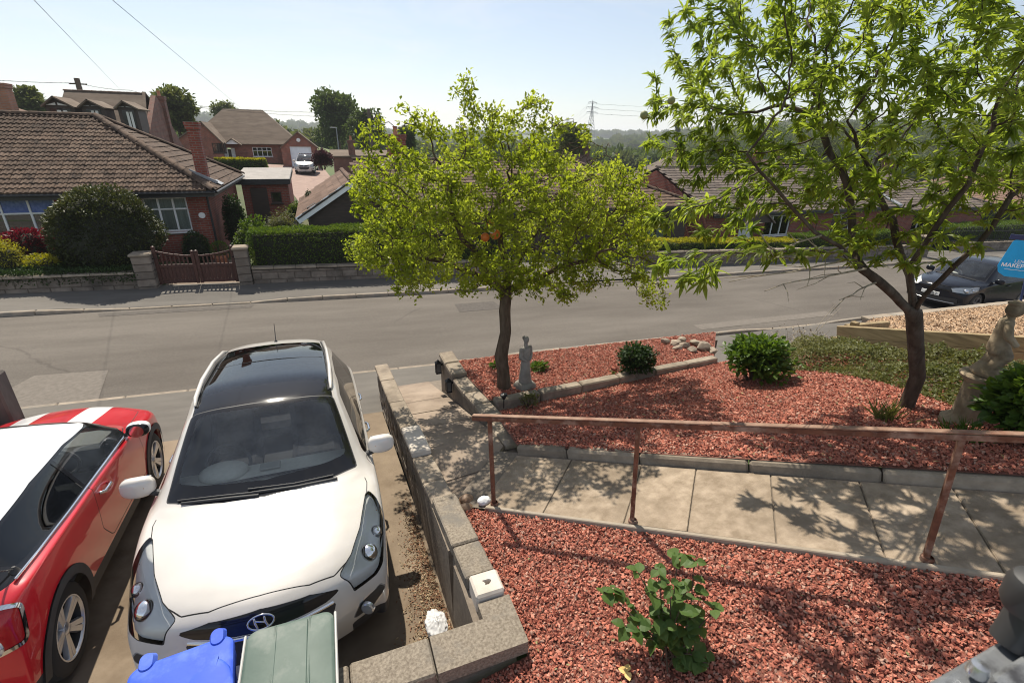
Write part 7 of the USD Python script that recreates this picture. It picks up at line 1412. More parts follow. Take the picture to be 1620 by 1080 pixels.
bush('round_bush', 'dark green rounded bush in the red bed near the rock pile', on_b1(1004, 590), (.36, .32, .50), 1700, .055, 'ovate', M['leaf_dark'], 31, 60)
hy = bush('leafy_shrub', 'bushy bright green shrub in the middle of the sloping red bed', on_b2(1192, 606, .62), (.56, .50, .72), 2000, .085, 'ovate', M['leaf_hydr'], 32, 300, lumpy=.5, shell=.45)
bush('low_plant', 'low bright green plant just right of the lady statue', on_b1(852, 586), (.16, .13, .13), 260, .05, 'ovate', M['leaf_hydr'], 33, 60, core=False, stems=5)
bush('low_plant', 'small green tuft just left of the gnarled tree trunk', on_b1(783, 582), (.09, .08, .10), 90, .045, 'ovate', M['leaf_hydr'], 34, 20, core=False, stems=4)
bush('dry_plant', 'thin dried plant with a few green leaves at the corner of the stone edging', (lambda p: [p[0], p[1], .36])(at_z(838, 640, .40)), (.17, .14, .24), 260, .035, 'tuft', M['leaf_cover'], 35, 0, core=False, stems=14, lumpy=.6)
bush('flowering_plant', 'tiny red flowering plant at the foot of the dark rounded bush', on_b1(975, 594), (.10, .07, .08), 120, .03, 'tuft', M['leaf_hydr'], 36, 0, core=False, stems=4, tops=.3, top_mt=M['leaf_red'])
bush('large_bush', 'large dark green leafy bush at the right edge beside the cherub column', (lambda x, y: [x, y, float(zb2(x, y)) - .03])(5.04, 1.60), (.34, .34, .74), 1700, .10, 'ovate', M['leaf_hydr'], 37, 300, lumpy=.4)
# the young shrub with big veined leaves close to the camera
rr = np.random.default_rng(55); vp_ = np.array(at_z(1062, 1042, .93)); vp_[2] = float(zb0(vp_[0], vp_[1])); vs = Thing('young_shrub', 'young shrub with big veined leaves growing from the near red chippings', 'shrub', vp_)
tips = [(1098, 885, .52), (1072, 882, .47), (1010, 905, .45), (1040, 900, .48), (1085, 925, .42), (1030, 935, .40), (1110, 940, .40), (1130, 965, .33), (1075, 965, .34), (1060, 930, .44), (955, 935, .26), (972, 930, .26), (990, 990, .18), (1060, 995, .22), (1105, 990, .22), (1040, 970, .3), (1120, 1048, .08), (1095, 1035, .10)]
sm, Q, D = [], [], []
for (u, v, h_) in tips:
    e = at_z(u, v, vp_[2] + h_); b = vp_ + rr.normal(size=3) * [.03, .03, 0]; m_ = (b + e) / 2 + [0, 0, .05]; s_ = np.linspace(0, 1, 7)[:, None]; pl = (1 - s_) ** 2 * b + 2 * s_ * (1 - s_) * m_ + s_ ** 2 * e; sm.append(tube(pl, np.linspace(.006, .0025, 7), 5, False))
    for k in range(13):
        i = min(6, 2 + k * 5 // 13 + (k > 8)); Q.append(pl[i] + rr.normal(size=3) * .010); a = rr.uniform(0, 6.28); D.append([math.cos(a), math.sin(a), rr.uniform(-.25, .35)])
vs.add('stems', J(sm), M['bark'], True); Q, D = np.array(Q), np.array(D)
put_leaves(vs, 'leaf', leaves(Q, D, rr.uniform(.040, .098, len(Q)), 'broad', rr, 1.1, .35), M['leaf_veined'], 300)
for u, v in ((985, 1052), (1003, 1050), (994, 1062)): pass
fc = at_z(993, 1055, .93); fc[2] = float(zb0(fc[0], fc[1])) + .025; fa = Thing('fallen_leaf', 'curled yellow fallen leaf on the near red chippings, left of the young shrub', 'leaf', fc)
for a in (2.4, .9, 4.4): fa.add('lobe', leafmesh(leaves(fc[None], np.array([[math.cos(a), math.sin(a), .2]]), .05, 'broad', rr)), mat('yellow_leaf_%d' % int(a), (0.50, 0.34, 0.10), (0.60, 0.42, 0.16), rough=.7))
# small bits of litter: leaves and straws
lit = scatter(Polygon([(.9, 3.1), (3.4, .6), (2.6, .4), (.9, 1.5)]), 130, rr); lp = np.column_stack([lit, zb0(lit[:, 0], lit[:, 1]) + .016])
single('fallen_leaves', leafmesh(leaves(lp, rr.normal(size=lp.shape) * [1, 1, .15], rr.uniform(.012, .03, len(lp)), 'tuft', rr, 1, .3)), mat('fallen_leaf_mix', (0.30, 0.30, 0.10), (0.48, 0.40, 0.20), rnd=.4, isl=True), 'small yellow-green fallen leaves scattered over the near red chippings', 'leaves', kind='stuff')
lit = np.vstack([scatter(bed1, 90, rr), scatter(bed2, 420, rr)]); lp = np.column_stack([lit, np.where(lit[:, 1] > 5.35 + .09 * (lit[:, 0] - 1.85), zb1(lit[:, 0], lit[:, 1]), zb2(lit[:, 0], lit[:, 1])) + .02])
single('fallen_leaves', leafmesh(leaves(lp, rr.normal(size=lp.shape) * [1, 1, .15], rr.uniform(.02, .05, len(lp)), 'tuft', rr, 1, .3)), mat('fallen_leaf_brown', (0.30, 0.20, 0.09), (0.45, 0.36, 0.16), rnd=.4, isl=True), 'brown and yellow fallen leaves scattered over the far red beds', 'leaves', kind='stuff')
# ground cover strip in front of the sleepers
gp = Polygon([(6.0, 5.25), (6.1, 4.55), (6.3, 3.9), (6.15, 3.2), (5.75, 2.45), (5.55, 2.15), (6.3, 1.7), (7.4, 2.4), (7.9, 3.3), (7.92, 4.9), (7.2, 5.5)]); rr = np.random.default_rng(66); gq = scatter(gp, 36000, rr)
hh = np.clip(shapely.distance(shapely.points(gq), gp.boundary) / .35, 0.12, 1) * (.05 + .62 * np.clip(meshkit.fbm(np.column_stack([gq * 2.0, gq[:, 0] * 0]), 4, 3) - .22, 0, 1) ** 1.1); gz_ = zb2(gq[:, 0], gq[:, 1]) + hh * rr.uniform(.35, 1.05, len(gq)) ** .6
single('ground_cover', leafmesh(leaves(np.column_stack([gq, gz_]), rr.normal(size=(len(gq), 3)) * [1, 1, .5] + [0, 0, .3], rr.uniform(.028, .055, len(gq)), 'tuft', rr, .9, .5)), M['leaf_cover'], 'low dense creeping plant filling the strip in front of the sleepers', 'ground cover', kind='stuff')
struct('ground_cover_base', sheet(gp.buffer(-.10), lambda x, y: zb2(x, y) + .004, .3), M['soil'], True)
# dried shrub by the end of the sleepers
rr = np.random.default_rng(77); dc = np.array([8.0, 5.75, .05]); dsb = Thing('dead_plant', 'tangle of dry straw coloured stalks at the end of the sleepers', 'plant', dc); sm = []
for k in range(70):
    a = rr.uniform(0, 6.28); L = rr.uniform(.25, .62); b = dc + np.array([rr.normal() * .28, rr.normal() * .22, 0]); e = b + np.array([math.cos(a) * .45, math.sin(a) * .3, rr.uniform(.35, .9)]) * L; sm.append(tube([b, (b + e) / 2 + rr.normal(size=3) * .05, e], [.005, .004, .002], 4, False))
for (u, v) in ((1322, 480), (1330, 487), (1262, 512)):
    e = at_y(u, v, 5.9); b = dc + [0.2, .1, .1]; sm.append(tube([b, (b + e) / 2 + [0, 0, .04], e], [.006, .005, .003], 5, False))
dsb.add('stalks', J(sm), M['dead'], kind='stuff'); dq = dc + rr.normal(size=(520, 3)) * [.34, .24, .13] + [0, 0, .26]; dsb.add('dry_leaves', leafmesh(leaves(dq, rr.normal(size=dq.shape), rr.uniform(.03, .06, len(dq)), 'tuft', rr)), M['dead'], kind='stuff')
def tuft(name, label, c, n, L, mt, seed, cat='grass'):
    rr = np.random.default_rng(seed); c = np.asarray(c, float); Q = c + rr.normal(size=(n, 3)) * [.05, .05, 0]; D = rr.normal(size=(n, 3)) * [.5, .5, .2] + [0, 0, 1]
    single(name, leafmesh(leaves(Q, D, rr.uniform(.6, 1.1, n) * L, 'blade', rr, .2, .9)), mt, label, cat, kind='stuff')
tuft('grass_tuft', 'thin tuft of grass in the red bed left of the peach tree trunk', on_b2(1398, 668, 1.2), 60, .26, M['leaf_cover'], 1); tuft('grass_tuft', 'tuft of strap leaves at the foot of the cherub column', on_b2(1520, 690, 1.45), 70, .22, M['leaf_hydr'], 2)

# --- hedges and shrubs beyond the road
def hedge(name, label, poly, z0, z1, n, size, mt, seed, top_mt=None, slope=None, bulge=.08, cat='hedge', lump=.10):
    """Clipped hedge: leaves over the faces of a block, dark twigs inside."""
    rr = np.random.default_rng(seed); p = Polygon(poly); t = Thing(name, label, cat, (*p.centroid.coords[0], z0)); zs = (lambda x: 0) if slope is None else slope
    top = scatter(p, n * .9, rr); Q = [np.column_stack([top, np.full(len(top), z1)])]; N = [np.tile([0, 0, 1.0], (len(top), 1))]
    per = p.exterior.length; s = rr.uniform(0, per, int(n)); e = np.array([p.exterior.interpolate(a).coords[0] for a in s]); e2 = np.array([p.exterior.interpolate((a + .01) % per).coords[0] for a in s]); tg = e2 - e; nn = np.column_stack([tg[:, 1], -tg[:, 0]]); nn /= np.maximum(np.linalg.norm(nn, axis=1, keepdims=True), 1e-9)
    nn *= 1 if shapely.is_ccw(p.exterior) else -1; Q.append(np.column_stack([e, rr.uniform(z0, z1, len(e))])); N.append(np.column_stack([nn, np.zeros(len(e))])); Q, N = np.vstack(Q), np.vstack(N)
    w = (meshkit.fbm(Q * 1.6 + seed, 4, seed) - .5) * 2 * lump + rr.uniform(-bulge, .03, len(Q)); rim = np.clip((Q[:, 2] - (z1 - .22)) / .22, 0, 1) * (np.abs(N[:, 2]) < .5); Q = Q + N * (w - .10 * rim ** 2)[:, None]; Q[:, 2] += np.vectorize(zs)(Q[:, 0])
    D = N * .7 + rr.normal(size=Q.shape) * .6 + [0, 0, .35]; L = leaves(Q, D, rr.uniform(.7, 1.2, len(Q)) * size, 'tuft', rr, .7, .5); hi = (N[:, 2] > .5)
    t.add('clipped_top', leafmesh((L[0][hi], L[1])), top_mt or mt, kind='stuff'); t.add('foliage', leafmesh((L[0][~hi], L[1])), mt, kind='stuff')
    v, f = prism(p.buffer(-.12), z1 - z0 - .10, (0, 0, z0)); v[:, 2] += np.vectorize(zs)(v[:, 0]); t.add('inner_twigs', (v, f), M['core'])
sx = lambda x: -.038 * x
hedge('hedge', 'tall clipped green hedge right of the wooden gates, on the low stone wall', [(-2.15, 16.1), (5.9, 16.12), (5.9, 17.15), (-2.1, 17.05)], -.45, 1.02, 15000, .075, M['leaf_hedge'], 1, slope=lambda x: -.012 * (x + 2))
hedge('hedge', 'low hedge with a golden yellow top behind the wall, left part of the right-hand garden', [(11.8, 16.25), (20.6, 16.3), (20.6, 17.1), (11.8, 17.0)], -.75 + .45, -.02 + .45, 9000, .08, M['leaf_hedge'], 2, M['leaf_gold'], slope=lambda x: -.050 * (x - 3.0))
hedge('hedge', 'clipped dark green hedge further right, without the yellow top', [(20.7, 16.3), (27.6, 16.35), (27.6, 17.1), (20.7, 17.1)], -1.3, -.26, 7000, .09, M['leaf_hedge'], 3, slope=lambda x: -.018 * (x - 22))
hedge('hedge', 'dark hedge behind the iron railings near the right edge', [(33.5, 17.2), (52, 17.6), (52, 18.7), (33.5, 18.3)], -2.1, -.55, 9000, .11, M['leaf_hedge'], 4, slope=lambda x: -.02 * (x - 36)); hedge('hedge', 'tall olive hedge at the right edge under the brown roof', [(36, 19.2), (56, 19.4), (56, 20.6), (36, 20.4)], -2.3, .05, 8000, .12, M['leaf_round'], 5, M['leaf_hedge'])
def gnd(x, y): return float(zfar(x, y)) + .02
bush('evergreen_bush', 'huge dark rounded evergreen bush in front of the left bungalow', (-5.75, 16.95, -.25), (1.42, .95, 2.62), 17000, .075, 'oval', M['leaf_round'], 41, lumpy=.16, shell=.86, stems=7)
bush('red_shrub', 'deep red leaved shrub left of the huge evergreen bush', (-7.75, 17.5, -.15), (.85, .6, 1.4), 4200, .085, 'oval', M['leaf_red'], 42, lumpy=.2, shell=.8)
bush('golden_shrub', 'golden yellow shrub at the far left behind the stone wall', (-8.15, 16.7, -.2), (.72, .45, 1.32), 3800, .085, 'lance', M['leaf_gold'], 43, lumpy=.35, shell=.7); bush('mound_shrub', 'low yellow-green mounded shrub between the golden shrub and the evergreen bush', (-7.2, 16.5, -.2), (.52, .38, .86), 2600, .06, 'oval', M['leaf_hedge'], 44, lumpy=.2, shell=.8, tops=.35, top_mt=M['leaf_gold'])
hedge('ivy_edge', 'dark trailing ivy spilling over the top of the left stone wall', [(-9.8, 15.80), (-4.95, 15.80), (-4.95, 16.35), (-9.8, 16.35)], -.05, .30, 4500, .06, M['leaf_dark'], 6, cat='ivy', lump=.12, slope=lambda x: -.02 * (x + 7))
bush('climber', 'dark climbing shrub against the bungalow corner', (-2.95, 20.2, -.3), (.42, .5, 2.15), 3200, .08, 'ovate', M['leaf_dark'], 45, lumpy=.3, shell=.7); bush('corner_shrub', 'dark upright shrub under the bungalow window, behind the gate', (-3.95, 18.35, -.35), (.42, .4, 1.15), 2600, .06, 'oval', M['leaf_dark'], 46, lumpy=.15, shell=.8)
pt = Thing('plant_pot', 'terracotta pot with a clipped ball plant behind the right gate', 'plant pot', (-3.25, 18.0, -.35)); pt.add('pot', lathe([(0, 0), (.15, 0), (.2, .3), (.235, .33), (.235, .42), (.2, .42), (.19, .34), (0, .34)], 20, (-3.25, 18.0, -.35)), M['terracotta'], 40); rr = np.random.default_rng(9)
q = rr.normal(size=(700, 3)); q /= np.linalg.norm(q, axis=1, keepdims=True); pt.add('ball_plant', leafmesh(leaves(np.array([-3.25, 18.0, .26]) + q * .24 * rr.uniform(.85, 1.03, (700, 1)), q + rr.normal(size=q.shape) * .5, .05, 'tuft', rr)), M['leaf_hedge'], kind='stuff')
bush('garden_shrub', 'light green bushy shrub above the left end of the tall hedge', (-2.15, 18.2, -.3), (.72, .6, 1.5), 3600, .085, 'ovate', M['leaf_hedge'], 47, lumpy=.45, shell=.65); bush('garden_shrub', 'loose pale green shrub with upright shoots beside the white barge board', (-1.35, 19.0, -.35), (.7, .55, 1.85), 3000, .09, 'lance', M['leaf_cover'], 48, lumpy=.6, shell=.55)
bush('conifer', 'slim dull green conifer in front of the far driveway', (-.42, 23.5, .0), (.22, .22, 1.55), 1500, .07, 'tuft', M['leaf_dark'], 49, lumpy=.15, shell=.7); bush('garden_shrub', 'mixed shrub beside the slim conifer, at the corner of the flat roofed outhouse', (-1.0, 24.6, .0), (.6, .5, 1.0), 1800, .09, 'ovate', M['leaf_hedge'], 50, lumpy=.5)
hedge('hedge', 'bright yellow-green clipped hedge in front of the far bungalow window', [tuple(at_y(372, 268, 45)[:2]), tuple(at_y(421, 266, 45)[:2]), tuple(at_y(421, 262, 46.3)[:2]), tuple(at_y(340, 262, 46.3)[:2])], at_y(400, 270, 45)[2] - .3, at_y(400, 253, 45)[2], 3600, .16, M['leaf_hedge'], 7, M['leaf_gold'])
bush('purple_shrub', 'dark purple shrub beside the far drive, right of the white car', (*at_y(512, 268, 40)[:2], at_y(512, 268, 40)[2]), (.85, .7, 1.45), 2200, .14, 'ovate', M['leaf_purple'], 51)
# ------------------------------------------------------------------ trees further off
def far_tree(name, label, foot, top, half, n, size, mt, seed, trunk_h=.25, squash=1.0, nl=16, cat='tree'):
    """Tapered trunk with limbs and a crown of leaf clumps spread through several lobes; foot, top: world points, half: crown half width."""
    rr = np.random.default_rng(seed); foot, top = np.asarray(foot, float), np.asarray(top, float); H = top[2] - foot[2]; t = Thing(name, label, cat, foot); c0 = foot + [0, 0, H * trunk_h]; ch_ = H * (1 - trunk_h); lobes = []
    for k in range(nl):
        a = rr.uniform(0, 6.28); z = rr.uniform(.12, .86); w = math.sqrt(max(1 - (2 * z - .9) ** 2 * .85, .05)); d = rr.uniform(.25, .72) * w; lobes.append((c0 + [math.cos(a) * half * d, math.sin(a) * half * d * squash, ch_ * z], rr.uniform(.24, .42) * half))
    lobes.append((c0 + [0, 0, ch_ * .80], half * .38)); lobes.append((c0 + [0, 0, ch_ * .5], half * .6)); w = np.array([r ** 2 for _, r in lobes]); idx = rr.choice(len(lobes), n, p=w / w.sum())
    v = rr.normal(size=(n, 3)); v /= np.linalg.norm(v, axis=1, keepdims=True); C_ = np.array([l[0] for l in lobes])[idx]; Rr = np.array([l[1] for l in lobes])[idx]; Q = C_ + v * (Rr * rr.uniform(.55, 1.06, n) * (1 + .5 * (meshkit.fbm(v * 3 + idx[:, None], 3, seed) - .5)))[:, None] * [1, squash, .85]
    t.add('crown', leafmesh(leaves(Q, v * .6 + rr.normal(size=(n, 3)) * .7 + [0, 0, .2], rr.uniform(.6, 1.2, n) * size, 'tuft', rr, .8, .6)), mt, kind='stuff')
    br = [tube([foot - [0, 0, .3], foot + [0, 0, H * .2], c0 + [0, 0, ch_ * .4]], [H * .035, H * .028, H * .015], 8, False)]
    for l, r in lobes[::2]: br.append(tube([foot + [0, 0, H * .22], (foot + [0, 0, H * .3] + l) / 2 + [0, 0, H * .03], l], [H * .016, H * .011, H * .005], 5, False))
    t.add('trunk', J(br), M['bark'], True); return t
def tree_px(name, label, u, vt, vb, wpx, y, n, size, mt, seed, **k):
    b = at_y(u, vb, y); tp = at_y(u, vt, y); k_ = ((b - CAM) @ CF) / FPX; return far_tree(name, label, [tp[0], y, b[2]], [tp[0], y, tp[2]], wpx * k_, n, size, mt, seed, **k)
tree_px('round_tree', 'big round dark tree on the skyline right of the far bungalow', 527, 145, 240, 46, 78, 6500, .52, M['leaf_far'], 1, trunk_h=.12)
tree_px('round_tree', 'leafy tree behind the chimney of the dormer house', 268, 138, 222, 42, 58, 5000, .42, M['leaf_far2'], 2, trunk_h=.1)
tree_px('round_tree', 'tree at the far left between the edge house and the dormer house', 38, 137, 200, 24, 66, 2600, .45, M['leaf_far2'], 3, trunk_h=.1)
tree_px('round_tree', 'pale distant tree peeping over the far bungalow ridge', 355, 163, 200, 24, 95, 1600, .5, M['leaf_far2'], 4, trunk_h=.1)
tree_px('dark_tree', 'dark cypress-like tree left of the banded chimney', 645, 200, 250, 17, 55, 1800, .34, M['leaf_far'], 5, trunk_h=.03); tree_px('dark_tree', 'broad dark tree to the right of the telegraph pole', 575, 175, 240, 34, 70, 2600, .46, M['leaf_far'], 6, trunk_h=.1)
tree_px('round_tree', 'bushy tree behind the right part of the gnarled crown', 905, 195, 262, 34, 44, 2600, .34, M['leaf_far2'], 7, trunk_h=.08); tree_px('round_tree', 'distant tree left of the far pylon, hidden below the skyline', 880, 212, 262, 26, 62, 1600, .4, M['leaf_far'], 8, trunk_h=.08)
tree_px('poplar', 'slim pointed poplar on the distant slope, seen through the peach leaves', 1075, 183, 232, 5, 160, 900, .55, M['leaf_far'], 9, trunk_h=.05); 
for i, (u, vt, w, y, lab) in enumerate([(1150, 205, 40, 75, 'tree behind the barge bungalow roof, left of the red bungalow chimney'), (1230, 198, 46, 82, 'wide tree behind the middle of the red bungalow roof'), (1320, 205, 40, 70, 'tree behind the right half of the red bungalow roof'), (1400, 196, 44, 90, 'tree on the rise behind the pale roof strip'), (1510, 190, 50, 80, 'tree on the rise behind the grey roofed bungalow'), (1600, 180, 46, 75, 'tree behind the brown roof at the right edge')]):
    tree_px('slope_tree', lab, u, vt, 262, w, y, 2200, .5, M['leaf_far' if i % 2 else 'leaf_far2'], 20 + i, trunk_h=.06)
# woods on the hills: many small trees, one stuff object per prototype group
protos = []
for k in range(3):
    rr = np.random.default_rng(300 + k); n = 420; v = rr.normal(size=(n, 3)); v /= np.linalg.norm(v, axis=1, keepdims=True); Q = v * rr.uniform(.6, 1.0, (n, 1)) * (1 + .6 * (meshkit.fbm(v * 2.5 + k * 5, 3, k)[:, None] - .5)) * [.62, .62, .52] + [0, 0, .48]
    protos.append((leafmesh(leaves(Q, v + rr.normal(size=v.shape) * .6, rr.uniform(.14, .26, n), 'tuft', rr)), M['leaf_far2' if k == 1 else 'leaf_far']))
rr = np.random.default_rng(7); az = np.radians(rr.uniform(-42, 72, 9000)); rad = 130 * (18 ** rr.uniform(0, 1, 9000)); X, Y = rad * np.sin(az), rad * np.cos(az)
nz = meshkit.fbm(np.column_stack([X / 170, Y / 170, 0 * X]), 3, 8); keep = (nz > .51) & ((rad > 190) | (rr.uniform(size=9000) < .5)); X, Y, rad = X[keep], Y[keep], rad[keep]; Z = zland(X, Y) - .5; n = len(X); s = rr.uniform(6, 12, n) * np.clip(rad / 700, .75, 1.5)
yaw = rr.uniform(0, 6.28, n); instancer('hill_woods', 'distant woods and hedgerow trees covering the far hills', 'woods', protos, np.column_stack([X, Y, Z]), np.column_stack([np.cos(yaw / 2), 0 * yaw, 0 * yaw, np.sin(yaw / 2)]), np.repeat(s[:, None], 3, 1), rr.integers(0, 3, n))
# ------------------------------------------------------------------ walls, gate and street furniture beyond the road
M['gatewood'] = mat('dark_red_gate_wood', (0.040, 0.011, 0.007), (0.065, 0.02, 0.012), scale=4, rough=0.5, stretch=(5, 5, .6), rnd=.08)
M['wallgrey'] = mat('old_wall_stone', (0.13, 0.103, 0.08), (0.205, 0.168, 0.135), scale=4, detail=8, rough=0.92, bump=.5, bscale=20, rnd=.2, col3=(0.08, 0.066, 0.052), rscale=1.5)
def block_wall(t, x0, x1, y, ztop, thick=.22, bl=.46, bh=.215, seed=0, cop=None, limit=300):
    """Wall of separate blocks in courses, following the fall of the road."""
    rr = np.random.default_rng(seed); out = []; zb = lambda x: float(zr(x)) + .02; r = 0
    t.add('wall_core', prism(Polygon([(x0, zb(x0) - .2), (x1, zb(x1) - .2), (x1, ztop(x1) - .012), (x0, ztop(x0) - .012)]), thick - .05, (0, y + .025, 0), XZ), M['mortar'])
    while True:
        x = x0 - (bl / 2 if r % 2 else 0); any_ = False
        while x < x1:
            a, b = max(x, x0) + .006, min(x + bl, x1) - .006; x += bl
            if b - a < .06: continue
            m = (a + b) / 2; lo, hi = zb(m) + r * bh, min(zb(m) + (r + 1) * bh - .012, ztop(m) - .01)
            if hi - lo > .04: any_ = True; out.append(box((m, y + thick / 2, (lo + hi) / 2), (b - a, thick + rr.uniform(-.012, .012), hi - lo), .012, ry(.038)))
        r += 1
        if not any_ or r > 12: break
    t.pieces('block', out, M['wallgrey'], limit, seed=seed)
    if cop:
        cs = []; x = x0
        while x < x1 - .05: b = min(x + .6, x1); cs.append(beam((x + .003, y + thick / 2, ztop(x) + .05), (b - .003, y + thick / 2, ztop(b) + .05), thick + .06, .07, .015)); x = b
        t.pieces('coping_stone', cs, M['stone_cop'], 80, seed=seed)
w = Thing('garden_wall', 'low stone garden wall left of the wooden gates, ivy over its top', 'wall', (-7, 15.9, -.3)); block_wall(w, -12, -5.0, 15.82, lambda x: .16 - .028 * (x + 8), seed=1, cop=True)
w = Thing('garden_wall', 'low stone wall under the tall clipped hedge right of the gates', 'wall', (2, 15.9, -.5)); block_wall(w, -2.15, 6.3, 15.85, lambda x: -.02 - .037 * (x + 2), seed=2, cop=True)
w = Thing('garden_wall', 'low dark wall under the yellow-topped hedge on the right', 'wall', (16, 15.95, -1)); block_wall(w, 11.55, 20.6, 15.95, lambda x: -.42 - .040 * (x - 11.5), seed=3, cop=True, limit=100)
w = Thing('garden_wall', 'low dark wall under the green hedge further right', 'wall', (24, 16, -1.2)); block_wall(w, 20.65, 29.0, 15.98, lambda x: -.80 - .038 * (x - 20.6), seed=4, cop=True, limit=60)
w = Thing('garden_wall', 'low wall below the iron railings near the right edge', 'wall', (37, 16.6, -1.7)); block_wall(w, 33.5, 50, 16.6, lambda x: -1.35 - .038 * (x - 33.5), seed=5, cop=True, limit=40)
def pillar(x0, x1, zt, lab, mt='wallgrey'):
    t = Thing('gate_pillar', lab, 'gate pillar', ((x0 + x1) / 2, 15.95, -.4)); n = 5; z0 = float(zr(x0)) - .05; hs = np.linspace(z0, zt - .09, n + 1)
    for a, b in zip(hs[:-1], hs[1:]): t.add('stone', box2((x0, 15.76, a + .004), (x1, 16.16, b - .004), .015), M[mt])
    t.add('cap', box2((x0 - .04, 15.72, zt - .088), (x1 + .04, 16.20, zt), .03), M['stone_cop'])
pillar(-5.0, -4.56, .66, 'left stone gate pillar, plain and weathered, beside the evergreen bush'); pillar(-2.52, -2.17, .70, 'right stone gate pillar with a pinkish cap, at the end of the tall hedge'); pillar(11.32, 11.56, -.10, 'narrow pale stone pillar at the end of the yellow-topped hedge'); pillar(29.1, 29.6, -.55, 'stone pillar at the right end of the green hedge')
def gate_leaf(lab, xa, xb, hinge_left):
    yg_ = 16.0; za, zb_ = float(zr(xa)) + .17, float(zr(xb)) + .17; t = Thing('wooden_gate', lab, 'gate', ((xa + xb) / 2, yg_, (za + zb_) / 2)); hi, lo = (xa, xb) if hinge_left else (xb, xa); z_ = lambda x: za + (zb_ - za) * (x - xa) / (xb - xa)
    for x, h_ in ((hi, 1.03), (lo, .90)):
        t.add('gate_post', box((x + (.04 if x == xa else -.04), yg_, z_(x) + h_ / 2), (.085, .085, h_), .012), M['gatewood']); t.add('post_cap', ball((x + (.04 if x == xa else -.04), yg_, z_(x) + h_ + .02), (.05, .05, .035), 2), M['gatewood'], True)
    s = np.linspace(0, 1, 9); top = [(hi + (lo - hi) * k, yg_, z_(hi + (lo - hi) * k) + .96 - .17 * math.sin(k * math.pi / 2) ** .8 - .0) for k in s]; out = [beam(p, q, .06, .055, .01) for p, q in zip(top[:-1], top[1:])]; t.add('curved_top_rail', J(out), M['gatewood'])
    for k in (.52, .06): t.add('rail', beam((xa + .08, yg_, z_(xa) + k), (xb - .08, yg_, z_(xb) + k), .05, .085, .008), M['gatewood'])
    n = 9; xs = np.linspace(xa + .085, xb - .085, n + 1)
    for a, b in zip(xs[:-1], xs[1:]): t.add('board', box(((a + b) / 2, yg_ + .012, z_((a + b) / 2) + .29), (b - a - .004, .022, .44), .004), M['gatewood'])
    for k in range(1, 8):
        x = xa + .085 + (xb - xa - .17) * k / 8; f_ = (x - hi) / (lo - hi); t.add('baluster', box((x, yg_, z_(x) + .71 - .05 * f_), (.042, .03, .34 - .14 * math.sin(f_ * math.pi / 2) ** .8), .006), M['gatewood'])
    t.add('hinge', box((hi, yg_ - .05, z_(hi) + .75), (.12, .012, .03)), M['black_metal'])
gate_leaf('left leaf of the dark red wooden double gate', -4.53, -3.55, True); gate_leaf('right leaf of the dark red wooden double gate', -3.53, -2.55, False)
struct('gate_threshold', box2((-4.55, 15.72, -.62), (-2.53, 16.15, -.40 + .0), .01), M['slab_pink']); struct('garden_path_beyond', sheet(Polygon([(-4.5, 16.15), (-2.55, 16.15), (-2.6, 19), (-4.3, 19)]), lambda x, y: zfar(x, y) + .03 * 0 + .05, .5), M['slab_pink'], True)
struct('side_drive', sheet(Polygon([(6.4, 15.9), (11.3, 15.95), (11.3, 18.6), (6.4, 18.6)]), lambda x, y: zfar(x, y) + .05, .8), M['footway'], True)
def iron(name, lab, x0, x1, y, z0, h_, gap, mt='black_metal', cat='railing', spike=True):
    t = Thing(name, lab, cat, ((x0 + x1) / 2, y, z0(x0)))
    for k in (.12, .85): t.add('rail', beam((x0, y, z0(x0) + h_ * k), (x1, y, z0(x1) + h_ * k), .03, .035, .004), M[mt])
    for x in np.arange(x0, x1 + .01, gap): t.add('bar', J([cyl((x, y, z0(x)), (x, y, z0(x) + h_), .009, n=6)] + ([lathe([(0, 0), (.022, .03), (0, .1)], 6, (x, y, z0(x) + h_ - .01))] if spike else [])), M[mt])
iron('iron_gate', 'dark iron gate across the side drive, behind the hanging tree branches', 8.9, 11.25, 16.1, lambda x: float(zr(x)) + .12, .85, .12, cat='gate', spike=False); iron('iron_railing', 'black iron railings with pointed tips near the right edge', 29.8, 40, 16.75, lambda x: -1.15 - .038 * (x - 30), .75, .22)
# ------------------------------------------------------------------ pole, sign, wires, pylons
pb = np.array([-3.80, 6.72, float(zd(-3.8, 6.72))]); M['post_conc'] = mat('weathered_grey_post', (0.05, 0.042, 0.036), (0.10, 0.086, 0.075), scale=5, detail=8, rough=.9, bump=.4, bscale=25, stretch=(1, 1, .3), col3=(0.035, 0.03, 0.027))
gp_ = Thing('gate_post', 'weathered grey timber gatepost at the left edge by the red car', 'post', pb); gp_.add('post', beam(pb - [0, 0, .3], pb + [0, 0, 1.45], .26, .24, .02, up=(0, 1, 0)), M['post_conc'])
gp_.add('foot_stone', coping(pb + [.13, -.12, .30], pb + [.13, .30, .27], .2, .16, .03, seed=5), M['stone_cop'], 25)
sc_ = at_y(1623, 412, 6.9); sg = Thing('agent_sign', 'bright blue rounded estate agent board with white lettering at the right edge', 'sign', (sc_[0], sc_[1], float(zchip(sc_[0], sc_[1]))))
M['sign_blue'] = plain('sign_blue', (0.0, 0.33, 0.66), .4); M['navy'] = plain('navy_board', (0.012, 0.02, 0.075), .4); M['white_print'] = plain('white_print', (0.85, 0.85, 0.85), .5)
n_ = CAM - sc_; n_[2] = 0; n_ /= np.linalg.norm(n_); n_ = np.array([n_[0] * math.cos(.25) - n_[1] * math.sin(.25), n_[0] * math.sin(.25) + n_[1] * math.cos(.25), 0]); ux = np.array([-n_[1], n_[0], 0]); AX = np.stack([ux, [0, 0, 1], n_], 1)
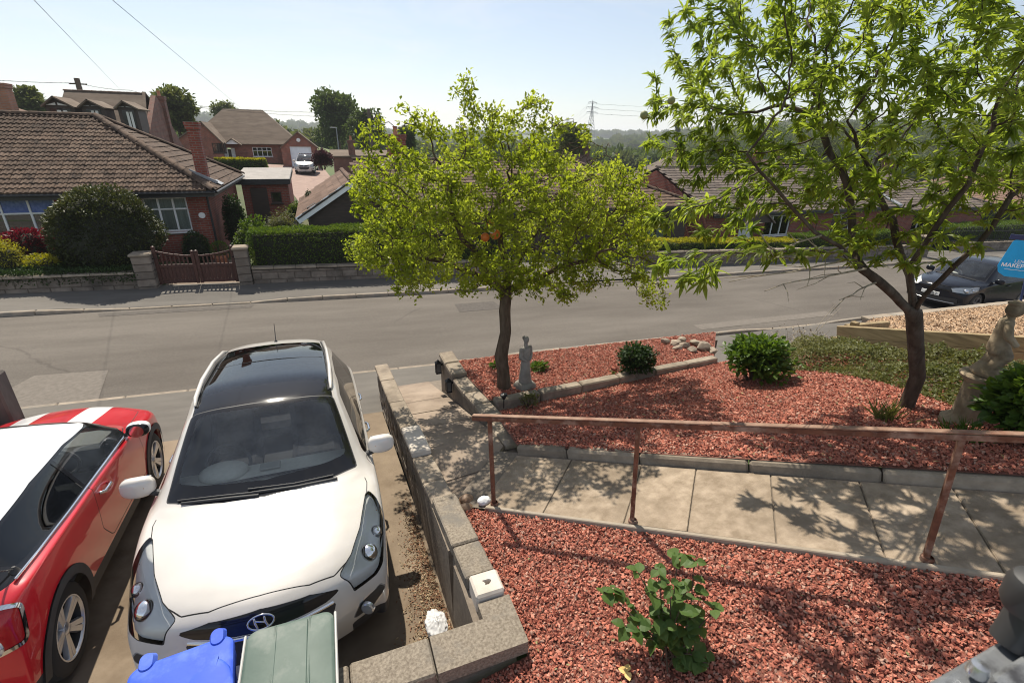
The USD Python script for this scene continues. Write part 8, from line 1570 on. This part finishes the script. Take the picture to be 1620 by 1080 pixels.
k_ = ((sc_ - CAM) @ CF) / FPX; W_, H_ = 58 * k_, 58 * k_; o_ = sc_ - ux * 30 * k_ - np.array([0, 0, 28 * k_])
bd = Polygon([(.12, 1), (1.25, 1), (1.25, .0), (.22, .0), (.06, .10), (.0, .28)]).buffer(-.07).buffer(.07); bd = shapely.affinity.scale(bd, W_, H_, origin=(0, 0))
bp = sg.add('board', prism(bd, .012, o_, AX), M['sign_blue'])
def words(s, u, v, h_, bold=True): tv, tfc = VF(meshkit.text_mesh(s, h_, .003, bold)); sg.add('lettering', (tv @ AX.T + o_ + ux * u + np.array([0, 0, v]) + n_ * .0125, tfc), M['white_print'], under=bp)
words('LENI', .30 * W_, .40 * H_, .075 * H_, False); words('MAKEPE', .06 * W_, .27 * H_, .10 * H_)
sw_ = [(.46 + .25 * k, .66 + .10 * math.sin(k * 9) * (1 - k * .4)) for k in np.linspace(0, 1, 14)]; sg.add('script_mark', tube([o_ + ux * a * W_ + np.array([0, 0, b * H_]) + n_ * .016 for a, b in sw_], .008, 5), M['white_print'], under=bp); sg.add('underline', beam(o_ + ux * .16 * W_ + [0, 0, .20 * H_] + n_ * .014, o_ + ux * 1.1 * W_ + [0, 0, .20 * H_] + n_ * .014, .008, .010), M['white_print'], under=bp)
sg.add('header', prism(sbox(.02 * W_, 1.01 * H_, 1.3 * W_, 1.14 * H_), .04, o_ - n_ * .02, AX), M['navy'])
po = o_ + ux * 1.28 * W_; sg.add('post', beam((po[0], po[1], float(zchip(po[0], po[1])) - .2), (po[0], po[1], o_[2] + H_ * 1.2), .07, .05, .004, up=(0, 1, 0)), M['navy']); sg.add('brace', beam(at_y(1612, 488, 6.6), at_y(1625, 430, 6.9), .05, .03, .004), M['navy'])
def wire(lab, pts, r, cat='wire', sag=.0, name='overhead_wire'):
    P = [np.asarray(p, float) for p in pts]; out = [P[0]]
    for a, b in zip(P[:-1], P[1:]):
        for k in np.linspace(0, 1, 13)[1:]: out.append(a + (b - a) * k - np.array([0, 0, sag * 4 * k * (1 - k)]))
    single(name, tube(out, r, 5), M['black_metal'], lab, cat)
def pole_px(name, lab, u, vt, vb, y, r, mt, cat='pole', extra=None):
    a, b = at_y(u, vt, y), at_y(u, vb, y); b[0] = a[0]; b[2] = min(b[2], gnd(a[0], y)) - .2; t = Thing(name, lab, cat, b); t.add('pole', cyl(b, a, r * 1.25, r, 10), mt, 40)
    if extra: extra(t, a)
    return a
M['pole_wood'] = plain('pole_wood', (0.10, 0.075, 0.055), .9); M['galv'] = plain('galvanised_steel', (0.24, 0.245, 0.25), .55, .3)
tp1 = pole_px('telegraph_pole', 'dark telegraph pole rising behind the dormer house ridge', 121, 124, 160, 46, .16, M['pole_wood'], extra=lambda t, a: t.add('crossbar', box(a - [0, 0, .35], (1.0, .08, .08)), M['pole_wood']))
tp2 = pole_px('telegraph_pole', 'telegraph pole behind the left arm of the gnarled tree', 583, 172, 240, 52, .15, M['pole_wood'], extra=lambda t, a: t.add('crossbar', box(a - [0, 0, .4], (1.1, .08, .08)), M['pole_wood']))
pole_px('lamp_post', 'slim grey street lamp in front of the big round tree', 532, 203, 240, 60, .05, M['galv'], extra=lambda t, a: t.add('lamp_head', box(a + [-.3, 0, .05], (.75, .2, .1), .03), M['galv']))
pole_px('roof_aerial', 'thin grey mast beside the brown roof right of the gnarled tree', 1025, 246, 268, 36, .04, M['galv'])
wire('black wire from the top left corner down towards the dormer house', [at_y(40, -14, 9), at_y(190, 142, 44)], .004); wire('black wire from the top edge down to the far bungalow ridge', [at_y(168, -8, 9), at_y(382, 172, 50)], .004)
wire('level wire from the left edge to the dormer house pole', [at_y(-30, 125.5, 44), tp1 - [0, 0, .3]], .014, sag=.05); wire('wire from the dormer house pole falling right towards the far poles', [tp1 - [0, 0, .3], at_y(205, 143, 48), at_y(345, 172, 50), tp2 - [0, 0, .35]], .012, sag=.1); wire('lower wire crossing in front of the far bungalow roof', [at_y(225, 160, 47), tp2 - [0, 0, .8]], .011, sag=.25)
def pylon(lab, u, vt, vb, y):
    a, b = at_y(u, vt, y), at_y(u, vb, y); H = a[2] - b[2]; b = np.array([a[0], y, a[2] - H * 1.05]); H *= 1.05; t = Thing('pylon', lab, 'pylon', b); w0, w1 = H * .10, H * .014; leg = lambda s, q, k: b + np.array([s * (w0 + (w1 - w0) * min(k / .8, 1)), q * (w0 + (w1 - w0) * min(k / .8, 1)), H * k]); r = H * .0042
    for s in (-1, 1):
        for q in (-1, 1): t.add('leg', tube([leg(s, q, 0), leg(s, q, .4), leg(s, q, .8), b + [0, 0, H]], r * 1.3, 4), M['galv'])
    br = []; ks = np.linspace(0, .92, 12)
    for k0, k1 in zip(ks[:-1], ks[1:]):
        for s, q, s2, q2 in ((-1, -1, 1, -1), (1, -1, -1, -1), (-1, 1, 1, 1), (1, 1, -1, 1), (-1, -1, -1, 1), (1, -1, 1, 1)): br.append(tube([leg(s, q, k0), leg(s2, q2, k1)], r * .7, 3, False))
    t.add('lattice', J(br), M['galv'], kind='stuff')
    for k, L in ((.72, .15), (.83, .17), (.94, .12)): t.add('cross_arm', J([tube([b + [-H * L, 0, H * k], b + [0, 0, H * (k + .022)], b + [H * L, 0, H * k]], r, 4), tube([b + [-H * L, 0, H * k], b + [H * L, 0, H * k]], r, 4)] + [cyl(b + [s * H * L, 0, H * k], b + [s * H * L, 0, H * (k - .035)], r * .8, n=4) for s in (-1, 1)]), M['galv'])
    return b, H
pA, hA = pylon('tall lattice pylon on the horizon, the nearer of the two', 938, 158, 224, 430); pB, hB = pylon('small lattice pylon on the horizon, further left', 897, 189, 224, 860)
for k, L in ((.69, .15), (.80, .17), (.91, .12)):
    for s in (-1, 1):
        nm = {.69: 'lowest', .80: 'middle', .91: 'top'}[k]; sd_ = 'left' if s < 0 else 'right'
        wire(f'{nm} power line strung from the {sd_} arms of the two pylons', [pB + [s * hB * L, 0, hB * k], pA + [s * hA * L, 0, hA * k], pA + [s * hA * L + 330, -120, hA * k + 2]], .05, 'power line', 4.0, 'power_line')
# ------------------------------------------------------------------ the air
M['haze'] = usdkit.material(stage, '/World/Looks/haze', {"v": ("principled_volume", {"color": (0.90, 0.94, 1.0), "density": 0.0003, "anisotropy": 0.25})}, [], volume="v.volume")
single('haze', box2((-9300, -9300, float(land[0][:, 2].min()) - 1.0), (9300, 9300, float(land[0][:, 2].max()) + 45.0)), M['haze'], 'thin pale summer haze in the air', 'haze', kind='stuff')
# ------------------------------------------------------------------ repeats carry one group phrase
import re as _re
_PHRASE = {'rock': 'rocks of the pile in the far red bed', 'cobble': 'cobbles at the foot of the drive wall', 'wall_lantern': 'lanterns on the path wall', 'wheelie_bin': 'wheelie bins in front of the white car', 'gate_pillar': 'stone gate pillars across the road', 'wooden_gate': 'leaves of the wooden double gate',
           'garden_wall': 'garden walls across the road', 'hedge': 'clipped hedges', 'garden_shrub': 'shrubs in the gardens across the road', 'far_bungalow': 'bungalows further down the slope', 'round_tree': 'trees on the skyline', 'dark_tree': 'dark trees behind the houses', 'slope_tree': 'trees on the slope behind the bungalows',
           'telegraph_pole': 'telegraph poles', 'pylon': 'pylons on the horizon', 'power_line': 'power lines between the pylons', 'overhead_wire': 'overhead wires', 'low_plant': 'small plants round the lady statue', 'grass_tuft': 'grass tufts in the sloping red bed'}
_by = {}
for _p in stage.GetPrimAtPath('/World').GetChildren():
    if _p.GetCustomDataByKey('category') and not _p.GetCustomDataByKey('kind'): _by.setdefault(_re.sub(r'_[0-9]{3}$', '', _p.GetName()), []).append(_p)
for _k, _v in _by.items():
    if len(_v) > 1 and not _v[0].GetCustomDataByKey('group'):
        for _p in _v: _p.SetCustomDataByKey('group', _PHRASE.get(_k, _k.replace('_', ' ') + 's'))
